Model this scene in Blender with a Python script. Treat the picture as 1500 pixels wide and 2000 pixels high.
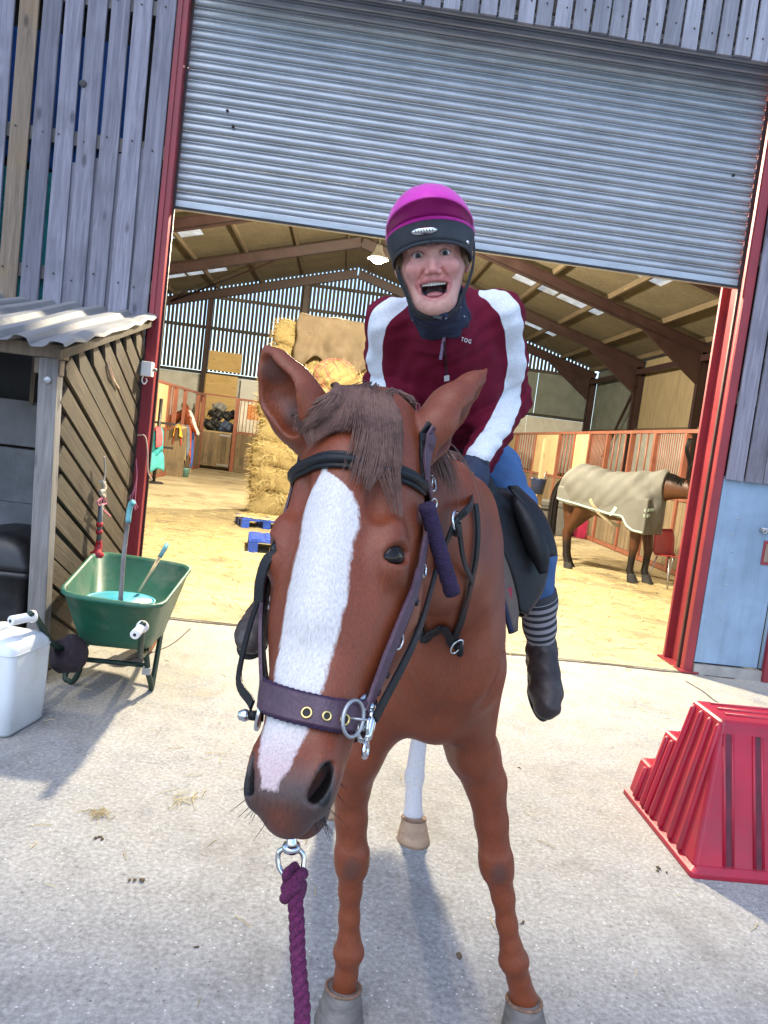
import bpy, bmesh, math, random
import numpy as np
from mathutils import Vector, Matrix
from mathutils.bvhtree import BVHTree

for _o in list(bpy.data.objects):
    bpy.data.objects.remove(_o)
random.seed(7)
rng = np.random.default_rng(7)
scene = bpy.context.scene
col = scene.collection
PI = math.pi
R = math.radians

# ------------------------------------------------------------------ camera
F_PX, PITCH, ROLL, YAW, CAM_H, CAM_D = 1500.0, 5.2, 7.03, 4.0, 1.6, 6.085
cam_data = bpy.data.cameras.new('Camera')
cam = bpy.data.objects.new('Camera', cam_data)
col.objects.link(cam)
CAM_R = (Matrix.Rotation(R(-YAW), 3, 'Z') @ Matrix.Rotation(R(90 - PITCH), 3, 'X') @ Matrix.Rotation(R(ROLL), 3, 'Z'))
cam.matrix_world = Matrix.Translation((0, -CAM_D, CAM_H)) @ CAM_R.to_4x4()
cam_data.sensor_fit = 'VERTICAL'
cam_data.sensor_height = 36.0
cam_data.lens = 36.0 * F_PX / 2000.0
cam_data.clip_start = 0.05
cam_data.clip_end = 2000
scene.camera = cam

# ------------------------------------------------------------------ world, sun, exposure
SUN_EL, SUN_AZ = 57.0, 205.0          # dull daylight from behind the photographer
world = bpy.data.worlds.new('World')
scene.world = world
world.use_nodes = True
wn = world.node_tree
sky = wn.nodes.new('ShaderNodeTexSky')
sky.sky_type = 'NISHITA'
sky.sun_disc = False
sky.sun_elevation = R(SUN_EL)
sky.sun_rotation = R(SUN_AZ)
sky.air_density = 1.0
sky.dust_density = 0.6
sky.ozone_density = 3.0
bgn = wn.nodes['Background']
wn.links.new(sky.outputs[0], bgn.inputs[0])
bgn.inputs[1].default_value = 0.15

sl = bpy.data.lights.new('Sun', 'SUN')
sl.energy = 0.7
sl.angle = R(60)
sl.color = (1.0, 0.95, 0.9)
sun = bpy.data.objects.new('Sun', sl)
col.objects.link(sun)
# direction towards the sun: rotation 0 = +Y, clockwise
_d = Vector((math.sin(R(SUN_AZ)) * math.cos(R(SUN_EL)), math.cos(R(SUN_AZ)) * math.cos(R(SUN_EL)), math.sin(R(SUN_EL))))
sun.rotation_euler = _d.to_track_quat('Z', 'Y').to_euler()
sun.location = (0, -10, 20)

vs = scene.view_settings
vs.view_transform = 'Standard'
vs.look = 'None'
vs.gamma = 1.0
vs.use_curve_mapping = False
vs.exposure = 1.26
scene.render.engine = 'CYCLES'
scene.cycles.use_denoising = True
scene.cycles.max_bounces = 8
scene.cycles.diffuse_bounces = 4
scene.cycles.sample_clamp_indirect = 4.0

# ------------------------------------------------------------------ pixel -> place helpers
_CR = np.array(CAM_R)
_CC = np.array([0.0, -CAM_D, CAM_H])
def ray(px, py):
    return _CR @ np.array([(px - 750) / F_PX, (1000 - py) / F_PX, -1.0])
def W(px, py, y):
    r = ray(px, py); return _CC + r * ((y - _CC[1]) / r[1])
def G(px, py, z=0.0):
    r = ray(px, py); return _CC + r * ((z - _CC[2]) / r[2])
def XP(px, py, x):
    r = ray(px, py); return _CC + r * ((x - _CC[0]) / r[0])
V = lambda *a: np.array(a, float)
def nrm(v):
    v = np.asarray(v, float); return v / (np.linalg.norm(v) + 1e-12)

# ------------------------------------------------------------------ scene helpers
def tag(o, label=None, cat=None, group=None, kind=None):
    if label: o['label'] = label
    if cat: o['category'] = cat
    if group: o['group'] = group
    if kind: o['kind'] = kind
    return o
def thing(name, label, cat, loc=(0, 0, 0), rz=0.0, group=None):
    o = bpy.data.objects.new(name, None)
    o.empty_display_size = 0.1
    col.objects.link(o)
    o.location = loc
    o.rotation_euler = (0, 0, rz)
    return tag(o, label, cat, group)
def link(name, me, mat=None, parent=None, loc=None, rot=None, scale=None):
    o = bpy.data.objects.new(name, me)
    col.objects.link(o)
    if mat is not None and len(me.materials) == 0:
        me.materials.append(mat)
    if parent is not None:
        o.parent = parent
    if loc is not None: o.location = loc
    if rot is not None: o.rotation_euler = rot
    if scale is not None: o.scale = scale
    return o
def copy_tree(o, parent=None):
    c = o.copy(); col.objects.link(c); c.parent = parent
    for ch in list(o.children):
        copy_tree(ch, c)
    return c

def frame_mat(d):
    d = nrm(d)
    u = V(0, 0, 1) if abs(d[2]) < 0.95 else V(0, 1, 0)
    s = nrm(np.cross(u, d)); t = np.cross(d, s)
    return s, t, d

class MB:
    """collects shapes into one mesh; coordinates are world minus self.o"""
    def __init__(s, o=(0, 0, 0)):
        s.v = []; s.f = []; s.o = np.array(o, float); s.smooth = []
    def add(s, vs_, fs, smooth=False):
        b = len(s.v)
        for p in vs_: s.v.append(tuple(np.asarray(p, float) - s.o))
        for f in fs:
            s.f.append(tuple(i + b for i in f)); s.smooth.append(smooth)
        return s
    def box(s, x0, x1, y0, y1, z0, z1):
        p = [(x, y, z) for z in (z0, z1) for y in (y0, y1) for x in (x0, x1)]
        return s.add(p, [(0, 2, 3, 1), (4, 5, 7, 6), (0, 1, 5, 4), (2, 6, 7, 3), (0, 4, 6, 2), (1, 3, 7, 5)])
    def bar(s, a, b, w, t, side=None, w2=None, t2=None):
        """rectangular bar from a to b, width w along side, thickness t"""
        a = np.asarray(a, float); b = np.asarray(b, float); d = nrm(b - a)
        if side is None: S, T, _ = frame_mat(d)
        else:
            S = np.asarray(side, float); S = nrm(S - d * S.dot(d)); T = np.cross(d, S)
        p = []
        for q, ww, tt in ((a, w, t), (b, w2 or w, t2 or t)):
            for i, j in ((-1, -1), (1, -1), (1, 1), (-1, 1)):
                p.append(q + S * ww / 2 * i + T * tt / 2 * j)
        return s.add(p, [(3, 2, 1, 0), (4, 5, 6, 7), (0, 1, 5, 4), (1, 2, 6, 5), (2, 3, 7, 6), (3, 0, 4, 7)])
    def tube(s, pts, r, n=10, caps=True, flat=None):
        pts = [np.asarray(p, float) for p in pts]
        rr = r if hasattr(r, '__len__') else [r] * len(pts)
        vs_ = []; fs = []
        S = None
        for i, p in enumerate(pts):
            a = pts[max(i - 1, 0)]; b = pts[min(i + 1, len(pts) - 1)]
            d = nrm(b - a)
            if S is None: S, T, _ = frame_mat(d)
            else:
                S = nrm(S - d * S.dot(d)); T = np.cross(d, S)
            for k in range(n):
                an = 2 * PI * k / n
                vs_.append(p + (S * math.cos(an) + T * math.sin(an)) * rr[i])
        for i in range(len(pts) - 1):
            for k in range(n):
                a = i * n + k; b = i * n + (k + 1) % n
                fs.append((a, b, b + n, a + n))
        s.add(vs_, fs, True)
        if caps:
            b0 = len(s.v) - len(vs_)
            s.f.append(tuple(b0 + k for k in reversed(range(n)))); s.smooth.append(False)
            b1 = b0 + (len(pts) - 1) * n
            s.f.append(tuple(b1 + k for k in range(n))); s.smooth.append(False)
        return s
    def ring(s, c, axis, R0, r, n=28, m=8, sx=1.0, up=None):
        S, T, D = frame_mat(axis)
        if up is not None:
            T = nrm(np.asarray(up, float) - D * np.dot(up, D)); S = np.cross(T, D)
        c = np.asarray(c, float)
        vs_ = []; fs = []
        for i in range(n):
            a = 2 * PI * i / n
            rad = S * math.cos(a) * sx + T * math.sin(a)
            for j in range(m):
                b = 2 * PI * j / m
                vs_.append(c + rad * R0 + (nrm(rad) * math.cos(b) + D * math.sin(b)) * r)
        for i in range(n):
            for j in range(m):
                a = i * m + j; b = i * m + (j + 1) % m
                c2 = ((i + 1) % n) * m + j; d = ((i + 1) % n) * m + (j + 1) % m
                fs.append((a, c2, d, b))
        return s.add(vs_, fs, True)
    def ribbon(s, pts, nors, w, t):
        """flat strap along pts; nors = outward normals; w width, t thickness"""
        pts = [np.asarray(p, float) for p in pts]
        ww = w if hasattr(w, '__len__') else [w] * len(pts)
        vs_ = []; fs = []
        for i, p in enumerate(pts):
            d = nrm(pts[min(i + 1, len(pts) - 1)] - pts[max(i - 1, 0)])
            n = np.asarray(nors[i], float); n = nrm(n - d * n.dot(d))
            sd = np.cross(d, n)
            h = ww[i] / 2
            e = t * 0.3
            for a, b in ((-h, 0), (h, 0), (h, t - e), (h - e, t), (-h + e, t), (-h, t - e)):
                vs_.append(p + sd * a + n * b)
        m = 6
        for i in range(len(pts) - 1):
            for k in range(m):
                a = i * m + k; b = i * m + (k + 1) % m
                fs.append((a, b, b + m, a + m))
        fs.append(tuple(reversed(range(m)))); fs.append(tuple((len(pts) - 1) * m + k for k in range(m)))
        return s.add(vs_, fs, False)
    def lathe(s, prof, c=(0, 0, 0), axis=(0, 0, 1), n=24, smooth=True):
        S, T, D = frame_mat(axis); c = np.asarray(c, float)
        vs_ = []; fs = []
        for r, z in prof:
            for k in range(n):
                a = 2 * PI * k / n
                vs_.append(c + D * z + (S * math.cos(a) + T * math.sin(a)) * r)
        for i in range(len(prof) - 1):
            for k in range(n):
                a = i * n + k; b = i * n + (k + 1) % n
                fs.append((a, b, b + n, a + n))
        return s.add(vs_, fs, smooth)
    def loft(s, secs, closed=True, smooth=True, caps=False):
        n = len(secs[0]); vs_ = [p for q in secs for p in q]; fs = []
        for i in range(len(secs) - 1):
            for k in range(n if closed else n - 1):
                a = i * n + k; b = i * n + (k + 1) % n
                fs.append((a, b, b + n, a + n))
        if caps:
            fs.append(tuple(reversed(range(n)))); fs.append(tuple((len(secs) - 1) * n + k for k in range(n)))
        return s.add(vs_, fs, smooth)
    def mesh(s, name='mesh'):
        me = bpy.data.meshes.new(name)
        me.from_pydata(s.v, [], s.f)
        me.polygons.foreach_set('use_smooth', s.smooth)
        me.update()
        return me
    def build(s, name, mat, parent=None, bevel=0.0, seg=2, loc=None):
        me = s.mesh(name)
        o = link(name, me, mat, parent)
        # self.o is relative to the parent's own origin
        o.location = loc if loc is not None else tuple(s.o)
        if bevel:
            m = o.modifiers.new('b', 'BEVEL'); m.width = bevel; m.segments = seg; m.limit_method = 'ANGLE'
        return o

def spline(pts, n=8):
    """Catmull-Rom through pts"""
    P = [np.asarray(p, float) for p in pts]
    P = [2 * P[0] - P[1]] + P + [2 * P[-1] - P[-2]]
    out = []
    for i in range(1, len(P) - 2):
        a, b, c, d = P[i - 1:i + 3]
        for k in range(n):
            t = k / n
            out.append(0.5 * (2 * b + (c - a) * t + (2 * a - 5 * b + 4 * c - d) * t * t + (3 * b - a - 3 * c + d) * t ** 3))
    out.append(P[-2])
    return out

# ------------------------------------------------------------------ implicit bodies
class Body:
    """smooth union of soft primitives, turned into one continuous mesh"""
    def __init__(s): s.prims = []
    def raw(s, fn, lo, hi, k=0.02, op='+'):
        s.prims.append((fn, np.asarray(lo, float), np.asarray(hi, float), k, op)); return s
    def cone(s, a, b, ra, rb, k=0.02, op='+', n=None, sq=1.0):
        a = np.asarray(a, float); b = np.asarray(b, float); ab = b - a; L2 = ab.dot(ab) + 1e-12
        nn = None if n is None else nrm(n)
        def fn(X, Y, Z):
            qx, qy, qz = X - a[0], Y - a[1], Z - a[2]
            t = np.clip((qx * ab[0] + qy * ab[1] + qz * ab[2]) / L2, 0, 1)
            qx = qx - t * ab[0]; qy = qy - t * ab[1]; qz = qz - t * ab[2]
            if nn is not None:
                w = (qx * nn[0] + qy * nn[1] + qz * nn[2]) * (1 / sq - 1)
                qx = qx + w * nn[0]; qy = qy + w * nn[1]; qz = qz + w * nn[2]
            return np.sqrt(qx * qx + qy * qy + qz * qz) - (ra + t * (rb - ra))
        m = max(ra, rb) * max(1.0, sq)
        return s.raw(fn, np.minimum(a, b) - m, np.maximum(a, b) + m, k, op)
    def chain(s, pts, rs, k=0.02, op='+', n=None, sq=1.0):
        for i in range(len(pts) - 1):
            s.cone(pts[i], pts[i + 1], rs[i], rs[i + 1], k, op, n, sq)
        return s
    def ell(s, c, r, k=0.02, op='+', ax=None):
        c = np.asarray(c, float); r = np.asarray(r, float)
        A = np.eye(3) if ax is None else np.array([nrm(a) for a in ax])
        rm = r.min()
        def fn(X, Y, Z):
            x, y, z = X - c[0], Y - c[1], Z - c[2]
            u = (A[0, 0] * x + A[0, 1] * y + A[0, 2] * z) / r[0]
            v = (A[1, 0] * x + A[1, 1] * y + A[1, 2] * z) / r[1]
            w = (A[2, 0] * x + A[2, 1] * y + A[2, 2] * z) / r[2]
            k0 = np.sqrt(u * u + v * v + w * w)
            k1 = np.sqrt((u / r[0]) ** 2 + (v / r[1]) ** 2 + (w / r[2]) ** 2) + 1e-9
            return k0 * (k0 - 1) / k1
        m = r.max()
        return s.raw(fn, c - m, c + m, k, op)
    def loft(s, o, L, S, N, a, w, cf, cb, p=2.3, k=0.02, op='+'):
        """generalised cylinder along L from o: half width w(a) along S, from -cb(a) to cf(a) along N"""
        o = np.asarray(o, float); a = np.asarray(a, float); w = np.asarray(w, float); cf = np.asarray(cf, float); cb = np.asarray(cb, float)
        def fn(X, Y, Z):
            x, y, z = X - o[0], Y - o[1], Z - o[2]
            t = x * L[0] + y * L[1] + z * L[2]
            u = x * S[0] + y * S[1] + z * S[2]
            v = x * N[0] + y * N[1] + z * N[2]
            tc = np.clip(t, a[0], a[-1])
            ww = np.interp(tc, a, w); f = np.interp(tc, a, cf); b = np.interp(tc, a, cb)
            h = (f + b) / 2; m = (f - b) / 2
            e = np.abs(t - tc)
            mn = np.minimum(ww, h)
            g = ((np.abs(u) / ww) ** p + (np.abs(v - m) / h) ** p) ** (1 / p)
            d = (g - 1) * mn
            return np.where(e > 0, np.sqrt(np.maximum(d, 0) ** 2 + e * e) + np.minimum(d, 0) * (e <= 0), d)
        rad = max(w.max(), cf.max(), cb.max()) * 1.2
        e0 = o + L * a[0]; e1 = o + L * a[-1]
        return s.raw(fn, np.minimum(e0, e1) - rad, np.maximum(e0, e1) + rad, k, op)
    def mesh(s, name, ax, post=None):
        """ax = three coordinate arrays (need not be evenly spaced)"""
        xs, ys, zs = [np.asarray(a, np.float32) for a in ax]
        f = np.full((len(xs), len(ys), len(zs)), 0.3, np.float32)
        for fn, lo, hi, k, op in s.prims:
            m = k + 0.03
            sl_ = []
            for arr, l, h in ((xs, lo[0], hi[0]), (ys, lo[1], hi[1]), (zs, lo[2], hi[2])):
                i0 = max(np.searchsorted(arr, l - m) - 1, 0); i1 = min(np.searchsorted(arr, h + m) + 1, len(arr))
                sl_.append(slice(i0, i1))
            if any(q.stop <= q.start for q in sl_): continue
            X = xs[sl_[0]][:, None, None]; Y = ys[sl_[1]][None, :, None]; Z = zs[sl_[2]][None, None, :]
            d = fn(X, Y, Z).astype(np.float32)
            cur = f[sl_[0], sl_[1], sl_[2]]
            if op == '+':
                h = np.clip(0.5 + 0.5 * (cur - d) / k, 0, 1)
                f[sl_[0], sl_[1], sl_[2]] = cur * (1 - h) + d * h - k * h * (1 - h)
            else:
                h = np.clip(0.5 - 0.5 * (cur + d) / k, 0, 1)
                f[sl_[0], sl_[1], sl_[2]] = cur * (1 - h) - d * h + k * h * (1 - h)
        if post is not None:
            f = post(f, xs[:, None, None], ys[None, :, None], zs[None, None, :]).astype(np.float32)
        return nets(name, f, xs, ys, zs)

def nets(name, f, xs, ys, zs):
    s = f < 0
    c = np.zeros(tuple(d - 1 for d in s.shape), np.uint8)
    for i in (0, 1):
        for j in (0, 1):
            for k in (0, 1):
                c += s[i:s.shape[0] - 1 + i, j:s.shape[1] - 1 + j, k:s.shape[2] - 1 + k]
    act = (c > 0) & (c < 8)
    I, J, K = np.nonzero(act)
    idm = np.full(act.shape, -1, np.int32)
    idm[I, J, K] = np.arange(len(I), dtype=np.int32)
    acc = np.zeros((len(I), 3)); cnt = np.zeros(len(I))
    cor = [(0, 0, 0), (1, 0, 0), (0, 1, 0), (1, 1, 0), (0, 0, 1), (1, 0, 1), (0, 1, 1), (1, 1, 1)]
    for a in range(8):
        for b in range(a + 1, 8):
            da = np.array(cor[b]) - np.array(cor[a])
            if np.abs(da).sum() != 1: continue
            fa = f[I + cor[a][0], J + cor[a][1], K + cor[a][2]]; fb = f[I + cor[b][0], J + cor[b][1], K + cor[b][2]]
            m = (fa < 0) != (fb < 0)
            t = np.where(m, fa / np.where(m, fa - fb, 1), 0)
            for d in range(3):
                acc[:, d] += np.where(m, cor[a][d] + t * da[d], 0)
            cnt += m
    acc /= cnt[:, None]
    px = np.interp(I + acc[:, 0], np.arange(len(xs)), xs)
    py = np.interp(J + acc[:, 1], np.arange(len(ys)), ys)
    pz = np.interp(K + acc[:, 2], np.arange(len(zs)), zs)
    verts = np.stack([px, py, pz], 1)
    quads = []
    A, B, Cc = np.nonzero(s[:-1, 1:-1, 1:-1] != s[1:, 1:-1, 1:-1]); B += 1; Cc += 1
    q = np.stack([idm[A, B - 1, Cc - 1], idm[A, B, Cc - 1], idm[A, B, Cc], idm[A, B - 1, Cc]], 1)
    fl = s[A, B, Cc]; q[~fl] = q[~fl][:, ::-1]; quads.append(q)
    A, B, Cc = np.nonzero(s[1:-1, :-1, 1:-1] != s[1:-1, 1:, 1:-1]); A += 1; Cc += 1
    q = np.stack([idm[A - 1, B, Cc - 1], idm[A - 1, B, Cc], idm[A, B, Cc], idm[A, B, Cc - 1]], 1)
    fl = s[A, B, Cc]; q[~fl] = q[~fl][:, ::-1]; quads.append(q)
    A, B, Cc = np.nonzero(s[1:-1, 1:-1, :-1] != s[1:-1, 1:-1, 1:]); A += 1; B += 1
    q = np.stack([idm[A - 1, B - 1, Cc], idm[A, B - 1, Cc], idm[A, B, Cc], idm[A - 1, B, Cc]], 1)
    fl = s[A, B, Cc]; q[~fl] = q[~fl][:, ::-1]; quads.append(q)
    quads = np.concatenate(quads)
    quads = quads[(quads >= 0).all(1)]
    me = bpy.data.meshes.new(name)
    me.vertices.add(len(verts)); me.vertices.foreach_set('co', verts.astype(np.float32).ravel())
    me.loops.add(len(quads) * 4); me.loops.foreach_set('vertex_index', quads.astype(np.int32).ravel())
    me.polygons.add(len(quads)); me.polygons.foreach_set('loop_start', np.arange(0, len(quads) * 4, 4, dtype=np.int32))
    me.polygons.foreach_set('use_smooth', np.ones(len(quads), bool))
    me.update(calc_edges=True)
    me.validate()
    return me, verts
def axis(segs):
    """segs: (start, stop, step) ranges joined into one coordinate array"""
    out = []
    for a, b, st in segs:
        n = max(1, int(round((b - a) / st)))
        out.append(np.linspace(a, b, n, endpoint=False))
    out.append(np.array([segs[-1][1]]))
    return np.concatenate(out)
def set_attr(me, name, vals, typ='FLOAT'):
    at = me.attributes.new(name, typ, 'POINT')
    if typ == 'FLOAT': at.data.foreach_set('value', np.asarray(vals, np.float32).ravel())
    else: at.data.foreach_set('color', np.asarray(vals, np.float32).ravel())
def sst(a, b, x):
    t = np.clip((x - a) / (b - a), 0, 1); return t * t * (3 - 2 * t)
def seg_dist(v, pts):
    """distance and arc parameter of points v to polyline pts"""
    best = np.full(len(v), 1e9); par = np.zeros(len(v)); L = 0
    for i in range(len(pts) - 1):
        a = np.asarray(pts[i], float); ab = np.asarray(pts[i + 1], float) - a; l2 = ab.dot(ab)
        t = np.clip(((v - a) @ ab) / l2, 0, 1)
        d = np.linalg.norm(v - a - t[:, None] * ab, axis=1)
        m = d < best; best[m] = d[m]; par[m] = L + t[m] * math.sqrt(l2); L += math.sqrt(l2)
    return best, par
def vnoise(v, scale, seed=0):
    """cheap smooth noise from sums of sines"""
    r = np.random.default_rng(seed); out = np.zeros(len(v))
    for _ in range(6):
        d = r.normal(size=3); d *= scale / np.linalg.norm(d) * r.uniform(0.6, 1.6)
        out += np.sin(v @ d + r.uniform(0, 6.28))
    return out / 6
# ------------------------------------------------------------------ materials
class NT:
    def __init__(s, name):
        s.m = bpy.data.materials.new(name); s.m.use_nodes = True
        s.t = s.m.node_tree; s.b = s.t.nodes['Principled BSDF']
    def n(s, typ, ins=None, **kw):
        nd = s.t.nodes.new('ShaderNode' + typ)
        for k, v in kw.items(): setattr(nd, k, v)
        for k, v in (ins or {}).items(): s.i(nd, k, v)
        return nd
    def i(s, nd, k, v):
        sock = nd.inputs[k]
        if isinstance(v, bpy.types.NodeSocket): s.t.links.new(v, sock)
        elif isinstance(v, bpy.types.Node): s.t.links.new(v.outputs[0], sock)
        else:
            if hasattr(sock.default_value, '__len__') and hasattr(v, '__len__') and len(sock.default_value) == 4 and len(v) == 3: v = (*v, 1)
            sock.default_value = v
    def coords(s, scale=(1, 1, 1), rand=True, kind='Object'):
        tc = s.n('TexCoord'); o = tc.outputs[kind]
        if rand:
            oi = s.n('ObjectInfo')
            mu = s.n('Math', {0: oi.outputs['Random'], 1: 37.0}, operation='MULTIPLY')
            o = s.n('VectorMath', {0: o, 1: mu.outputs[0]}, operation='ADD').outputs[0]
        return s.n('Mapping', {'Vector': o, 'Scale': scale}).outputs[0]
    def noise(s, vec, scale, detail=4, rough=0.55, dist=0.0):
        return s.n('TexNoise', {'Vector': vec, 'Scale': scale, 'Detail': detail, 'Roughness': rough, 'Distortion': dist}).outputs['Fac']
    def ramp(s, fac, stops):
        r = s.n('ValToRGB', {'Fac': fac}); e = r.color_ramp.elements
        while len(e) < len(stops): e.new(0.5)
        for q, (p, c) in zip(e, stops):
            q.position = p; q.color = (*c, 1) if len(c) == 3 else c
        return r.outputs[0]
    def mix(s, f, a, b, mode='MIX'):
        m = s.n('Mix', data_type='RGBA', blend_type=mode)
        for k, v in ((0, f), (6, a), (7, b)): s.i(m, k, v)
        return m.outputs[2]
    def math(s, op, a, b=0.0, c=None):
        m = s.n('Math', {0: a, 1: b}, operation=op)
        if c is not None: s.i(m, 2, c)
        return m.outputs[0]
    def bump(s, h, strength=0.3, dist=0.01, nor=None):
        b = s.n('Bump', {'Height': h, 'Strength': strength, 'Distance': dist})
        if nor is not None: s.i(b, 'Normal', nor)
        s.i(s.b, 'Normal', b.outputs[0]); return b.outputs[0]
    def out(s, color=None, rough=None, metal=None, **kw):
        if color is not None: s.i(s.b, 'Base Color', color)
        if rough is not None: s.i(s.b, 'Roughness', rough)
        if metal is not None: s.i(s.b, 'Metallic', metal)
        for k, v in kw.items(): s.i(s.b, k, v)
        return s.m
_mc = {}
def simple(name, c, rough=0.6, var=0.18, scale=12.0, metal=0.0, bump=0.15, bscale=60.0, dirt=None, dirtamt=0.35, stretch=(1, 1, 1), **kw):
    """plain coloured surface with mottling, dirt patches and fine relief"""
    if name in _mc: return _mc[name]
    t = NT(name); v = t.coords(stretch)
    n1 = t.noise(v, scale, 5)
    lo = tuple(x * (1 - var) for x in c); hi = tuple(min(1, x * (1 + var)) for x in c)
    cc = t.ramp(n1, [(0.3, lo), (0.7, hi)])
    if dirt is not None:
        d = t.noise(v, scale * 0.45, 6, 0.7)
        df = t.n('MapRange', {'Value': d, 'From Min': 0.5, 'From Max': 0.72, 'To Max': dirtamt}).outputs[0]
        cc = t.mix(df, cc, dirt)
    rr = t.n('MapRange', {'Value': t.noise(v, scale * 2.2, 3), 'To Min': max(0.05, rough - 0.12), 'To Max': min(1, rough + 0.12)}).outputs[0]
    t.bump(t.noise(v, bscale, 3), bump, 0.004)
    _mc[name] = t.out(cc, rr, metal, **kw)
    return _mc[name]

def wood_mat(name, dark, light, grain_axis=2, tint=None, scale=1.0, rough=0.85, stain=(0.12, 0.10, 0.08), stainamt=0.5):
    t = NT(name)
    st = [14.0, 14.0, 14.0]; st[grain_axis] = 0.9
    v = t.coords(tuple(x * scale for x in st))
    vl = t.coords((1.2, 1.2, 1.2))
    g = t.noise(v, 2.2, 7, 0.65, 0.9)
    g2 = t.noise(v, 9.0, 4, 0.6)
    big = t.noise(vl, 1.6, 4)
    cc = t.ramp(g, [(0.28, dark), (0.52, tuple((a + b) / 2 for a, b in zip(dark, light))), (0.75, light)])
    oi = t.n('ObjectInfo')
    bri = t.n('MapRange', {'Value': oi.outputs['Random'], 'To Min': 0.72, 'To Max': 1.22}).outputs[0]
    cc = t.mix(1.0, cc, t.n('CombineColor', {0: bri, 1: bri, 2: bri}).outputs[0], 'MULTIPLY')
    sf = t.n('MapRange', {'Value': big, 'From Min': 0.52, 'From Max': 0.75, 'To Max': stainamt}).outputs[0]
    cc = t.mix(sf, cc, stain)
    # knots
    vk = t.coords(tuple((5.0 if i != grain_axis else 2.0) for i in range(3)))
    vo = t.n('TexVoronoi', {'Vector': vk, 'Scale': 1.0, 'Randomness': 1.0})
    kf = t.n('MapRange', {'Value': vo.outputs['Distance'], 'From Min': 0.05, 'From Max': 0.12, 'To Min': 0.75, 'To Max': 0.0}).outputs[0]
    cc = t.mix(kf, cc, tuple(x * 0.45 for x in dark))
    h = t.math('ADD', g, t.math('MULTIPLY', g2, 0.5))
    t.bump(h, 0.55, 0.006)
    return t.out(cc, rough)

M = {}
M['board_grey'] = wood_mat('weathered grey board', (0.115, 0.110, 0.140), (0.275, 0.265, 0.315), 2, stain=(0.075, 0.07, 0.075), stainamt=0.5)
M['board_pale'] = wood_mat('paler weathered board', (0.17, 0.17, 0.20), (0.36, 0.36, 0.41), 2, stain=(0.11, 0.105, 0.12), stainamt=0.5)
M['board_brown'] = wood_mat('old brown board', (0.10, 0.075, 0.055), (0.24, 0.18, 0.13), 2, stain=(0.25, 0.15, 0.05), stainamt=0.5)
M['diag'] = wood_mat('brown shed board', (0.036, 0.026, 0.015), (0.110, 0.082, 0.050), 2, stain=(0.05, 0.045, 0.03), stainamt=0.6)
M['timber'] = wood_mat('grey timber', (0.11, 0.10, 0.095), (0.27, 0.255, 0.245), 2)
M['ply'] = wood_mat('plywood', (0.42, 0.28, 0.11), (0.60, 0.43, 0.19), 0, stain=(0.3, 0.2, 0.09), stainamt=0.3)
M['kick'] = wood_mat('stable kick board', (0.12, 0.085, 0.05), (0.27, 0.2, 0.12), 2, stain=(0.07, 0.06, 0.045), stainamt=0.7)
M['slat_dark'] = wood_mat('dark slat', (0.03, 0.025, 0.022), (0.075, 0.065, 0.055), 2)
M['newtimber'] = wood_mat('pale timber', (0.40, 0.29, 0.15), (0.58, 0.45, 0.26), 2, stainamt=0.2)

def paint_mat(name, c, rust, amt=0.35, rough=0.42):
    t = NT(name); v = t.coords((1, 1, 1)); vs2 = t.coords((3, 3, 0.35))
    n = t.noise(v, 3, 5); c1 = t.ramp(n, [(0.3, tuple(x * 0.8 for x in c)), (0.7, tuple(min(1, x * 1.15) for x in c))])
    st = t.noise(vs2, 4.0, 6, 0.7)
    c1 = t.mix(t.n('MapRange', {'Value': st, 'From Min': 0.5, 'From Max': 0.8, 'To Max': 0.45}).outputs[0], c1, tuple(x * 0.45 for x in c))
    chip = t.noise(v, 14, 7, 0.75)
    cf = t.n('MapRange', {'Value': chip, 'From Min': 0.66, 'From Max': 0.69, 'To Max': amt}).outputs[0]
    c1 = t.mix(cf, c1, rust)
    t.bump(t.math('SUBTRACT', t.noise(v, 40, 3), t.math('MULTIPLY', cf, 0.8)), 0.12, 0.004)
    return t.out(c1, t.n('MapRange', {'Value': n, 'To Min': rough - 0.1, 'To Max': rough + 0.2}).outputs[0])
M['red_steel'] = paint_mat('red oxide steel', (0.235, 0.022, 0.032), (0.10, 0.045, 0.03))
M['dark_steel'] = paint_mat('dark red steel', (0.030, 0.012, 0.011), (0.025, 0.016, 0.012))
M['stall_steel'] = paint_mat('rusty stall frame', (0.27, 0.095, 0.058), (0.16, 0.07, 0.035), 0.6)
M['blue_sheet'] = paint_mat('pale blue sheet', (0.20, 0.29, 0.40), (0.15, 0.17, 0.2), 0.3, 0.5)

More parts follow.
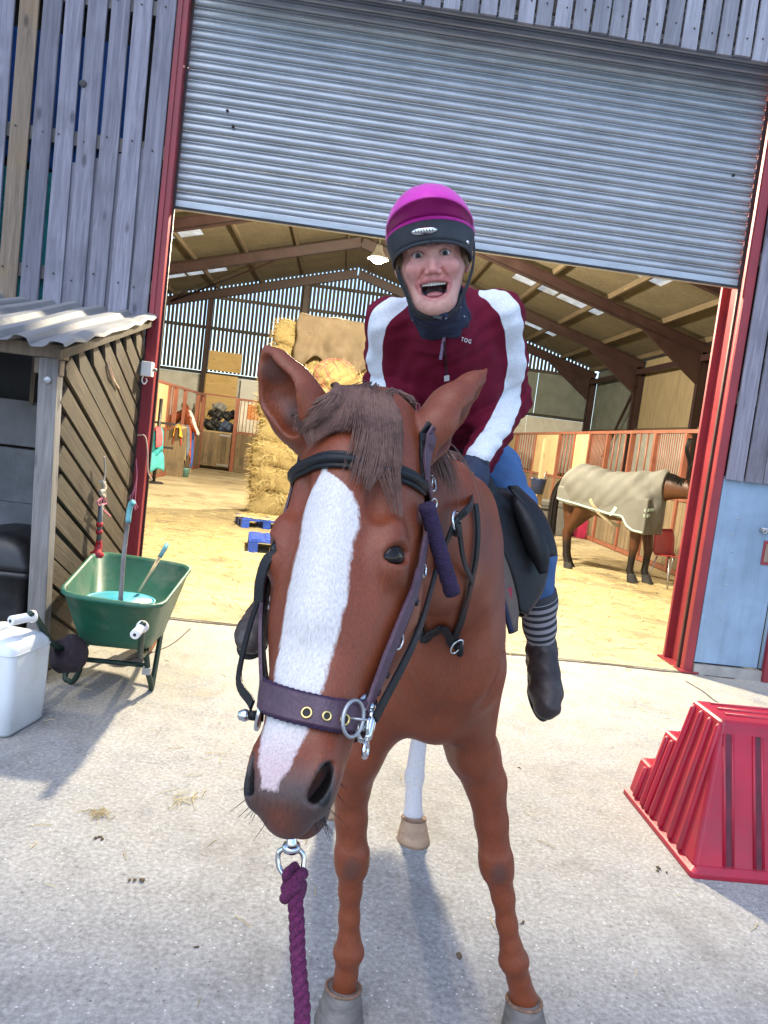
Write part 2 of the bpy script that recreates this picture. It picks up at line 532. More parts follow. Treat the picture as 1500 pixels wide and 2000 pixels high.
def concrete():
    t = NT('yard concrete'); v = t.coords((1, 1, 1), rand=False)
    a = t.noise(v, 0.7, 6, 0.6); b = t.noise(v, 6, 6, 0.65); c = t.noise(v, 55, 4, 0.7)
    cc = t.ramp(a, [(0.3, (0.215, 0.208, 0.198)), (0.55, (0.275, 0.268, 0.258)), (0.75, (0.33, 0.32, 0.305))])
    cc = t.mix(0.55, cc, t.ramp(b, [(0.3, (0.15, 0.145, 0.14)), (0.5, (0.30, 0.295, 0.285)), (0.72, (0.42, 0.41, 0.395))]))
    cc = t.mix(0.45, cc, t.ramp(c, [(0.32, (0.09, 0.088, 0.085)), (0.5, (0.30, 0.295, 0.285)), (0.68, (0.55, 0.54, 0.52))]))
    vo = t.n('TexVoronoi', {'Vector': v, 'Scale': 42.0})
    sp = t.n('MapRange', {'Value': vo.outputs['Distance'], 'From Min': 0.10, 'From Max': 0.2, 'To Min': 1.0, 'To Max': 0.0}).outputs[0]
    selw = t.n('MapRange', {'Value': t.n('SeparateColor', {0: vo.outputs['Color']}).outputs[0], 'From Min': 0.62, 'From Max': 0.64}).outputs[0]
    cc = t.mix(t.math('MULTIPLY', t.math('MULTIPLY', sp, selw), 0.75), cc, (0.72, 0.71, 0.69))
    seld = t.n('MapRange', {'Value': t.n('SeparateColor', {0: vo.outputs['Color']}).outputs[1], 'From Min': 0.80, 'From Max': 0.82}).outputs[0]
    cc = t.mix(t.math('MULTIPLY', t.math('MULTIPLY', sp, seld), 0.7), cc, (0.06, 0.058, 0.055))
    # damp stains and hairline scratches
    st = t.noise(v, 1.7, 7, 0.72, 0.6)
    cc = t.mix(t.n('MapRange', {'Value': st, 'From Min': 0.53, 'From Max': 0.70, 'To Max': 0.55}).outputs[0], cc, (0.13, 0.122, 0.112))
    vst = t.n('Mapping', {'Vector': v, 'Scale': (5.0, 0.7, 1.0), 'Rotation': (0, 0, 0.35)}).outputs[0]
    sc_ = t.noise(vst, 3.0, 7, 0.75, 0.4)
    cc = t.mix(t.n('MapRange', {'Value': sc_, 'From Min': 0.55, 'From Max': 0.7, 'To Max': 0.30}).outputs[0], cc, (0.44, 0.43, 0.41))
    # trodden chaff, thickest at the barn door
    sx = t.n('SeparateXYZ', {0: v})
    ch = t.n('MapRange', {'Value': sx.outputs[1], 'From Min': -3.6, 'From Max': 0.3, 'To Min': 0.0, 'To Max': 0.75}).outputs[0]
    chn = t.n('MapRange', {'Value': t.noise(v, 4.5, 7, 0.75), 'From Min': 0.40, 'From Max': 0.70}).outputs[0]
    cc = t.mix(t.math('MULTIPLY', ch, chn), cc, (0.42, 0.345, 0.20))
    h = t.math('ADD', t.math('MULTIPLY', c, 0.7), b)
    t.bump(t.math('SUBTRACT', h, t.math('MULTIPLY', sp, 0.25)), 0.75, 0.006)
    return t.out(cc, 0.88)
M['concrete'] = concrete()
def strawfloor():
    t = NT('strawy barn floor'); v = t.coords((1, 1, 1), rand=False)
    a = t.noise(v, 0.5, 6, 0.6); b = t.noise(v, 9, 7, 0.75, 1.2); c = t.noise(v, 60, 4, 0.7)
    base = t.ramp(a, [(0.35, (0.24, 0.195, 0.125)), (0.5, (0.36, 0.305, 0.205)), (0.7, (0.45, 0.39, 0.28))])
    straw = t.ramp(c, [(0.3, (0.25, 0.18, 0.08)), (0.55, (0.47, 0.375, 0.19)), (0.75, (0.60, 0.51, 0.31))])
    sx = t.n('SeparateXYZ', {0: v})
    band = t.n('MapRange', {'Value': t.math('ABSOLUTE', t.math('SUBTRACT', sx.outputs[1], 4.0)), 'From Min': 1.0, 'From Max': 4.5, 'To Min': 0.95, 'To Max': 0.35}).outputs[0]
    f = t.math('MULTIPLY', band, t.n('MapRange', {'Value': b, 'From Min': 0.3, 'From Max': 0.52}).outputs[0])
    cc = t.mix(f, base, straw)
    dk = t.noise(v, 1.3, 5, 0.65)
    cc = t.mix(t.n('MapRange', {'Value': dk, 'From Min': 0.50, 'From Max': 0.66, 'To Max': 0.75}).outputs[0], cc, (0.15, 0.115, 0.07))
    t.bump(t.math('ADD', c, b), 0.7, 0.012)
    return t.out(cc, 0.95)
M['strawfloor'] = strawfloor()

def galv(name='galvanised slat', base=(0.40, 0.425, 0.455), rough=0.45, metal=0.7):
    t = NT(name); v = t.coords((1, 1, 1)); vh = t.coords((0.6, 6, 6))
    n = t.noise(v, 2.0, 6, 0.65); sp = t.noise(vh, 5, 5, 0.6)
    cc = t.ramp(n, [(0.3, tuple(x * 0.78 for x in base)), (0.7, tuple(x * 1.1 for x in base))])
    cc = t.mix(t.n('MapRange', {'Value': sp, 'From Min': 0.52, 'From Max': 0.75, 'To Max': 0.4}).outputs[0], cc, (0.20, 0.205, 0.21))
    t.bump(t.noise(v, 25, 3), 0.08, 0.004)
    return t.out(cc, t.n('MapRange', {'Value': sp, 'To Min': rough - 0.1, 'To Max': rough + 0.2}).outputs[0], metal)
M['galv'] = galv()
M['zinc_roof'] = galv('weathered zinc roof sheet', (0.20, 0.20, 0.205), 0.7, 0.15)
M['chrome'] = simple('bright steel', (0.72, 0.72, 0.71), 0.18, 0.05, 30, 1.0, 0.03)
M['brass'] = simple('brass', (0.72, 0.52, 0.22), 0.28, 0.08, 30, 1.0, 0.03)
M['dull_metal'] = simple('dull metal', (0.42, 0.42, 0.43), 0.45, 0.15, 30, 0.8, 0.1)

def roofmat():
    t = NT('fibre cement roof underside'); v = t.coords((1, 1, 1), rand=True)
    tc = t.coords((1, 1, 1), rand=False)
    n = t.noise(v, 1.1, 6, 0.65); n2 = t.noise(v, 14, 4, 0.6)
    cc = t.ramp(n, [(0.3, (0.075, 0.060, 0.034)), (0.55, (0.108, 0.088, 0.051)), (0.75, (0.145, 0.12, 0.072))])
    cc = t.mix(0.25, cc, t.ramp(n2, [(0.3, (0.10, 0.08, 0.05)), (0.7, (0.33, 0.28, 0.18))]))
    wv = t.n('TexWave', {'Vector': tc, 'Scale': 3.4, 'Distortion': 0.0}, bands_direction='Y').outputs['Fac']
    t.bump(t.math('ADD', wv, t.math('MULTIPLY', n2, 0.15)), 0.5, 0.03)
    return t.out(cc, 0.9)
M['roof'] = roofmat()
def skylight():
    t = NT('grubby translucent roof sheet'); v = t.coords((1, 1, 1))
    n = t.noise(v, 2.5, 6, 0.7)
    cc = t.ramp(n, [(0.3, (0.62, 0.60, 0.52)), (0.7, (0.90, 0.90, 0.86))])
    tr = t.n('BsdfTranslucent', {'Color': cc}); df = t.n('BsdfDiffuse', {'Color': cc})
    ms = t.n('MixShader', {0: 0.25, 1: tr.outputs[0], 2: df.outputs[0]})
    o = t.t.nodes['Material Output']; t.t.links.new(ms.outputs[0], o.inputs[0])
    return t.m
M['skylight'] = skylight()

M['white_panel'] = simple('off white wall panel', (0.55, 0.54, 0.49), 0.7, 0.12, 3, dirt=(0.25, 0.21, 0.14), dirtamt=0.5)
M['grey_panel'] = simple('grey green wall sheet', (0.145, 0.165, 0.15), 0.6, 0.15, 3, dirt=(0.08, 0.075, 0.06))
M['tan_panel'] = simple('tan side cladding', (0.27, 0.215, 0.13), 0.75, 0.15, 3, dirt=(0.12, 0.09, 0.05), stretch=(1, 3, 0.5))
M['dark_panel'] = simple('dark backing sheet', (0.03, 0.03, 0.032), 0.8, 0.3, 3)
M['block'] = simple('grey rendered block', (0.21, 0.205, 0.215), 0.9, 0.2, 5, bump=0.5, bscale=30, dirt=(0.11, 0.105, 0.105), dirtamt=0.6)
M['blue_tarp'] = simple('blue tarpaulin', (0.03, 0.13, 0.45), 0.45, 0.3, 6, bump=0.4, bscale=12)
M['teal_net'] = simple('teal netting', (0.03, 0.36, 0.38), 0.6, 0.35, 25, bump=0.5, bscale=80)
M['black_plastic'] = simple('black plastic', (0.018, 0.018, 0.020), 0.42, 0.3, 10, bump=0.1, dirt=(0.10, 0.095, 0.09), dirtamt=0.3)
M['black_leather'] = simple('black leather', (0.010, 0.010, 0.011), 0.46, 0.25, 30, bump=0.25, bscale=240, dirt=(0.03, 0.027, 0.025), dirtamt=0.25, **{'Specular IOR Level': 0.3})
M['brown_leather'] = simple('dark brown boot leather', (0.035, 0.024, 0.022), 0.5, 0.3, 18, bump=0.25, bscale=160, dirt=(0.11, 0.09, 0.075), dirtamt=0.5)
M['purple_leather'] = simple('worn purple leather', (0.070, 0.032, 0.052), 0.48, 0.22, 40, bump=0.35, bscale=220, dirt=(0.16, 0.10, 0.13), dirtamt=0.4)
M['purple_fleece'] = simple('purple fleece', (0.026, 0.012, 0.045), 0.95, 0.35, 120, bump=0.8, bscale=300)
def rope_mat(name, c):
    t = NT(name); v = t.coords((1, 1, 1))
    n = t.noise(v, 260, 3, 0.6); m = t.noise(v, 20, 3)
    cc = t.ramp(n, [(0.3, tuple(x * 0.45 for x in c)), (0.65, tuple(min(1, x * 1.35) for x in c))])
    cc = t.mix(t.n('MapRange', {'Value': m, 'From Min': 0.5, 'From Max': 0.8, 'To Max': 0.4}).outputs[0], cc, tuple(x * 0.6 + 0.03 for x in c))
    t.bump(n, 0.8, 0.003)
    return t.out(cc, 0.95)
M['burgundy_rope'] = rope_mat('burgundy rope', (0.115, 0.012, 0.062))
M['white_rope'] = rope_mat('dirty white rope', (0.48, 0.44, 0.36))
M['pink_twine'] = rope_mat('pink twine', (0.55, 0.18, 0.26))
M['tan_twine'] = rope_mat('pale twine', (0.58, 0.42, 0.33))
M['green_plastic'] = simple('green barrow plastic', (0.012, 0.105, 0.062), 0.45, 0.15, 6, bump=0.10, dirt=(0.20, 0.21, 0.15), dirtamt=0.7)
M['green_tube'] = paint_mat('dark green tube', (0.010, 0.035, 0.025), (0.2, 0.19, 0.17), 0.5)
M['white_plastic'] = simple('white plastic', (0.74, 0.74, 0.73), 0.4, 0.04, 8, bump=0.04, dirt=(0.5, 0.46, 0.42), dirtamt=0.35)
M['can_plastic'] = simple('milky container plastic', (0.60, 0.64, 0.68), 0.38, 0.05, 6, bump=0.08, dirt=(0.36, 0.33, 0.27), dirtamt=0.6)
M['teal_plastic'] = simple('turquoise plastic', (0.015, 0.30, 0.40), 0.42, 0.15, 8, bump=0.05, dirt=(0.2, 0.3, 0.3), dirtamt=0.4)
M['blue_plastic'] = simple('blue crate plastic', (0.018, 0.07, 0.42), 0.45, 0.2, 10, dirt=(0.2, 0.2, 0.2), dirtamt=0.3)
M['navy_plastic'] = simple('navy bucket plastic', (0.015, 0.03, 0.09), 0.4, 0.2, 10)
M['red_plastic'] = simple('red mounting block plastic', (0.36, 0.007, 0.030), 0.42, 0.18, 4, bump=0.12, bscale=40, dirt=(0.13, 0.035, 0.045), dirtamt=0.6)
M['red_grip'] = simple('red tool plastic', (0.45, 0.02, 0.03), 0.5, 0.2, 20)
M['red_chair'] = simple('red chair shell', (0.42, 0.045, 0.055), 0.4, 0.1, 8)
M['grey_plastic'] = simple('grey trunk plastic', (0.17, 0.175, 0.175), 0.55, 0.12, 8, dirt=(0.3, 0.26, 0.18), dirtamt=0.3)
M['terracotta'] = simple('orange brown wheel rim', (0.32, 0.12, 0.045), 0.6, 0.2, 10, dirt=(0.1, 0.07, 0.05))
M['rubber'] = simple('black rubber', (0.02, 0.02, 0.02), 0.8, 0.3, 15, bump=0.3, dirt=(0.14, 0.12, 0.1), dirtamt=0.4)
M['dark_cloth'] = simple('dark plum cloth', (0.022, 0.013, 0.02), 0.9, 0.35, 14, bump=0.5, bscale=90, dirt=(0.06, 0.05, 0.06))
M['canvas'] = simple('olive brown canvas', (0.155, 0.115, 0.072), 0.8, 0.14, 7, bump=0.5, bscale=50, dirt=(0.27, 0.22, 0.15), dirtamt=0.4)
M['rug'] = simple('taupe horse rug cloth', (0.150, 0.150, 0.137), 0.75, 0.08, 7, bump=0.35, bscale=14, dirt=(0.17, 0.15, 0.12), dirtamt=0.35)
M['pale_binding'] = simple('pale mint binding', (0.45, 0.56, 0.49), 0.8, 0.1, 20)
M['white_net'] = simple('white netting sheet', (0.62, 0.62, 0.60), 0.7, 0.15, 40, bump=0.5, bscale=60)
M['straw'] = None
def hay(name, lo, mid, hi):
    t = NT(name); v = t.coords((1, 1, 1)); vv = t.coords((1, 1, 5))
    a = t.noise(v, 4, 6, 0.7); b = t.noise(vv, 45, 5, 0.75, 2.5)
    cc = t.ramp(b, [(0.28, lo), (0.5, mid), (0.72, hi)])
    cc = t.mix(t.n('MapRange', {'Value': a, 'From Min': 0.48, 'From Max': 0.7, 'To Max': 0.5}).outputs[0], cc, lo)
    t.bump(t.math('ADD', b, a), 0.9, 0.03)
    return t.out(cc, 0.95)
M['hay'] = hay('hay bale', (0.20, 0.135, 0.05), (0.50, 0.385, 0.165), (0.72, 0.60, 0.33))
def strawstrand():
    t = NT('loose straw'); oi = t.coords((1, 1, 1), rand=False)
    n = t.noise(oi, 3.7, 3)
    cc = t.ramp(n, [(0.3, (0.32, 0.22, 0.08)), (0.5, (0.55, 0.42, 0.18)), (0.7, (0.72, 0.60, 0.34))])
    return t.out(cc, 0.8)
M['straw'] = strawstrand()
M['lamp_glass'] = None
# ================================================================== SETTING
g = MB(); g.add([(-300, -300, 0), (300, -300, 0), (300, 300, 0), (-300, 300, 0)], [(0, 1, 2, 3)])
tag(g.build('ground', M['concrete']), 'pale worn concrete yard in front of the barn', None, None, 'structure')
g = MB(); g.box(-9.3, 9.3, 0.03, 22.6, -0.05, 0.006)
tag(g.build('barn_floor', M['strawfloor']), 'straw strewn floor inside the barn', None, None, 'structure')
g = MB()
for k in range(60):   # broken dark joint across the doorway
    x = -1.6 + k * 0.085
    w = 0.014 + 0.012 * random.random(); y = -0.012 + 0.01 * math.sin(k * 0.7) + 0.004 * random.random()
    g.box(x, x + 0.086, y - w, y + w, 0.0005, 0.0035 + 0.0008 * (k % 2))
tag(g.build('threshold_joint', simple('dirt in joint', (0.055, 0.045, 0.035), 0.95, 0.4, 20)), None, None, None, 'structure')
g = MB()
pts = [G(1340, 1331), G(1372, 1350), G(1392, 1366), G(1412, 1378)]
g.ribbon(spline(pts, 4), [(0, 0, 1)] * 13, 0.014, 0.003)
pts = [G(250, 1290), G(330, 1262), G(372, 1228)]
g.ribbon(spline(pts, 4), [(0, 0, 1)] * 9, 0.008, 0.003)
tag(g.build('concrete_crack', simple('dirt in joint', (0.055, 0.045, 0.035))), None, None, None, 'structure')

# ------------------------------------------------------------------ the barn
barn = thing('barn', 'timber clad steel barn with red frame and half open shutter doorway', 'barn')
BX, BY0, BY1 = 9.3, 0.0, 22.6
def zraft(x): return 4.75 + 0.275 * (BX - abs(x))      # underside of the rafters
FR = [0.55, 4.9, 9.2, 13.5, 17.8, 22.3]
def ibeam(m, a, b, h, w, up):
    """I section from a to b; up = web direction"""
    a = np.asarray(a, float); b = np.asarray(b, float); d = nrm(b - a); up = nrm(np.asarray(up, float) - d * np.dot(up, d)); sd = np.cross(d, up)
    m.bar(a + up * (h / 2 - 0.007), b + up * (h / 2 - 0.007), w, 0.014, sd)
    m.bar(a - up * (h / 2 - 0.007), b - up * (h / 2 - 0.007), w, 0.014, sd)
    m.bar(a, b, 0.012, h - 0.028, sd)
for i, y in enumerate(FR):
    for s in (-1, 1):
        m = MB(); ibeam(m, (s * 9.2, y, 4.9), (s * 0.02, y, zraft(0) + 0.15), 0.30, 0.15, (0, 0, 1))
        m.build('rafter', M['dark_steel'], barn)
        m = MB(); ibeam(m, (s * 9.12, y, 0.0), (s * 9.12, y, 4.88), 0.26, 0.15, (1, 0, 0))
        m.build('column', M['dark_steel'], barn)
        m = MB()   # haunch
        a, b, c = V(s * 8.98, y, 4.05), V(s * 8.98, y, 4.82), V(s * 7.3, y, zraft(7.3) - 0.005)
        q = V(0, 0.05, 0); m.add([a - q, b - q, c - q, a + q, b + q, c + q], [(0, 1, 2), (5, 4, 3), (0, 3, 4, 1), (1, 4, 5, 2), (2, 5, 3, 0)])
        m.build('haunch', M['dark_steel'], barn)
# purlins, each its own bar
PUX = [0.4, 1.9, 3.4, 4.9, 6.4, 7.9, 9.1]
pm = simple('tan purlin', (0.115, 0.085, 0.05), 0.85, 0.2, 4, stretch=(1, 0.3, 1))
for s in (-1, 1):
    for x in PUX:
        z = zraft(x) + 0.31 + 0.075
        m = MB((s * x, 11, z)); m.bar((s * x, -0.1, z), (s * x, 22.7, z), 0.07, 0.14, (1, 0, 0)); m.build('purlin', pm, barn)
# roof sheets and skylights, bay by bay
def sheet(x0, x1, y0, y1, s, name, mt, dz=0.0):
    sl_ = 0.275
    def zt(x): return zraft(x) + 0.47 + dz
    m = MB((s * (x0 + x1) / 2, (y0 + y1) / 2, zt((x0 + x1) / 2)))
    P = []
    for t in (0.0, 0.025):
        for x, y in ((x0, y0), (x1, y0), (x1, y1), (x0, y1)): P.append((s * x, y, zt(x) + t))
    m.add(P, [(3, 2, 1, 0), (4, 5, 6, 7), (0, 1, 5, 4), (1, 2, 6, 5), (2, 3, 7, 6), (3, 0, 4, 7)])
    return m.build(name, mt, barn)
edges = [-0.24] + FR[1:-1] + [22.75]
for b in range(len(edges) - 1):
    y0, y1 = edges[b], edges[b + 1]; mid = y0 + (y1 - y0) * 0.42
    for s in (-1, 1):
        sheet(0.0, 9.75, y0, mid - 0.5, s, 'roof_sheet', M['roof'])
        sheet(0.0, 9.75, mid + 0.5, y1, s, 'roof_sheet', M['roof'])
        for x0, x1, k in ((0.0, 4.3, 0), (4.3, 5.55, 1), (5.62, 6.9, 1), (6.9, 9.75, 0)):
            sheet(x0, x1, mid - 0.5, mid + 0.5, s, 'skylight' if k else 'roof_sheet', M['skylight'] if k else M['roof'])
        sheet(5.55, 5.62, mid - 0.5, mid + 0.5, s, 'roof_sheet', M['roof'])
# cross bracing in the roof
for s in (-1, 1):
    m = MB(); m.tube([(s * 2.0, 17.8, zraft(2.0) + 0.1), (s * 6.5, 22.3, zraft(6.5) + 0.1)], 0.03, 8); m.build('brace', M['dark_steel'], barn)
m = MB(); m.bar((9.05, 17.75, 4.3), (9.05, 19.9, 2.0), 0.07, 0.07); m.build('brace', M['dark_steel'], barn)

# rear gable: open slatted cladding over panels
YR = 22.55
k = 0; x = -9.2
slat_me = {}
while x < 9.2:
    zb = 3.36 if x < 3.0 else 4.95
    zt = zraft(x + 0.045) + 0.44
    if zt > zb + 0.05:
        m = MB((x + 0.045, YR, zb)); m.box(x, x + 0.096, YR, YR + 0.022, zb, zt)
        m.build('slat', M['slat_dark'], barn)
    x += 0.142
for x0, x1, z in ((-9.2, 9.2, 4.9), (-6.4, 6.4, 6.0), (-1.9, 1.9, 6.88), (-9.2, 9.2, 3.28)):
    m = MB((0, YR, z)); m.box(x0, x1, YR - 0.085, YR - 0.003, z - 0.055, z + 0.055); m.build('rail', M['slat_dark'], barn)
for x in (-5.1, -1.75, 1.75, 5.1):
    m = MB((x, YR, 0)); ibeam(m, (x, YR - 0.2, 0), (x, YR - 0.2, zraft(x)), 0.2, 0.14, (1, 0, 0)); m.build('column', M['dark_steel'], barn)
x = -9.2
for i in range(8):
    m = MB((x, YR, 2)); m.box(x + 0.006, x + 2.294, YR + 0.0, YR + 0.03, 0, 3.22); m.build('wall_panel', M['white_panel'], barn); x += 2.3
for x0, x1 in ((3.0, 5.0), (5.02, 7.1), (7.12, 9.25)):
    m = MB((x0, YR, 4)); m.box(x0, x1, YR - 0.04, YR - 0.012, 3.26, 4.93); m.build('wall_panel', M['grey_panel'], barn)
# plywood sheets fixed beside the gable column
for (a, b) in (((408, 684), (470, 732)), ((404, 733), (462, 800)), ((397, 770), (458, 800))):
    pass
A = W(409, 684, 22.3); B = W(470, 731, 22.3); Cq = W(396, 800, 22.3)
m = MB((A[0], 22.3, 3)); m.box(A[0], B[0], 22.28, 22.30, B[2] + 0.02, A[2]); m.build('plywood_sheet', M['ply'], barn)
m = MB((A[0], 22.3, 2)); m.box(A[0] - 0.05, B[0] - 0.08, 22.28, 22.30, 2.05, B[2] - 0.12); m.build('plywood_sheet', M['ply'], barn)
m = MB((A[0], 22.3, 2)); m.box(A[0] - 0.3, B[0] - 0.05, 22.265, 22.278, 0.9, 2.2); m.build('plywood_sheet', M['ply'], barn)
m = MB((-3, 22.3, 2)); m.box(B[0] + 0.05, B[0] + 2.0, 22.28, 22.30, 2.3, 3.2); m.build('wall_panel', M['white_net'], barn)
# side walls
for s in (-1, 1):
    ys = [0.4] + FR[1:]
    for i in range(5):
        y0, y1 = ys[i], ys[i + 1]
        m = MB((s * BX, (y0 + y1) / 2, 4)); m.box(s * 9.28, s * 9.31, y0 + 0.01, y1 - 0.01, 2.98, 5.1); m.build('wall_panel', M['tan_panel'] if i < 4 else M['grey_panel'], barn)
        m = MB((s * BX, (y0 + y1) / 2, 1)); m.box(s * 9.28, s * 9.31, y0 + 0.01, y1 - 0.01, 0, 2.86); m.build('wall_panel', M['white_panel'], barn)
        m = MB((s * BX, (y0 + y1) / 2, 2.92)); m.box(s * 9.20, s * 9.27, y0, y1, 2.86, 2.97); m.build('rail', pm, barn)
        m = MB((s * BX, (y0 + y1) / 2, 4.75)); m.box(s * 8.95, s * 9.08, y0 + 0.1, y1 - 0.1, 4.62, 4.78); m.build('eaves_beam', M['dark_steel'], barn)
# front wall: door posts
def hpost(x0, x1, y0, y1, z1, lip):
    m = MB((x0, y0, 0)); m.box(x0, x1, y0, y1, 0, z1)
    return m
m = hpost(-1.54, -1.465, 0.0, 0.15, 6.5, 1); o = m.build('door_post', M['red_steel'], barn, 0.006)
m = MB(); m.box(-1.545, -1.51, -0.012, -0.001, 0, 4.72); m.build('flange', M['red_steel'], o, loc=(1.54, 0, 0))
m = hpost(3.07, 3.145, 0.0, 0.035, 6.5, 1); m.box(3.07, 3.145, 0.385, 0.42, 0, 6.5); m.box(3.128, 3.145, 0.0355, 0.3845, 0, 6.5); o = m.build('door_post', M['red_steel'], barn, 0.004)
m = MB(); m.box(3.04, 3.19, -0.03, 0.46, 0.007, 0.022); m.build('base_plate', M['red_steel'], barn)

# backing behind the cladding
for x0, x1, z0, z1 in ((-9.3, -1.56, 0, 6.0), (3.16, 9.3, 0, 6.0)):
    m = MB((x0, 0.4, 0)); m.box(x0, x1, 0.44, 0.46, z0, z1); m.build('wall_panel', M['dark_panel'], barn)  # dark sheets added behind the boards to stop lamp light leaking out
m = MB((0, 0.5, 6)); m.box(-6, 6, 0.42, 0.44, 4.9, 7.9); m.build('wall_panel', M['dark_panel'], barn)  # added dark panel, blocks lamp light up to the roof
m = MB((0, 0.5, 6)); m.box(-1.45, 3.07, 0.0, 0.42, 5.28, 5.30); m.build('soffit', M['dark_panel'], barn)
m = MB((-3.5, 0.1, 4)); m.box(-5.4, -1.55, 0.105, 0.115, 2.1, 6.2); m.build('light_block_panel', M['slat_dark'], barn)  # dark panel added to block bright slits between the left boards
# cladding boards: each a board of its own, three slightly bent patterns
def board(x0, x1, y, z0, z1, mt, seed, top=0.0):
    r = random.Random(seed)
    xc = (x0 + x1) / 2; w = x1 - x0; n = 7
    m = MB((xc, y, z0)); secs = []
    ph = r.uniform(0, 6); am = r.uniform(0.001, 0.006); tw = r.uniform(-0.004, 0.004); ln = r.uniform(-0.010, 0.010)
    for i in range(n):
        t = i / (n - 1); z = z0 + (z1 - z0) * t
        dx = am * math.sin(ph + t * 4) + ln * t; hw = w / 2 + r.uniform(-0.0015, 0.0015); c = 0.003
        yy = y + tw * math.sin(t * 3 + ph)
        e = r.uniform(-0.006, 0.006) if i in (0, n - 1) else 0
        a, b = xc + dx - hw, xc + dx + hw
        secs.append([(a, yy + 0.021, z + e), (a, yy + c, z + e), (a + c, yy, z + e), (b - c, yy, z + e + r.uniform(-.003, .003)), (b, yy + c, z + e), (b, yy + 0.021, z + e)])
    m.loft(secs, True, False, True)
    return m.build('cladding_board', mt, barn)
knotm = simple('knot wood', (0.06, 0.055, 0.055), 0.9, 0.3, 40)
i = 0; x = -1.553
while x > -5.4:
    mt = M['board_brown'] if i == 6 else M['board_grey']
    board(x - 0.134 - 0.006 * random.random(), x, -0.028 - 0.004 * (i % 2), 2.10, 6.2, mt, i)
    if i < 4: board(x - 0.19, x - 0.11, -0.004, 2.10, 3.55 - 0.06 * i, M['board_grey'], 300 + i)
    x -= 0.1625; i += 1
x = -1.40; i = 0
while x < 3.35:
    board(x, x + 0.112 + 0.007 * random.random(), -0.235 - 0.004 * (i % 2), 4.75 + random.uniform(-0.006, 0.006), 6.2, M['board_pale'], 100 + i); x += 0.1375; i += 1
x = 3.155; i = 0
while x < 6.2:
    board(x, x + 0.142, -0.030 - 0.004 * (i % 2), 1.64 + random.uniform(-0.008, 0.004), 6.2, M['board_grey'], 200 + i); x += 0.158; i += 1
# rails the boards are nailed to
for z in (2.55, 3.55, 4.55): 
    m = MB((-3.4, 0.02, z)); m.box(-5.4, -1.56, 0.0, 0.045, z - 0.05, z + 0.05); m.build('rail', M['timber'], barn)
for z in (2.3, 3.4, 4.5):
    m = MB((4.6, 0.02, z)); m.box(3.16, 6.2, 0.0, 0.045, z - 0.05, z + 0.05); m.build('rail', M['timber'], barn)
m = MB((0.9, -0.2, 5)); m.box(-1.42, 3.3, -0.205, -0.16, 4.86, 4.96); m.build('rail', M['slat_dark'], barn)
# round knot sawn into one board, nail heads
m = MB(); c = W(162, 163, -0.035)
m.lathe([(0.0, 0.006), (0.016, 0.007), (0.026, 0.003), (0.028, -0.004)], c, (0, -1, 0.05), 16); m.build('knot', knotm, barn)
nm = MB()
for i in range(24):
    for z in (2.55, 3.55, 4.55):
        x = -1.575 - 0.1625 * i - 0.03 - 0.08 * random.random()
        if x > -5.2: nm.lathe([(0.0, 0.003), (0.006, 0.002), (0.007, -0.003)], (x, -0.035, z + random.uniform(-0.04, 0.04)), (0, -1, 0), 8)
for i in range(34):
    x = -1.38 + 0.1375 * i + 0.03 + 0.05 * random.random()
    nm.lathe([(0.0, 0.003), (0.006, 0.002), (0.007, -0.003)], (x, -0.242, 4.91 + random.uniform(-0.03, 0.03)), (0, -1, 0), 8)
o = nm.build('nail_heads', simple('rusty nail', (0.05, 0.035, 0.03), 0.7), barn); o['kind'] = 'stuff'

# pale blue steel door panel, right of the opening, over a concrete sill
m = MB((4, 0, 0)); m.box(3.15, 6.2, -0.02, 0.06, 0.0, 0.085); m.build('sill', simple('sill concrete', (0.30, 0.29, 0.27), 0.9, 0.2, 8, bump=0.4), barn)
dp = MB((4, 0, 0)); dp.box(3.152, 3.70, 0.005, 0.03, 0.10, 1.66); panel = dp.build('door_panel', M['blue_sheet'], barn, 0.003)
m = MB(); 
for k in range(9): m.lathe([(0, 0.003), (0.006, 0.002), (0.007, -0.002)], (3.30 + (0.02 if k % 2 else 0), 0.004, 0.35 + 0.14 * k), (0, -1, 0), 8)
m.build('rivets', M['dull_metal'], panel, loc=(-4, 0, 0))['kind'] = 'stuff'
c = W(1492, 1035, -0.01); m = MB()
m.bar(c + V(-0.03, 0.01, 0.0), c + V(0.10, 0.01, -0.01), 0.035, 0.02); m.tube([c + V(-0.03, -0.01, 0.012), c + V(0.12, -0.012, 0.0)], 0.007, 8); m.ring(c + V(0.0, -0.02, -0.012), (0, 1, 0), 0.015, 0.004)
m.build('latch', M['dull_metal'], panel, loc=(-4, 0, 0))
c = W(1496, 1080, 0.0); m = MB(); m.box(c[0] - 0.03, c[0] + 0.11, -0.003, 0.004, c[2] - 0.1, c[2] + 0.1); o = m.build('hatch_frame', M['red_steel'], panel, loc=(-4, 0, 0))
m = MB(); m.box(c[0] - 0.012, c[0] + 0.10, -0.007, -0.0035, c[2] - 0.075, c[2] + 0.075); m.build('hatch_board', M['board_brown'], o)
c = W(1493, 1310, 0.0)
m = MB((3.6, 0, 0)); m.box(c[0] - 0.03, c[0] + 0.05, -0.05, 0.0, 0.0, 0.48); m.build('stub_post', M['red_steel'], barn, 0.004)
m = MB((5, 0, 0)); m.box(3.72, 6.2, 0.005, 0.03, 0.10, 1.66); m.build('door_panel', M['blue_sheet'], barn, 0.003)

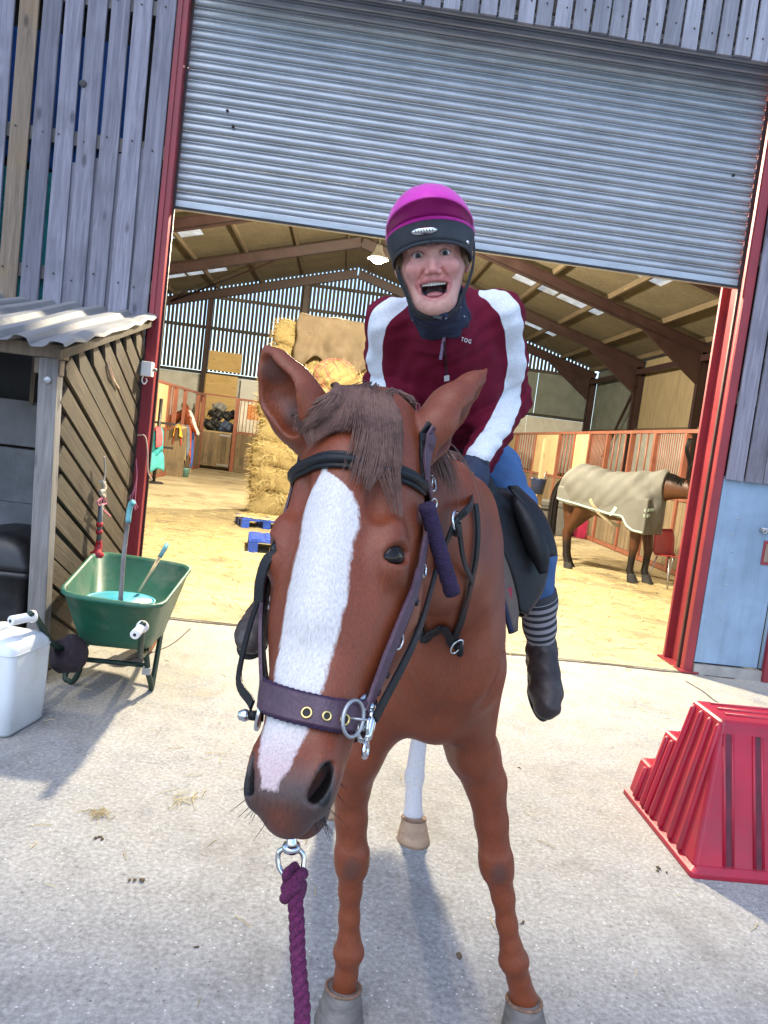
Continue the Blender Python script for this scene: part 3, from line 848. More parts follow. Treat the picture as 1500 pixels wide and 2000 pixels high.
# ------------------------------------------------------------------ roller shutter
sh = thing('roller_shutter', 'galvanised roller shutter half raised in the barn doorway', 'roller shutter', (0.80, 0.12, 3.17))
prof = []
for i in range(9):   # one convex lath
    t = i / 8; prof.append((-0.016 * math.sin(PI * t) ** 0.8, 0.010 + t * 0.060))
prof = [(0.010, 0.0), (-0.003, 0.003), (-0.011, 0.012), (-0.0145, 0.024), (-0.013, 0.036), (-0.006, 0.047), (0.002, 0.053), (0.010, 0.0555), (0.010, 0.0585), (0.0, 0.061), (-0.005, 0.066), (-0.001, 0.071), (0.010, 0.0735), (0.010, 0.0752)]
m = MB()
HW = 2.262
m.loft([[(-HW, p[0], p[1]) for p in prof], [(HW, p[0], p[1]) for p in prof]], closed=False, smooth=True)
lath = m.mesh('slat')
for k in range(28):
    o = link('slat', lath, M['galv'], sh, (0, random.uniform(-0.0015, 0.0015), 0.075 + k * 0.0752))
m = MB(); m.box(-HW, HW, -0.022, 0.012, 0.0, 0.073); bb = m.build('bottom_bar', M['galv'], sh, 0.006)
m = MB(); m.box(-HW, HW, -0.03, -0.024, 0.004, 0.022); m.build('rubber_seal', M['rubber'], bb)
for s in (-1, 1):
    m = MB(); m.box(s * HW - 0.012, s * HW + 0.012, -0.045, -0.024, -3.16, 2.0); m.build('guide_channel', M['dark_steel'], sh)
for px, py in ((455, 247), (444, 216), (1433, 342)):
    c = W(px, py, 0.10) - V(0.80, 0.12, 3.17); m = MB(); m.lathe([(0, 0.008), (0.010, 0.006), (0.012, -0.01)], c, (0, -1, 0), 10); m.build('fixing_hole', M['rubber'], sh)

# ------------------------------------------------------------------ lamps hung in the ridge
def emis(name, c, s):
    t = NT(name); e = t.n('Emission', {'Color': (*c, 1), 'Strength': s}); t.t.links.new(e.outputs[0], t.t.nodes['Material Output'].inputs[0]); return t.m
M['lamp_glass'] = emis('lit lamp lens', (1.0, 0.93, 0.75), 45.0)
LAMP_C = (1.0, 0.87, 0.63)
def lamp(loc, power, label):
    t = thing('barn_lamp', label, 'lamp', loc, group='lamps hung along the barn ridge')
    m = MB(); m.lathe([(0.05, 0.30), (0.07, 0.28), (0.09, 0.18), (0.17, 0.06), (0.23, 0.0), (0.222, 0.0), (0.16, 0.055), (0.08, 0.17), (0.0, 0.2)], n=28); m.build('shade', M['dull_metal'], t)
    m = MB(); m.lathe([(0.0, -0.10), (0.08, -0.085), (0.15, -0.03), (0.175, 0.03), (0.17, 0.045)], n=24); m.build('lens', M['lamp_glass'], t)
    m = MB(); m.tube([(0, 0, 0.3), (0, 0, 7.55 - loc[2])], 0.012, 6); m.build('hanger', M['dull_metal'], t)
    l = bpy.data.lights.new('lamp_light', 'POINT'); l.energy = power; l.color = LAMP_C; l.shadow_soft_size = 0.16
    lo = bpy.data.objects.new('lamp_light', l); col.objects.link(lo); lo.parent = t; lo.location = (0, 0, -0.28)
    return t
lc = W(738, 508, 11.0)
lamp(tuple(lc + V(0, 0, 0.02)), 1700.0, 'bright lit high bay lamp beside the rider\'s helmet, under the barn ridge')
lamp((0.45, 2.5, 5.35), 2000.0, 'high bay lamp just inside the doorway, hidden above the raised shutter')
# ================================================================== THINGS IN THE YARD
def clip_poly(poly, a, b, c):
    """keep a*x+b*y<=c"""
    out = []
    for i in range(len(poly)):
        p, q = poly[i], poly[(i + 1) % len(poly)]
        fp, fq = a * p[0] + b * p[1] - c, a * q[0] + b * q[1] - c
        if fp <= 0: out.append(p)
        if (fp < 0) != (fq < 0) and fp != fq:
            t = fp / (fp - fq); out.append((p[0] + t * (q[0] - p[0]), p[1] + t * (q[1] - p[1])))
    return out
def prism(m, poly, fn, t):
    """poly in 2D; fn(u,v,d) -> point; depth 0..t"""
    n = len(poly)
    m.add([fn(u, v, 0) for u, v in poly] + [fn(u, v, t) for u, v in poly],
          [tuple(range(n)), tuple(reversed(range(n, 2 * n)))] + [((i + 1) % n, i, i + n, (i + 1) % n + n) for i in range(n)])
    return m
# ------------------------------------------------------------------ lean-to shed
SX = -1.555
lt = thing('lean_to_shed', 'low lean-to shed with diagonal brown boards and corrugated tin roof', 'shed', (SX, 0, 0))
def roofz(y): return 2.27 + 0.235 * y
region = [(-1.63, 0.0), (-0.02, 0.0), (-0.02, roofz(-0.02) - 0.05), (-1.63, roofz(-1.63) - 0.05)]
sl_, W_ = 0.48, 0.126
ang = math.atan(sl_); cx, sx_ = math.cos(ang), math.sin(ang)
# boards run down towards the barn: v = -sl*u + c
c0 = -1.2; i = 0
while c0 < 2.4:
    lo, hi = c0, c0 + W_ / cx
    poly = clip_poly(region, sl_, 1, hi); poly = clip_poly(poly, -sl_, -1, -lo) if len(poly) > 2 else []
    if len(poly) > 2:
        dp = random.uniform(-0.004, 0.004)
        cu = sum(p[0] for p in poly) / len(poly); cv = sum(p[1] for p in poly) / len(poly)
        # board in its own frame: local z along the grain
        m = MB()
        du, dv = cx, -sx_
        for_ = lambda u, v, d: (dp - d, (u - cu) * (-dv) + (v - cv) * du, (u - cu) * du + (v - cv) * dv)
        prism(m, poly, for_, 0.022)
        o = m.build('diagonal_board', M['diag'], lt, 0.003, 1)
        o.location = (0.0, cu, cv)
        o.rotation_euler = (-(PI / 2 - (-ang)) + 0.0, 0, 0)
        a_ = math.atan2(-du, dv)  # rotate local z onto (du,dv)
        o.rotation_euler = (a_, 0, 0)
    c0 += W_ / cx + 0.026; i += 1
m = MB(); m.box(-0.05, -0.03, -1.62, -0.02, 0, roofz(-1.6) - 0.1); m.build('lining', M['slat_dark'], lt)
# leaning corner post and front beam
a0 = W(70, 1335, -1.70) - V(SX, 0, 0); a0[2] = 0.0; a1 = W(101, 700, -1.70) - V(SX, 0, 0)
m = MB(); m.bar(a0, a1 + V(0, 0, 0.0), 0.10, 0.10, (1, 0, 0)); m.build('corner_post', M['timber'], lt, 0.008)
c = W(92, 742, -1.76) - V(SX, 0, 0); m = MB(); m.lathe([(0, 0.006), (0.012, 0.006), (0.02, 0.0)], c, (0, -1, 0), 12); m.build('bolt_head', M['dull_metal'], lt)
zb_ = a1[2]
m = MB((-0.9, -1.7, zb_)); m.box(-2.6, 0.02, -1.745, -1.655, zb_ - 0.0, zb_ + 0.075); m.build('front_beam', M['board_brown'], lt, 0.006)
m = MB(); m.box(-0.14, 0.0, -1.73, -1.66, zb_ - 0.09, zb_ - 0.004); m.build('packing_block', M['board_brown'], lt, 0.004)
# corrugated sheets (overlapping), lifted at the verge
def tin(x0, x1, dz, name):
    m = MB(); secs = []
    n = int((x1 - x0) / 0.0125); r = random.Random(name + str(x0))
    def prof(x):
        t = ((x - x0) % 0.19) / 0.19
        return 0.034 * (sst(0.05, 0.22, t) - sst(0.5, 0.67, t))
    for j in range(13):
        y = 0.05 - (1.93 + 0.03 * r.random()) * j / 12
        row = []
        for i in range(n + 1):
            x = x0 + (x1 - x0) * i / n
            z = roofz(y) + dz + float(prof(x)) + 0.006 * math.sin(x * 9 + y * 3)
            ed = max(0, (x - x1 + 0.10) / 0.10)
            z += -0.022 * ed + 0.012 * ed * math.sin(y * 17) + (0.012 * math.sin(x * 23) if j == 12 else 0)
            row.append((x, y + (0.015 * math.sin(x * 31) if j == 12 else 0), z))
        secs.append(row)
    m.loft(secs, closed=False, smooth=False)
    o = m.build(name, M['zinc_roof'], lt)
    s_ = o.modifiers.new('s', 'SOLIDIFY'); s_.thickness = 0.003
    return o
tin(-0.80, 0.07, 0.055, 'roof_sheet'); tin(-1.75, -0.72, 0.047, 'roof_sheet'); tin(-2.65, -1.68, 0.055, 'roof_sheet')
# timber verge strip that catches the light
m = MB(); m.bar((0.035, -1.87, roofz(-1.87) + 0.012), (0.035, -0.02, roofz(-0.02) + 0.012), 0.022, 0.05, (1, 0, 0)); m.build('verge_strip', M['diag'], lt)
# back and block wall
m = MB(); m.box(-2.7, -0.06, -0.06, -0.045, 1.58, 2.2); m.build('back_board', M['dark_panel'], lt)
for z0_, z1_ in ((0.0, 0.40), (0.41, 0.80), (0.81, 1.215), (1.235, 1.575)):
    for x0_, x1_ in ((-2.75, -1.45), (-1.44, -0.06)):
        m = MB((x0_, -0.15, z0_)); m.box(x0_, x1_, -0.16 + random.uniform(-0.002, 0.002), -0.05, z0_, z1_ + (0.008 if z1_ < 0.9 else 0)); m.build('wall_block', M['block'], lt, 0.004, 1)
for x in (-0.75, -1.05): 
    m = MB((x, -0.2, 0)); m.box(x, x + 0.03, -0.2, -0.17, 1.55, 1.95); m.build('stud', M['board_brown'], lt)

# blue sheet and teal netting hung behind the cladding
def hanging(name, label, cat, x0, x1, z0, z1, y, mt, am, seed):
    r = np.random.default_rng(seed); n, k = 40, 24; V_ = []
    m = MB(((x0 + x1) / 2, y, z1)); secs = []
    for j in range(k):
        z = z1 + (z0 - z1) * j / (k - 1); row = []
        for i in range(n):
            x = x0 + (x1 - x0) * i / (n - 1)
            row.append((x, y + am * math.sin(x * 13 + seed + 1.2 * math.sin(z * 2)) * (0.4 + 0.6 * j / k) + am * 0.4 * math.sin(z * 7 + x * 5), z + 0.03 * math.sin(x * 4 + seed) * (j / k)))
        secs.append(row)
    m.loft(secs, closed=False); o = m.build(name, mt); s_ = o.modifiers.new('s', 'SOLIDIFY'); s_.thickness = 0.004
    return tag(o, label, cat)
hanging('tarpaulin', 'blue tarpaulin showing through gaps in the upper left boards', 'tarpaulin', -3.6, -1.85, 3.35, 4.30, 0.075, M['blue_tarp'], 0.015, 1)
hanging('netting', 'teal netting showing through gaps low in the left boards', 'netting', -3.6, -2.05, 2.15, 3.30, 0.075, M['teal_net'], 0.015, 2)

# ------------------------------------------------------------------ switch box and twine on the left post
c = W(292, 722, -0.02)
t = thing('switch_box', 'small white electrical switch box on the left red post', 'switch box', tuple(c))
m = MB(); m.box(-0.045, 0.035, -0.085, 0.0, -0.055, 0.055); b = m.build('box', M['white_plastic'], t, 0.006)
m = MB(); m.box(-0.075, -0.046, -0.07, 0.0, -0.06, 0.045); m.build('side_plate', M['grey_plastic'], t, 0.004)
m = MB(); m.lathe([(0, 0.03), (0.012, 0.028), (0.014, 0.0)], (0.035, -0.04, 0.0), (1, 0, 0), 12); m.build('switch_knob', M['grey_plastic'], t)
m = MB(); m.tube(spline([(-0.03, -0.05, -0.055), (-0.035, -0.06, -0.09), (-0.015, -0.06, -0.115), (0.0, -0.05, -0.09), (-0.01, -0.04, -0.07)], 5), 0.005, 8); m.build('cable_loop', M['white_plastic'], t)
m = MB(); m.tube(spline([W(268, 850, -0.03), W(283, 852, -0.035), W(288, 880, -0.035), W(289, 920, -0.03), W(297, 938, -0.02)], 6), 0.006, 7)
tag(m.build('twine', M['tan_twine']), 'pale twine loop hanging down the front of the left red post', 'twine')
m = MB()
for dx in (0, 3, -2): m.tube(spline([W(266, 898 + dx, -0.05), W(267, 930, -0.055), W(262 + dx, 960, -0.06), W(258 + 2 * dx, 975 + dx, -0.06), W(266 + dx, 995 - dx, -0.055)], 6), 0.004, 6)
tag(m.build('twine', M['pink_twine']), 'pink baler twine knotted at the foot of the diagonal boards by the post', 'twine')
m = MB(); m.tube(spline([XP(210, 712, SX + 0.01), XP(218, 735, SX + 0.015), XP(225, 748, SX + 0.012), XP(232, 758, SX + 0.015)], 5), 0.006, 6); m.tube(spline([XP(214, 705, SX + 0.01), XP(217, 722, SX + 0.012), XP(226, 750, SX + 0.012)], 5), 0.004, 6)
tag(m.build('twine', M['tan_twine']), 'frayed pale twine tied high on the diagonal shed boards', 'twine')
# tool hung by a rope on the diagonal boards
ys_ = XP(200, 960, SX + 0.05)[1]
def S_(px, py, dx=0.05): return XP(px, py, SX + dx)
t = thing('hung_hand_tool', 'red and grey handled tool hung by white rope on diagonal boards', 'tool', tuple(S_(192, 1080)))
O_ = S_(192, 1080)
m = MB(); m.tube(spline([S_(204, 892) - O_, S_(205, 920) - O_, S_(203, 945) - O_], 5), 0.006, 8)
for k in range(3): m.tube(spline([S_(198 + 3 * k, 940) - O_, S_(206 - 2 * k, 952) - O_, S_(196 + 4 * k, 962) - O_, S_(204, 970) - O_], 5), 0.012, 8)
m.build('rope', M['white_rope'], t)
m = MB()
for k in range(4): m.tube(spline([S_(201, 968) - O_, S_(190 + 6 * k, 982) - O_, S_(198, 990) - O_, S_(204 + 4 * k, 1000 + 3 * k) - O_], 5), 0.005, 6)
m.build('twine_knot', M['pink_twine'], t)
m = MB(); m.tube([S_(197, 985) - O_, S_(193, 1062) - O_], [0.016, 0.018], 12); sh_ = m.build('shaft', M['grey_plastic'], t)
m = MB(); m.tube([S_(194.5, 1020) - O_, S_(194, 1028) - O_], 0.022, 12); m.tube([S_(193.8, 1035) - O_, S_(193.5, 1042) - O_], 0.022, 12); m.build('grip_band', M['red_grip'], t)
m = MB(); m.tube(spline([S_(193, 1055) - O_, S_(193, 1065) - O_, S_(190, 1080) - O_, S_(188, 1100) - O_], 4), [0.02] * 4 + [0.024] * 4 + [0.045] * 4 + [0.05], 14); m.build('head', M['red_grip'], t)

# ------------------------------------------------------------------ black bin inside the shed
bc = V(-1.98, -1.15, 0)
t = thing('storage_bin', 'black plastic feed bin with rounded lid inside the shed', 'bin', tuple(bc))
def rrect(hx, hy, r, z, n=5, cx_=0, cy_=0):
    out = []
    for qx, qy, a0_ in ((1, 1, 0), (-1, 1, 90), (-1, -1, 180), (1, -1, 270)):
        for k in range(n + 1):
            a_ = R(a0_ + 90 * k / n); out.append((cx_ + qx * (hx - r) + r * math.cos(a_), cy_ + qy * (hy - r) + r * math.sin(a_), z))
    return out
m = MB(); m.loft([rrect(0.20, 0.26, 0.04, 0.0), rrect(0.22, 0.28, 0.05, 0.30), rrect(0.23, 0.29, 0.05, 0.52), rrect(0.255, 0.31, 0.05, 0.525), rrect(0.255, 0.31, 0.05, 0.56)], caps=True); m.build('body', M['black_plastic'], t)
m = MB(); m.loft([rrect(0.25, 0.305, 0.05, 0.562), rrect(0.25, 0.30, 0.06, 0.60), rrect(0.22, 0.29, 0.09, 0.70), rrect(0.15, 0.25, 0.1, 0.76), rrect(0.06, 0.2, 0.05, 0.78)], caps=True); l_ = m.build('lid', M['black_plastic'], t)
m = MB(); m.bar((0.235, -0.1, 0.64), (0.235, 0.1, 0.64), 0.05, 0.03); m.build('catch', M['grey_plastic'], t, 0.006)

# ------------------------------------------------------------------ white water container
cb = G(40, 1432); cb = V(-1.485, -2.33, 0)
t = thing('jerrycan', 'milky white plastic water container on the concrete by the shed', 'container', tuple(cb), R(-12))
m = MB()
m.loft([rrect(0.125, 0.14, 0.035, 0.0), rrect(0.140, 0.155, 0.04, 0.02), rrect(0.145, 0.16, 0.04, 0.20), rrect(0.147, 0.162, 0.04, 0.385), rrect(0.143, 0.158, 0.045, 0.42), rrect(0.12, 0.135, 0.05, 0.452), rrect(0.07, 0.09, 0.04, 0.462)], caps=True)
b = m.build('body', M['can_plastic'], t)
m = MB(); m.tube(spline([(-0.05, -0.09, 0.452), (-0.05, -0.07, 0.470), (-0.05, 0.05, 0.470), (-0.05, 0.075, 0.452)], 6), 0.012, 10); m.build('handle', M['can_plastic'], t)
m = MB(); m.lathe([(0.03, 0.44), (0.032, 0.462), (0.03, 0.474), (0, 0.476)], (-0.085, 0.09, 0), n=18); m.build('cap', M['white_plastic'], t)
m = MB(); m.loft([rrect(0.1455, 0.1605, 0.04, 0.395), rrect(0.150, 0.165, 0.04, 0.40), rrect(0.1455, 0.1605, 0.04, 0.405)]); m.build('rim', M['can_plastic'], t)

# ------------------------------------------------------------------ green wheelbarrow
wb0 = V(-1.15, -1.65, 0.0)
t = thing('wheelbarrow', 'green plastic wheelbarrow with white grips beside the shed', 'wheelbarrow', tuple(wb0))
def q4(c4, r, n=4):
    """rounded quad through 4 corners"""
    out = []; c4 = [np.asarray(c, float) for c in c4]
    for i in range(4):
        p, a_, b_ = c4[i], c4[i - 1], c4[(i + 1) % 4]
        e0 = p + nrm(a_ - p) * r; e1 = p + nrm(b_ - p) * r
        for k in range(n + 1):
            u = k / n; out.append(e0 * (1 - u) ** 2 + p * 2 * u * (1 - u) + e1 * u * u)
    return out
rim = [G(113, 1163, 0.62) - wb0, G(312, 1192, 0.62) - wb0, G(376, 1108, 0.62) - wb0, G(186, 1080, 0.62) - wb0]
rc = sum(rim) / 4
bot = [W(150, 1246, -1.88) - wb0, W(288, 1256, -1.88) - wb0, V(0.24, 0.30, 0.33), V(-0.22, 0.30, 0.33)]
for p in bot: p[2] = 0.30
def lerp4(a, b, u): return [x * (1 - u) + y * u for x, y in zip(a, b)]
m = MB()
out_ = [q4(bot, 0.10), q4(lerp4(bot, rim, 0.12), 0.13), q4(lerp4(bot, rim, 0.55), 0.15), q4(lerp4(bot, rim, 0.97), 0.17)]
rim2 = [rc + (p - rc) * 1.035 for p in rim]
out_ += [q4(rim2, 0.17), [p + V(0, 0, 0.016) for p in q4(rim2, 0.17)], [p + V(0, 0, 0.018) for p in q4([rc + (p - rc) * 0.985 for p in rim], 0.17)]]
inn = [q4([rc + (p - rc) * 0.965 for p in rim], 0.17), q4(lerp4([bot[i] * 0.95 + V(0, 0, 0.016) for i in range(4)], [rc + (p - rc) * 0.96 for p in rim], 0.5), 0.15), [p + V(0, 0, 0.012) for p in q4([b_ * V(0.95, 0.95, 1) for b_ in bot], 0.10)]]
m.loft(out_ + inn)
n_ = len(out_[0]); nb = len(m.v)
m.f.append(tuple(reversed(range(n_)))); m.smooth.append(False)
m.f.append(tuple(range(nb - n_, nb))); m.smooth.append(False)
m.build('tray', M['green_plastic'], t)
# tubular frame
hl = W(20, 1213, -2.42) - wb0; hl2 = W(68, 1203, -2.30) - wb0; hr = W(263, 1240, -2.42) - wb0; hr2 = W(280, 1222, -2.28) - wb0
for a_, b_, s in ((hl, hl2, -1), (hr, hr2, 1)):
    m = MB(); m.tube(spline([b_ + (b_ - a_) * -0.3, b_, V(s * 0.21 + 0.02, -0.32, 0.295), V(s * 0.15 + 0.02, 0.35, 0.27), V(s * 0.08 + 0.02, 0.72, 0.20)], 6), 0.016, 10); m.build('side_tube', M['green_tube'], t)
    m = MB(); d = nrm(b_ - a_)
    m.tube([a_, a_ + d * 0.004, a_ + d * 0.012, a_ + d * 0.11, a_ + d * 0.118, a_ + d * 0.130], [0.020, 0.024, 0.024, 0.022, 0.031, 0.031], 16); gp = m.build('grip', M['white_plastic'], t)
    m = MB(); m.tube([a_ - d * 0.002, a_ + d * 0.002], 0.008, 10); m.build('grip_hole', M['rubber'], gp)
lr = G(293, 1352) - wb0; ll = G(133, 1338) - wb0
m = MB(); m.tube(spline([V(0.215, -0.15, 0.285), lr * 0.5 + V(0.215, -0.15, 0.285) * 0.5, lr + V(0, 0, 0.05), lr + V(0.0, 0.02, 0.018), lr + V(-0.01, 0.09, 0.018), V(0.2, 0.3, 0.28)], 6), 0.016, 10); m.build('leg', M['green_tube'], t)
m = MB(); m.tube(spline([V(-0.15, -0.15, 0.285), (ll + V(-0.14, -0.15, 0.285)) * 0.5 + V(0.03, 0, -0.02), ll + V(0.03, 0, 0.03), ll + V(0.0, 0.02, 0.018), ll + V(-0.03, 0.06, 0.06), V(-0.16, 0.3, 0.28)], 6), 0.016, 10); m.build('leg', M['green_tube'], t)
m = MB(); m.tube([W(168, 1288, -1.75) - wb0, W(288, 1300, -1.72) - wb0], 0.014, 10); m.build('cross_brace', M['green_tube'], t)
m = MB(); m.tube([W(150, 1248, -1.84) - wb0, W(284, 1260, -1.82) - wb0], 0.012, 10); m.build('cross_brace', M['green_tube'], t)
m = MB(); m.box(0.20, 0.245, -0.13, -0.10, 0.13, 0.17); m.build('bracket', M['dull_metal'], t)
wc = V(0.03, 0.72, 0.19)
m = MB(); m.lathe([(0.11, -0.035), (0.16, -0.045), (0.185, -0.03), (0.19, 0), (0.185, 0.03), (0.16, 0.045), (0.11, 0.035)], wc, (1, 0, 0), 28); wh = m.build('wheel', M['terracotta'], t)
m = MB(); m.lathe([(0, -0.03), (0.11, -0.03), (0.112, 0.0), (0.11, 0.03), (0, 0.03)], wc, (1, 0, 0), 24); m.build('hub', M['terracotta'], wh)
# blue skip tub and two handles in the tray
c = V(-1.145, -1.62, 0.315)
t = thing('tub_trug', 'round turquoise plastic tub lying in the green wheelbarrow', 'tub', tuple(c))
m = MB(); m.lathe([(0.0, 0.005), (0.13, 0.0), (0.155, 0.10), (0.185, 0.185), (0.196, 0.19), (0.194, 0.198), (0.182, 0.195), (0.15, 0.10), (0.127, 0.012), (0.0, 0.012)], n=36); b = m.build('tub', M['teal_plastic'], t)
m = MB(); m.lathe([(0.0, 0.20), (0.176, 0.198), (0.182, 0.186), (0, 0.186)], n=36); m.build('lid', M['teal_plastic'], t)
m = MB()
p0, p1 = W(235, 1178, -1.75), W(252, 1000, -1.52)
m.tube(spline([p0, p0 * 0.5 + p1 * 0.5 + V(-0.006, 0, 0), p1], 6), [0.013] * 13, 10)
t = thing('muck_fork', 'old brown fork shaft with turquoise top standing in the wheelbarrow', 'fork', tuple(p0))
m.o = p0.copy(); m.v = [tuple(np.array(v) - p0) for v in m.v]; m.build('shaft', M['timber'], t, loc=(0, 0, 0))
m = MB(p0); p2 = W(262, 980, -1.53); m.tube(spline([p1 - (p1 - p0) * 0.12, p1, W(256, 985, -1.52), p2], 5), [0.016] * 10 + [0.018] * 5 + [0.014], 10); m.build('handle_top', simple('faded turquoise grip', (0.12, 0.36, 0.38), 0.6, 0.2, 30, dirt=(0.3, 0.3, 0.28)), t, loc=(0, 0, 0))
p0, p1 = W(272, 1156, -1.45), W(312, 1088, -1.32); p2 = W(327, 1062, -1.27)
t = thing('broom_handle', 'thin pale handle with mint grip leaning in the wheelbarrow', 'handle', tuple(p0))
m = MB(p0); m.tube([p0, p1], 0.010, 10); m.build('shaft', M['newtimber'], t, loc=(0, 0, 0))
m = MB(p0); m.tube([p1, p2], [0.013, 0.015], 10); m.build('grip', simple('faded turquoise grip', (0.12, 0.36, 0.38)), t, loc=(0, 0, 0))
# dark cloth bag sagging off the left grip tube
bg = W(137, 1272, -1.98)
B_ = Body()
B_.ell(bg + V(0.0, 0, -0.01), (0.095, 0.075, 0.105), 0.03, ax=[(1, 0, 0.35), (0, 1, 0), (-0.35, 0, 1)])
B_.ell(bg + V(-0.03, -0.02, -0.06), (0.06, 0.06, 0.05), 0.03)
B_.ell(bg + V(-0.045, -0.05, 0.07), (0.05, 0.075, 0.10), 0.02, '-', ax=[(1, 0, 0.35), (0, 1, 0), (-0.35, 0, 1)])
me, vv = B_.mesh('cloth_bag', [np.arange(bg[i] - 0.17, bg[i] + 0.17, 0.0055) for i in range(3)], post=lambda f, X, Y, Z: f + 0.004 * np.sin(X * 70 + Z * 40) * np.sin(Z * 65 - Y * 50))
me.transform(Matrix.Translation(-Vector(bg)))
tag(link('cloth_bag', me, M['dark_cloth'], None, tuple(bg)), 'dark plum cloth hat bag sagging from the left wheelbarrow handle', 'bag')

# ------------------------------------------------------------------ red mounting block
mbp = V(1.63, -3.2, 0)
t = thing('mounting_block', 'red plastic three step mounting block with ribbed sides', 'mounting block', tuple(mbp))
WX = 0.98
def side_prof(inset, zs=1.0):
    pass
# side outline (y from near face 0 to back 0.79), z heights; leaning in towards the top
levels = [(0.0, 0.235, 0.47, 0.60), (0.235, 0.245, 0.62, 0.40), (0.62, 0, 0.79, 0.20)]
def slant(z): return z * 0.21      # how far side and near face lean in
def ptL(y, z, out_=0.0): return (slant(z) - out_, y, z)
def ptR(y, z, out_=0.0): return (WX - slant(z) + out_, y, z)
def nearY(z): return slant(z) * 1.55
m = MB()
def slab(y0b, y0t, y1, z0, z1):
    # block between heights with leaning sides
    p = [ptL(y0b, z0), ptR(y0b, z0), ptR(y1, z0), ptL(y1, z0), ptL(y0t, z1), ptR(y0t, z1), ptR(y1, z1), ptL(y1, z1)]
    m.add(p, [(3, 2, 1, 0), (4, 5, 6, 7), (0, 1, 5, 4), (1, 2, 6, 5), (2, 3, 7, 6), (3, 0, 4, 7)])
slab(nearY(0.03), nearY(0.60), 0.465, 0.03, 0.60)
slab(0.467, 0.467, 0.60, 0.03, 0.40)
slab(0.602, 0.602, 0.725, 0.03, 0.205)
body = m.build('body', M['red_plastic'], t, 0.018, 3)
m = MB(); m.loft([rrect(WX / 2 + 0.01, 0.38, 0.02, 0.0, 4, WX / 2, 0.37), rrect(WX / 2 + 0.01, 0.38, 0.02, 0.022, 4, WX / 2, 0.37), rrect(WX / 2 - 0.02, 0.355, 0.02, 0.045, 4, WX / 2, 0.37)], smooth=False, caps=True); m.build('base_flange', M['red_plastic'], t, 0.004)
# rounded vertical ribs on both sides
for y, z1 in ((0.20, 0.585), (0.275, 0.585), (0.355, 0.585), (0.43, 0.585), (0.495, 0.385), (0.545, 0.385), (0.63, 0.19)):
    yb = y + (0.0 if y > 0.47 else (0.40 - y) * -0.28)
    for fn in (ptL, ptR):
        m = MB(); a_ = V(*fn(yb, 0.035, 0.001)); b_ = V(*fn(y, z1, 0.001)); m.tube([a_, a_ * 0.97 + b_ * 0.03, a_ * 0.03 + b_ * 0.97, b_], [0.012, 0.017, 0.015, 0.006], 10); m.build('rib', M['red_plastic'], t)
# vertical grooves on the near face, darker red strips framed by ribs
gm = simple('dark red groove', (0.10, 0.008, 0.02), 0.6, 0.3, 12, dirt=(0.02, 0.01, 0.012), dirtamt=0.7)
for x in (0.155, 0.285, 0.42, 0.56, 0.695, 0.825):
    a_ = V(x, nearY(0.05) - 0.0015, 0.05); b_ = V(x, nearY(0.55) - 0.0015, 0.55)
    m = MB(); m.bar(a_, b_, 0.024, 0.006, (1, 0, 0)); m.build('groove', gm, t)
    for dx in (-0.018, 0.018):
        m = MB(); m.tube([a_ + V(dx, 0, 0), b_ + V(dx, 0, 0)], 0.007, 8); m.build('groove_lip', M['red_plastic'], t)
a_ = V(0.345, nearY(0.40) - 0.012, 0.405)
m = MB(); m.bar(a_, a_ + V(0.30, 0, 0.0), 0.014, 0.014); m.build('handle_bar', M['dull_metal'], t, 0.003)
# tread ribs
for y0, y1, z in ((0.25, 0.455, 0.60), (0.48, 0.59, 0.40), (0.615, 0.715, 0.205)):
    for k in range(3):
        y = y0 + (y1 - y0) * (k + 0.5) / 3
        m = MB(); m.tube([ptL(y, z, -0.06), ptR(y, z, -0.06)], 0.008, 8); m.build('tread_rib', M['red_plastic'], t)

# ------------------------------------------------------------------ loose straw on the yard and in the barn
def strands(n, xr, yr, z, lmin, lmax, w, seed, keep=None, clumps=None):
    r = random.Random(seed); m = MB()
    for i in range(n):
        x, y = r.uniform(*xr), r.uniform(*yr)
        if clumps and r.random() < 0.75:
            cx_, cy_, cr = r.choice(clumps); x = r.gauss(cx_, cr); y = r.gauss(cy_, cr)
        if keep and not keep(x, y, r): continue
        a_ = r.uniform(0, 2 * PI); L = r.uniform(lmin, lmax); b_ = r.uniform(-0.3, 0.3); ww = w * r.uniform(0.6, 1.3)
        zz = z + r.uniform(0.001, 0.006); tl = r.uniform(-0.004, 0.012)
        d = V(math.cos(a_), math.sin(a_), 0); s = V(-d[1], d[0], 0); c_ = V(x, y, zz)
        P = [c_ - d * L / 2, c_ + s * L * b_ * 0.3 + V(0, 0, max(tl, 0)), c_ + d * L / 2 + V(0, 0, max(tl, 0) * 0.5)]
        vs_ = []
        for p in P: vs_ += [p - s * ww / 2, p + V(0, 0, ww * 0.6), p + s * ww / 2]
        m.add(vs_, [(0, 3, 4, 1), (1, 4, 5, 2), (3, 6, 7, 4), (4, 7, 8, 5)])
    return m
cl = [tuple(G(190, 1590)[:2]) + (0.025,), tuple(G(365, 1568)[:2]) + (0.05,), tuple(G(420, 1500)[:2]) + (0.25,), tuple(G(1255, 1380)[:2]) + (0.08,), (0.5, -0.15, 0.4), (2.2, -0.1, 0.4), (-0.4, -0.8, 0.5), (1.6, -0.9, 0.5)]
m = strands(300, (-2, 3.2), (-4.3, -0.05), 0.0, 0.02, 0.09, 0.0028, 3, clumps=cl)
tag(m.build('loose_straw', M['straw']), 'thin loose straws scattered on the yard concrete', None, None, 'stuff')
m = strands(9000, (-4.2, 5.4), (0.1, 9.5), 0.006, 0.05, 0.2, 0.006, 4, keep=lambda x, y, r: r.random() < 0.25 + 0.75 * math.exp(-((y - 3.8) / 2.4) ** 2))
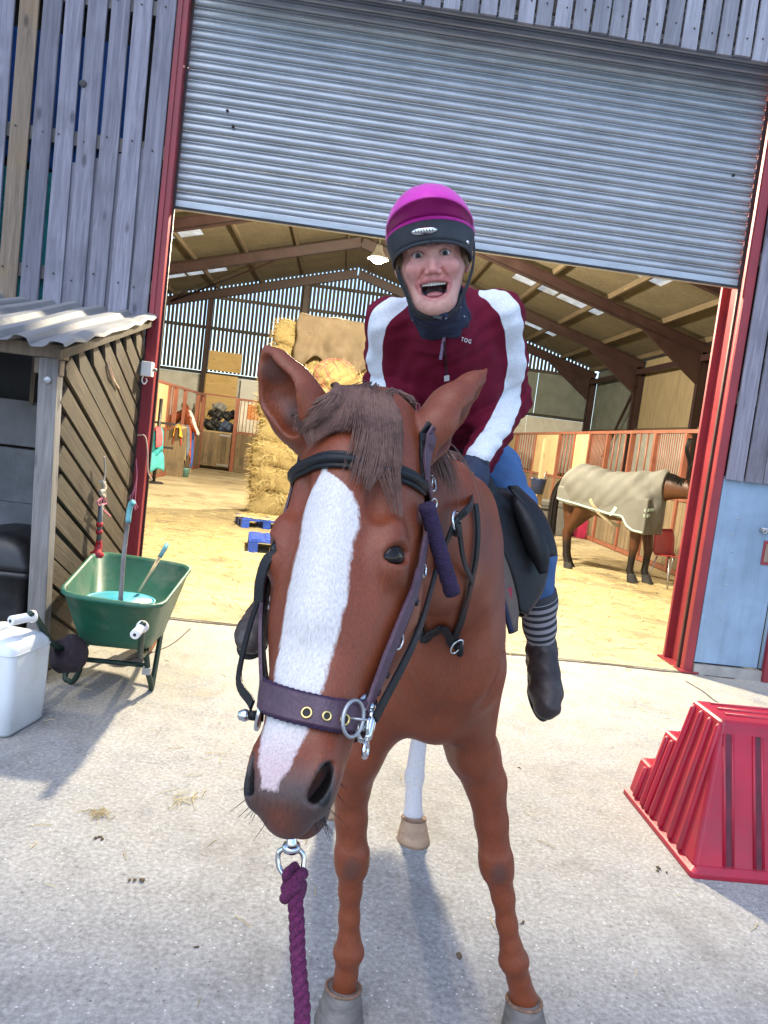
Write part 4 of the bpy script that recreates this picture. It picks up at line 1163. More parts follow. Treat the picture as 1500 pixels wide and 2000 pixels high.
tag(m.build('floor_straw', M['straw']), 'straw litter spread over the barn floor', None, None, 'stuff')
# droppings and mud crumbs
r = random.Random(9)
m = MB()
for px, py, s in ((270, 1722, 0.014), (1290, 1700, 0.012), (890, 1870, 0.012), (385, 1850, 0.006), (1015, 1500, 0.006), (190, 1640, 0.01), (1020, 1805, 0.006)):
    c = G(px, py)
    for k in range(4):
        cc_ = c + V(r.gauss(0, s), r.gauss(0, s), s * 0.3); rr_ = s * r.uniform(0.4, 0.8)
        m.lathe([(0, rr_ * 0.8), (rr_ * 0.7, rr_ * 0.5), (rr_, 0), (rr_ * 0.6, -rr_ * 0.5)], cc_, (r.gauss(0, .3), r.gauss(0, .3), 1), 7)
tag(m.build('mud_crumbs', simple('mud crumb', (0.13, 0.085, 0.045), 0.95, 0.4, 60)), 'small brown mud crumbs on the yard concrete', None, None, 'stuff')
# ================================================================== INSIDE THE BARN
def stall_row(name, label, x, ys, s, zr=2.38, zk=1.22, doors=(), solid=(), opens=()):
    """stable fronts along y at a fixed x; s = direction into the stable"""
    t = thing(name, label, 'stall', (x, ys[0], 0))
    m = MB(); m.box(-0.03, 0.03, 0, ys[-1] - ys[0], zr - 0.03, zr + 0.03); m.build('top_rail', M['stall_steel'], t)
    m = MB(); m.box(-0.035, 0.035, 0, ys[-1] - ys[0], 0.02, 0.10); m.build('bottom_rail', M['stall_steel'], t)
    m = MB(); m.box(-0.03, 0.03, 0, ys[-1] - ys[0], zk, zk + 0.05); m.build('middle_rail', M['stall_steel'], t)
    for y in ys:
        m = MB(); m.box(-0.045, 0.045, y - ys[0] - 0.04, y - ys[0] + 0.04, 0.0, zr - 0.032); m.build('post', M['stall_steel'], t)
    for i in range(len(ys) - 1):
        a, b = ys[i] - ys[0] + 0.045, ys[i + 1] - ys[0] - 0.045
        n = max(2, int((b - a) / 0.16)); w = (b - a) / n
        for k in range(n):
            m = MB((0, a + w * k, 0.1)); m.box(-0.012 + random.uniform(-.003, .003), 0.015, a + w * k + 0.003, a + w * (k + 1) - 0.003, 0.105, zk - 0.003); m.build('kick_board', M['kick'], t)
        if i in opens: continue
        if i in solid:
            m = MB((0, a, zk)); m.box(-0.01, 0.01, a, b, zk + 0.055, zr - 0.035); m.build('upper_board', M['newtimber'] if i % 2 else M['kick'], t)
        else:
            nb = max(3, int((b - a) / (0.085 if i % 3 == 1 else 0.30)))
            for k in range(1, nb):
                y = a + (b - a) * k / nb
                m = MB((0, y, zk)); m.tube([(0, y, zk + 0.04), (0, y, zr - 0.02)], 0.010 if i % 3 == 1 else 0.018, 6); m.build('bar', M['stall_steel'], t)
    return t
stall_row('horse_stall', 'row of rusty stable fronts with bars behind the rugged bay horse', 5.72, [5.2, 6.35, 7.6, 8.75, 10.1, 11.25, 12.4, 13.7, 16.1, 18.6, 20.0], 1, solid=(5, 7, 9))
stall_row('horse_stall', 'row of stable fronts along the far left of the barn', -4.45, [11.2, 12.7, 14.0, 15.0, 16.2, 18.2, 19.3], -1, solid=(1,), opens=(3, 4))
# stable dividers behind the fronts
i = 0
for x0, x1, ys, sd in ((5.8, 9.2, (7.6, 11.25, 14.9, 18.6), 'right'), (-9.2, -4.55, (13.0, 16.2), 'left')):
    for y, od_ in zip(ys, ('nearest the door', 'second from the door', 'third from the door', 'farthest from the door')):
        m = MB((x0, y, 0)); m.box(x0, x1, y - 0.03, y + 0.03, 0, 1.3)
        tag(m.build('stable_divider', M['kick']), 'low boarded divider in the %s stables, %s' % (sd, od_), 'divider', 'low dividers between the stables')
# rear stable: door, post, sheeted grille
t = thing('horse_stall', 'stable front across the back of the barn with half door', 'stall', (-4.5, 19.4, 0))
def rb(x0, x1, z0, z1, y0=-0.03, y1=0.03, name='panel', mt=None, bev=0):
    m = MB(((x0 + x1) / 2, 0, z0)); m.box(x0, x1, y0, y1, z0, z1); return m.build(name, mt, t, bev)
d_ = thing('half_door', 'scuffed wooden half door below the black bags at the barn back', 'door', (-4.5, 19.4, 0))
k = 0
while k < 7:
    m = MB((0.05 + k * 0.14, 0, 0.1)); m.box(0.04 + k * 0.14, 0.04 + (k + 1) * 0.14 - 0.004, -0.02, 0.02, 0.12, 1.22); m.build('door_board', M['kick'], d_); k += 1
for z in (0.16, 1.13): 
    m = MB(); m.box(0.62, 1.0, -0.035, -0.022, z, z + 0.06); m.build('hinge', M['dull_metal'], d_)
m = MB(); m.box(0.02, 1.03, -0.03, 0.03, 1.222, 1.27); m.build('top_edge', M['newtimber'], d_)
rb(1.05, 1.17, 0, 2.42, -0.06, 0.06, 'post', M['stall_steel'])
rb(1.17, 3.4, 2.36, 2.42, name='top_rail', mt=M['stall_steel']); rb(1.17, 3.4, 1.28, 1.34, name='middle_rail', mt=M['stall_steel']); rb(1.17, 3.4, 0.02, 0.1, name='bottom_rail', mt=M['kick'])
for k in range(14): rb(1.18 + 0.158 * k, 1.18 + 0.158 * (k + 1) - 0.004, 0.105, 1.275, -0.015, 0.015, 'kick_board', M['kick'])
rb(1.18, 3.4, 1.345, 2.355, 0.02, 0.03, 'back_sheet', M['white_panel'])
for k in range(19): 
    m = MB((1.2 + 0.115 * k, 0, 1.34)); m.tube([(1.22 + 0.115 * k, 0, 1.34), (1.22 + 0.115 * k, 0, 2.36)], 0.009, 6); m.build('bar', M['stall_steel'], t)
rb(1.44, 2.0, 1.78, 2.26, 0.005, 0.015, 'orange_panel', simple('orange board', (0.46, 0.17, 0.05), 0.7, 0.15, 5))
rb(-0.05, 1.05, 2.40, 2.45, name='top_rail', mt=M['stall_steel'])
# black bags piled over the door
r = random.Random(5)
for k, (x, z, s, mt, lb) in enumerate([(-4.2, 1.45, 0.27, 'black_plastic', 'big black bag at the lower left of the heap over the half door'), (-3.75, 1.42, 0.24, 'bagblue', 'blue black bag at the lower right of the heap over the half door'), (-4.1, 1.8, 0.22, 'black_plastic', 'small black bag on top of the heap, left'), (-3.72, 1.82, 0.2, 'black_plastic', 'small black bag on top of the heap, right'), (-4.05, 2.05, 0.17, 'baggrey', 'grey crumpled bag topmost on the heap over the half door')]):
    if mt == 'bagblue': mm = simple('blue black bag', (0.05, 0.07, 0.13), 0.35, 0.3, 8, bump=0.6, bscale=20)
    elif mt == 'baggrey': mm = simple('grey bag', (0.25, 0.25, 0.25), 0.4, 0.3, 8, bump=0.6, bscale=20)
    else: mm = M[mt]
    B_ = Body(); c = V(x, 19.85, z)
    B_.ell(c, (s * 1.3, s * 0.9, s * 0.75), 0.05); B_.ell(c + V(s * 0.4, -s * 0.2, s * 0.3), (s * 0.6, s * 0.5, s * 0.6), 0.08)
    me, _ = B_.mesh('bag', [np.arange(c[i] - 1.7 * s, c[i] + 1.7 * s, 0.03) for i in range(3)], post=lambda f, X, Y, Z: f + 0.05 * np.sin(X * 17 + Z * 9 + k) * np.sin(Z * 19 + Y * 11 + k) + 0.02 * np.sin(X * 47 - Z * 33))
    me.transform(Matrix.Translation(-Vector(c)))
    tag(link('rubbish_bag', me, mm, None, tuple(c)), lb, 'bag', 'bags heaped over the half door')
tb = MB((-3.95, 19.95, 0)); tb.box(-4.45, -3.45, 19.6, 20.3, 0, 1.18)
tag(tb.build('storage_crate', M['kick'], None, 0.02), 'boarded crate behind the half door carrying the black bags', 'crate')

# tack partition with rugs thrown over it
t = thing('partition', 'short wooden partition end standing out from the left stables', 'partition', (-4.42, 14.6, 0))
m = MB(); m.box(-0.05, 0.42, -0.04, 0.04, 0.0, 1.28); m.build('end_board', M['kick'], t)
m = MB(); m.tube([(0.2, -0.2, 1.32), (0.2, 2.2, 1.30)], 0.03, 8); m.build('hanging_rail', M['newtimber'], t)
m = MB(); m.box(0.17, 0.23, 2.15, 2.21, 0.0, 1.29); m.build('rail_leg', M['newtimber'], t)
def drape(name, label, cat, c, w, h, mt, seed, grp=None, dirv=(0, 1, 0), sag=0.1):
    """cloth folded over a rail: front and back fall"""
    m = MB(tuple(c)); secs = []; n = 16
    d = nrm(dirv); o_ = np.cross(d, V(0, 0, 1))
    for j in range(15):
        t_ = j / 14; u = (t_ - 0.5) * 2
        row = []
        for i in range(n):
            x = (i / (n - 1) - 0.5) * w
            fall = h * abs(u) * (1 + 0.15 * math.sin(x * 9 + seed)); 
            off = (0.05 + 0.05 * abs(u)) * (1 if u > 0 else -1) * min(1, abs(u) * 6) + 0.025 * math.sin(x * 24 + seed * 2 + u * 2) * abs(u)
            row.append(np.asarray(c) + d * x + o_ * off + V(0, 0, 0.045 * (1 - min(1, abs(u) * 6)) - fall))
        secs.append(row)
    m.loft(secs, closed=False); o = m.build(name, mt); s_ = o.modifiers.new('s', 'SOLIDIFY'); s_.thickness = 0.012
    return tag(o, label, cat, grp)
cols = [('yellow', (0.62, 0.42, 0.05), 0.0, 0.3), ('red', (0.5, 0.05, 0.04), 0.12, 0.5), ('beige', (0.42, 0.33, 0.2), 0.36, 0.95), ('tan', (0.33, 0.25, 0.15), 0.68, 1.0), ('grey blue', (0.16, 0.2, 0.26), 1.05, 0.75), ('orange red', (0.5, 0.1, 0.05), 1.35, 0.9), ('bright blue', (0.05, 0.14, 0.5), 1.68, 1.05)]
for nm_, c_, dy, h_ in cols:
    drape('folded_rug', nm_ + ' rug thrown over the rail by the left stables', 'rug', (-4.22, 14.55 + dy * 1.1, 1.335), 0.3, h_, simple('rug cloth ' + nm_, c_, 0.85, 0.2, 14, bump=0.4), int(dy * 10), 'rugs hung by the left stables')
for px, py, w_, h_, c_, nm_ in ((302, 838, 0.28, 0.55, (0.03, 0.30, 0.34), 'teal rug with pink edge hanging just inside the left post, upper'), (303, 884, 0.26, 0.42, (0.06, 0.36, 0.38), 'pale teal rug hanging just inside the left post, lower')):
    c = W(px, py, 11.8)
    drape('hung_rug', nm_, 'rug', tuple(c), w_ * 1.6, h_, simple('teal cloth %d' % py, c_, 0.8, 0.2, 10), py, None, (0.6, 0.8, 0))
c = W(308, 838, 11.75)
drape('hung_numnah', 'pink red cloth hanging on the teal rugs inside the left post', 'cloth', tuple(c), 0.16, 0.38, simple('pink cloth', (0.55, 0.09, 0.11), 0.8, 0.2, 10), 3, None, (0.6, 0.8, 0))
c = G(299, 944)
t = thing('saddle_rack', 'dark saddle rack carrying the teal rugs just inside the left post', 'rack', (c[0], 11.9, 0))
m = MB(); m.tube([(0, 0, 0.02), (0, 0, 1.95)], 0.04, 10); m.build('post', M['black_plastic'], t)
m = MB(); m.lathe([(0.0, 0.05), (0.2, 0.04), (0.24, 0.0)], n=16); m.build('foot', M['black_plastic'], t)
for z in (0.85, 1.4): 
    m = MB(); m.bar((-0.3, 0, z), (0.35, 0.1, z), 0.05, 0.05); m.build('arm', M['black_plastic'], t)
bk = MB((-4.1, 14.75, 0)); bk.lathe([(0, 0.005), (0.10, 0.0), (0.13, 0.22), (0.14, 0.24), (0.125, 0.225), (0.095, 0.012), (0, 0.012)], (-4.0, 14.85, 0.006), n=20)
tag(bk.build('bucket', simple('dull teal bucket', (0.10, 0.22, 0.2), 0.5)), 'dull teal bucket under the rugs by the left stables', 'bucket')

# ------------------------------------------------------------------ hay stack
def bale_mesh(seed, sx, sy, sz, nst):
    r = np.random.default_rng(seed); n = 9
    m = MB(); P = {}
    def pt(u, v, w):
        p = V(u, v, w)
        q = p * V(sx, sy, sz) / 2
        rr = np.sign(p) * (1 - np.abs(p)) 
        l4 = (np.abs(p) ** 6).sum() ** (1 / 6); q = q / max(l4, 1e-6) * 1.0
        q = q + 0.035 * V(math.sin(q[1] * 11 + q[2] * 8 + seed), math.sin(q[0] * 9 + q[2] * 12 + seed * 2), math.sin(q[0] * 10 + q[1] * 9 + seed))
        return q + r.normal(0, 0.010, 3)
    key = {}; vs_ = []; fs = []
    def vid(i, j, k):
        if (i, j, k) not in key:
            key[(i, j, k)] = len(vs_); vs_.append(pt(2 * i / n - 1, 2 * j / n - 1, 2 * k / n - 1))
        return key[(i, j, k)]
    for a in range(n):
        for b in range(n):
            fs += [(vid(a, b, 0), vid(a, b + 1, 0), vid(a + 1, b + 1, 0), vid(a + 1, b, 0)), (vid(a, b, n), vid(a + 1, b, n), vid(a + 1, b + 1, n), vid(a, b + 1, n)),
                   (vid(a, 0, b), vid(a + 1, 0, b), vid(a + 1, 0, b + 1), vid(a, 0, b + 1)), (vid(a, n, b), vid(a, n, b + 1), vid(a + 1, n, b + 1), vid(a + 1, n, b)),
                   (vid(0, a, b), vid(0, a, b + 1), vid(0, a + 1, b + 1), vid(0, a + 1, b)), (vid(n, a, b), vid(n, a + 1, b), vid(n, a + 1, b + 1), vid(n, a, b + 1))]
    m.add(vs_, fs, True)
    me = m.mesh('bale')
    st = MB()
    va = np.array(vs_)
    for k in range(nst):
        p = va[r.integers(len(va))] + r.normal(0, 0.025, 3); out_ = nrm(p / V(sx, sy, sz)); d = nrm(out_ * 0.35 + r.normal(0, 0.75, 3) + V(0, 0, -0.35)); L = r.uniform(0.05, 0.17); s_ = nrm(np.cross(d, out_ + 0.01)) * 0.0035
        p = p + out_ * 0.004; q = p + d * L * 0.5 + out_ * 0.01; e = p + d * L + V(0, 0, -0.02)
        st.add([p - s_, p + s_, q - s_, q + s_, e], [(0, 1, 3, 2), (2, 3, 4)])
    return me, st.mesh('bale_straw')
bales = [bale_mesh(i, 1.16, 0.64, 0.48, 2200) for i in range(4)]
HB = []
for lay in range(6):
    for cx_, cy_, vis in ((-0.86, 7.95, 1), (0.30, 7.95, 1), (-0.86, 8.6, 0), (0.30, 8.6, 0)):
        HB.append((cx_ + random.uniform(-0.06, 0.06), cy_ + random.uniform(-0.05, 0.05), 0.235 + lay * 0.445, random.uniform(-0.06, 0.06), vis or lay == 5, lay))
for lay in (6, 7):
    for cx_, cy_ in ((-0.80, 8.62), (0.32, 8.62)):
        HB.append((cx_, cy_, 0.235 + lay * 0.445, random.uniform(-0.05, 0.05), 1, lay))
ordn = ['bottom', 'second', 'third', 'fourth', 'fifth', 'sixth', 'seventh', 'top']
for i, (x, y, z, a, vis, lay) in enumerate(HB):
    sd = ('left' if x < -0.3 else 'right') + (' front' if y < 8.3 else ' back')
    o = link('hay_bale', bales[i % 4][0], M['hay'], None, (x, y, z), (0, 0, a + (PI if i % 3 == 0 else 0)))
    tag(o, 'yellow hay bale in the %s layer of the stack, %s column' % (ordn[lay], sd), 'hay bale', 'bales in the hay stack')
    if vis:
        c = link('straw_ends', bales[i % 4][1], M['straw'], o); c['kind'] = 'stuff'
# canvas thrown over the top bales
m = MB((-0.25, 8.3, 3.7)); secs = []
N_ = 46
for j in range(30):
    row = []
    for i in range(N_):
        x = -0.98 + 1.62 * i / (N_ - 1)
        t_ = j / 29
        fold = 0.06 * math.sin(x * 9 + 1.6 * math.sin(t_ * 4)) + 0.03 * math.sin(x * 21 + t_ * 7)
        if t_ < 0.3: y, z = 9.0 - (t_ / 0.3) * 0.75, 3.70 + 0.02 * math.sin(x * 9 + t_ * 14) + 0.02
        else:
            u = (t_ - 0.3) / 0.7; y = 8.25 - 0.06 - 0.05 * u + fold * u; z = 3.71 - u * (0.86 + 0.10 * math.sin(x * 5.2 + 1) + 0.05 * math.sin(x * 13))
        row.append((x + 0.02 * math.sin(j * 0.6 + x * 3), y, z))
    secs.append(row)
m.loft(secs, closed=False); o = m.build('canvas_cover', M['canvas']); s_ = o.modifiers.new('s', 'SOLIDIFY'); s_.thickness = 0.008
tag(o, 'brown canvas cover draped over the top hay bales', 'cover')
# two round hay nets
pinkn = simple('pink hay net cord', (0.50, 0.16, 0.15), 0.8, 0.2, 20)
for px, py, rr_, lb in ((655, 737, 0.36, 'round hay net with pink cord, upper of two on the stack'), (640, 778, 0.30, 'smaller hay net with pink cord, lower of two on the stack')):
    c = W(px, py, 7.62)
    t = thing('hay_net', lb, 'hay net', tuple(c), 0, 'hay nets on the stack')
    B_ = Body(); B_.ell((0, 0, 0), (rr_ * 1.08, rr_, rr_ * 0.85), 0.05); B_.ell((rr_ * 0.3, -rr_ * 0.1, -rr_ * 0.2), (rr_ * 0.8, rr_ * 0.85, rr_ * 0.7), 0.1)
    me, vv = B_.mesh('hay', [np.arange(-0.55, 0.55, 0.022)] * 3, post=lambda f, X, Y, Z: f + 0.02 * np.sin(X * 31 + Y * 12) * np.sin(Z * 37 + X * 9))
    h_ = link('hay', me, M['hay'], t)
    st = MB(); r = np.random.default_rng(3)
    for k in range(700):
        p = vv[r.integers(len(vv))]; out_ = nrm(p); d = nrm(out_ * 0.5 + r.normal(0, 0.7, 3)); L = r.uniform(0.04, 0.11); s_ = nrm(np.cross(d, out_ + 0.01)) * 0.003; st.add([p - s_, p + s_, p + d * L], [(0, 1, 2)])
    st.build('straw_ends', M['straw'], h_)['kind'] = 'stuff'
    nt = MB()
    for k in range(10):
        for sg in (1, -1):
            pts = []
            for q in range(15):
                th = -1.4 + 2.8 * q / 14; ph = k * 2 * PI / 10 + sg * th * 0.6
                pts.append(V(math.cos(th) * math.cos(ph) * rr_ * 1.1, math.cos(th) * math.sin(ph) * rr_ * 1.02, math.sin(th) * rr_ * 0.9))
            nt.tube(pts, 0.007, 5)
    nt.build('net', pinkn, t)
# ------------------------------------------------------------------ blue pallet trays on the floor
def tray(c, sx, sy, sz, rz, lb):
    t = thing('plastic_pallet', lb, 'pallet', tuple(c), rz, 'blue plastic pallets by the hay')
    m = MB(); m.box(-sx / 2, sx / 2, -sy / 2, sy / 2, sz - 0.03, sz); d = m.build('deck', M['blue_plastic'], t, 0.004)
    for k in range(5):
        m = MB(); x = -sx / 2 + sx * (k + 0.5) / 5; m.box(x - sx * 0.07, x + sx * 0.07, -sy / 2 + 0.03, sy / 2 - 0.03, sz + 0.001, sz + 0.012); m.build('deck_slat', M['blue_plastic'], d)
    for ix in (-1, 0, 1):
        for iy in (-1, 0, 1):
            m = MB(); m.box(ix * (sx / 2 - 0.06) - 0.06, ix * (sx / 2 - 0.06) + 0.06, iy * (sy / 2 - 0.06) - 0.06, iy * (sy / 2 - 0.06) + 0.06, 0.0, sz - 0.031); m.build('foot', M['blue_plastic'], t)
tray(V(-0.55, 4.05, 0.006), 0.95, 0.75, 0.16, 0.12, 'larger blue plastic pallet nearer the door, partly behind the horse')
tray(V(-1.05, 6.3, 0.006), 0.8, 0.6, 0.14, 0.3, 'smaller blue plastic pallet with straw, at the foot of the hay')
m = strands(500, (-1.45, -0.6), (5.95, 6.65), 0.16, 0.05, 0.16, 0.005, 12); m2 = m.build('pallet_straw', M['straw']); tag(m2, 'straw heaped on the smaller blue pallet', None, None, 'stuff')

# ------------------------------------------------------------------ things by the right stables
ch = G(1300, 1150)
t = thing('chair', 'red plastic school chair with metal legs by the red right post', 'chair', (5.02, 4.75, 0.006), R(200))
m = MB(); secs = []
for j in range(12):
    u = j / 11
    y = 0.2 - 0.40 * min(1, u / 0.5) - 0.06 * max(0, (u - 0.5) / 0.5); z = 0.44 + 0.02 * math.cos(u * 6) + (0.36 * max(0, (u - 0.48) / 0.52))
    w = 0.20 if u < 0.8 else 0.20 - 0.06 * ((u - 0.8) / 0.2) ** 2
    secs.append([(w * (i / 8 * 2 - 1), y + 0.03 * (i / 8 * 2 - 1) ** 2, z + 0.015 * (i / 8 * 2 - 1) ** 2) for i in range(9)])
m.loft(secs, closed=False); o = m.build('seat_shell', M['red_chair'], t); s_ = o.modifiers.new('s', 'SOLIDIFY'); s_.thickness = 0.008
for sx_ in (-1, 1):
    for sy_ in (-1, 1):
        m = MB(); m.tube([(sx_ * 0.16, sy_ * 0.12, 0.425), (sx_ * 0.21, sy_ * 0.22, 0.0)], 0.011, 8); m.build('leg', M['dull_metal'], t)
t = thing('feed_trunk', 'grey plastic trunk with black hinges seen under the rugged horse', 'trunk', (5.0, 10.9, 0.006))
m = MB(); m.box(-0.55, 0.35, -0.35, 0.35, 0, 0.62); b = m.build('body', M['grey_plastic'], t, 0.02)
m = MB(); m.box(-0.58, 0.38, -0.38, 0.38, 0.625, 0.74); m.build('lid', M['grey_plastic'], t, 0.02)
for z in (0.15, 0.52): 
    m = MB(); m.box(-0.45, -0.2, -0.362, -0.352, z, z + 0.05); m.build('hinge', M['black_plastic'], t)
m = MB(); m.box(0.5, 0.75, -0.3, 0.2, 0.0, 0.66); tag(m.build('jump_block', simple('pink red block', (0.5, 0.03, 0.10), 0.5)), 'narrow red pink plastic block beside the grey trunk', 'block').location = (5.0, 10.9, 0.006)
c = W(1050, 950, 7.2)
t = thing('bucket', 'navy bucket hung on the stable front behind the rugged horse', 'bucket', tuple(c - V(0, 0, 0.13)))
m = MB(); m.lathe([(0, 0.0), (0.11, 0.0), (0.14, 0.25), (0.15, 0.27), (0.135, 0.25), (0.105, 0.012), (0, 0.012)], n=22); m.build('pail', M['navy_plastic'], t)
m = MB(); m.lathe([(0, 0.20), (0.128, 0.19)], n=22); m.build('feed', M['white_net'], t)
m = MB(); m.tube([(0.1, 0, 0.25), (0.1, 0.0, 0.36), (0.16, 0.12, 0.40)], 0.008, 6); m.build('hook', M['dull_metal'], t)
# post the bucket hangs on
b0 = W(1048, 1000, 7.35); m = MB((b0[0], 7.35, 0)); m.box(b0[0] - 0.04, b0[0] + 0.06, 7.33, 7.43, 0.006, 2.0)
tag(m.build('timber_post', M['newtimber'], None, 0.006), 'pale timber post behind the rugged horse, with the navy bucket', 'post')
c = W(1346, 890, 6.3)
m = MB(tuple(c)); 
for k in range(3): m.tube(spline([c + V(-0.05 + 0.03 * k, 0, 0.28), c + V(-0.08 + 0.02 * k, 0, 0.1), c + V(0.0 + 0.03 * k, 0, -0.1), c + V(0.04, 0, -0.3 + 0.04 * k)], 5), 0.014, 6)
tag(m.build('hung_bridle', M['black_leather']), 'black bridle hanging on the stable bars beside the right post', 'bridle')
# ================================================================== HORSES
class Frame:
    """head frame: o poll, L down the face, S to the horse's left, N out of the face"""
    def __init__(s, poll, muz, yaw=None, roll=0.0):
        s.o = np.asarray(poll, float); d = np.asarray(muz, float) - s.o; s.len = np.linalg.norm(d); s.L = d / s.len
        h = V(d[0], d[1], 0) if yaw is None else V(math.sin(yaw), -math.cos(yaw), 0)
        h = nrm(h); S = V(-h[1], h[0], 0) + V(0, 0, roll); s.S = nrm(S - s.L * S.dot(s.L)); s.N = np.cross(s.L, s.S); s.k = s.len / 0.618
    def p(s, a, b, c): return s.o + (s.L * a + s.S * b + s.N * c) * s.k
    def loc(s, P):
        q = (P - s.o) / s.k; return q @ s.L, q @ s.S, q @ s.N
def head_prims(B, f, ears):
    k = f.k
    B.loft(f.o, f.L, f.S, f.N, k * V(-.04, -.015, .05, .12, .19, .245, .30, .37, .45, .51, .56, .595),
           k * V(.055, .078, .094, .100, .103, .102, .096, .083, .067, .058, .053, .041),
           k * V(.010, .030, .042, .048, .047, .040, .030, .019, .011, .006, .000, -.012),
           k * V(.10, .12, .15, .185, .212, .22, .205, .16, .128, .110, .098, .085), 2.3, 0.03)
    for s in (-1, 1):
        B.ell(f.p(.30, s * .050, -.120), k * V(.115, .045, .090), .05, ax=(f.L, f.S, f.N))       # jaw plate
        B.cone(f.p(.225, s * .078, .002), f.p(.275, s * .082, -.010), .019 * k, .018 * k, .03)     # orbit
        B.cone(f.p(.29, s * .074, -.055), f.p(.41, s * .054, -.054), .015 * k, .008 * k, .025)      # facial crest
        B.ell(f.p(.566, s * .037, -.016), k * V(.040, .020, .026), .030, ax=(f.L, f.S, f.N))        # nostril wing
        B.ell(f.p(.185, s * .060, .030), k * V(.026, .018, .012), .03, '-', ax=(f.L, f.S, f.N))      # hollow over the eye
    B.ell(f.p(.582, 0, -.026), k * V(.036, .041, .034), .028, ax=(f.L, f.S, f.N))                   # upper lip
    B.ell(f.p(.615, 0, -.042), k * V(.020, .026, .024), .022, ax=(f.L, f.S, f.N))
    B.ell(f.p(.585, 0, -.100), k * V(.042, .034, .026), .02, ax=(f.L, f.S, f.N))                    # chin
    B.cone(f.p(.12, 0, .042), f.p(.36, 0, .010), .020 * k, .02 * k, .05)
    for s in (-1, 1):
        nd_ = nrm(f.S * s * .72 + f.N * .62 + f.L * .25); nl_ = nrm(f.L * .85 - f.S * s * .42); nl_ = nrm(nl_ - nd_ * nl_.dot(nd_))
        B.ell(f.p(.571, s * .047, -.002), k * V(.0265, .0115, .030), .007, '-', ax=(nl_, np.cross(nd_, nl_), nd_))
        B.chain([f.p(.615, s * .045, -.070), f.p(.55, s * .060, -.076)], [.005 * k, .003 * k], .006, '-')     # mouth corner
    B.chain([f.p(.635, -.04, -.070), f.p(.640, .0, -.070), f.p(.635, .04, -.070)], [.006 * k] * 3, .008, '-')
    for base, mid, tip, op in ears:
        ax = nrm(np.asarray(tip) - base); sd = nrm(np.cross(ax, op))
        B.chain([base, base * .55 + mid * .45, mid, mid * .45 + np.asarray(tip) * .55, tip], [.044 * k, .052 * k, .049 * k, .030 * k, .005 * k], .012, '+', op, 0.74)
        B.chain([base * .75 + mid * .25 + op * .030 * k, mid + op * .030 * k, mid * .35 + np.asarray(tip) * .65 + op * .018 * k], [.020 * k, .033 * k, .013 * k], .010, '-', op, 1.2)
def hoof(parent, c, d, r, h, mt, name='hoof'):
    """hoof capsule at c on the ground, toe direction d"""
    m = MB(tuple(c)); secs = []
    d = nrm(V(d[0], d[1], 0)); s = V(-d[1], d[0], 0)
    for u in (0, 0.15, 0.55, 0.9, 1.0):
        z = h * u; rr = r * (1.0 - 0.30 * u); off = d * (-0.35 * h * u); row = []
        for k in range(24):
            a = 2 * PI * k / 24; f_ = 1.12 if math.cos(a) > 0 else 0.92
            row.append(np.asarray(c) + off + d * math.cos(a) * rr * f_ + s * math.sin(a) * rr * 0.98 + V(0, 0, z - (0.014 * (1 - math.cos(a)) / 2 * u)))
        secs.append(row)
    m.loft(secs, caps=True); o = m.build(name, mt, parent)
    if name == 'hoof':
        m = MB(tuple(c)); m.tube([p + V(0, 0, -.002) for p in secs[-1]] + [secs[-1][0] + V(0, 0, -.002)], .0050, 8, False); q = m.build('coronet', M['coronet'], o, loc=(0, 0, 0))
    return o

def coat_mat(name, coat, coat2, dark, white=(0.62, 0.57, 0.55), pink=(0.50, 0.34, 0.33)):
    t = NT(name); v = t.coords((1, 1, 1), rand=False)
    at = lambda n: t.n('Attribute', attribute_name=n).outputs['Fac']
    vh = t.n('Mapping', {'Vector': v, 'Scale': (1.0, 1.0, 0.22)}).outputs[0]
    hair = t.noise(vh, 420, 3, 0.6); big = t.noise(v, 5, 5, 0.6); mid = t.noise(v, 26, 4, 0.6)
    cc = t.ramp(big, [(0.3, coat2), (0.7, coat)])
    cc = t.mix(0.35, cc, t.ramp(mid, [(0.3, coat2), (0.7, coat)]))
    hr = t.n('MapRange', {'Value': hair, 'From Min': 0.3, 'From Max': 0.7, 'To Min': 0.78, 'To Max': 1.18}).outputs[0]
    dk = t.n('MapRange', {'Value': t.math('ADD', at('dark'), t.math('MULTIPLY', t.math('SUBTRACT', mid, 0.5), 0.35)), 'From Min': 0.25, 'From Max': 0.85}).outputs[0]
    cc = t.mix(dk, cc, dark)
    cc = t.mix(t.n('MapRange', {'Value': at('dark'), 'From Min': 1.05, 'From Max': 1.7}).outputs[0], cc, (.004, .003, .003))
    fz = t.math('ADD', at('white'), t.math('MULTIPLY', t.math('SUBTRACT', t.noise(vh, 150, 4, 0.7), 0.5), 0.65))
    wf = t.n('MapRange', {'Value': fz, 'From Min': -0.12, 'From Max': 0.14}).outputs[0]
    wc = t.mix(t.n('MapRange', {'Value': t.math('ADD', at('pink'), t.math('MULTIPLY', t.math('SUBTRACT', big, 0.5), 0.8)), 'From Min': 0.2, 'From Max': 0.9}).outputs[0], white, pink)
    cc = t.mix(wf, cc, wc)
    cc = t.mix(1.0, cc, t.n('CombineColor', {0: hr, 1: hr, 2: hr}).outputs[0], 'MULTIPLY')
    t.bump(t.math('ADD', hair, t.math('MULTIPLY', mid, 0.6)), 0.28, 0.003)
    return t.out(cc, t.n('MapRange', {'Value': mid, 'To Min': 0.36, 'To Max': 0.50}).outputs[0], None, **{'Specular IOR Level': 0.42})
M['chestnut'] = coat_mat('chestnut coat', (0.240, 0.055, 0.019), (0.155, 0.034, 0.012), (0.060, 0.040, 0.036))
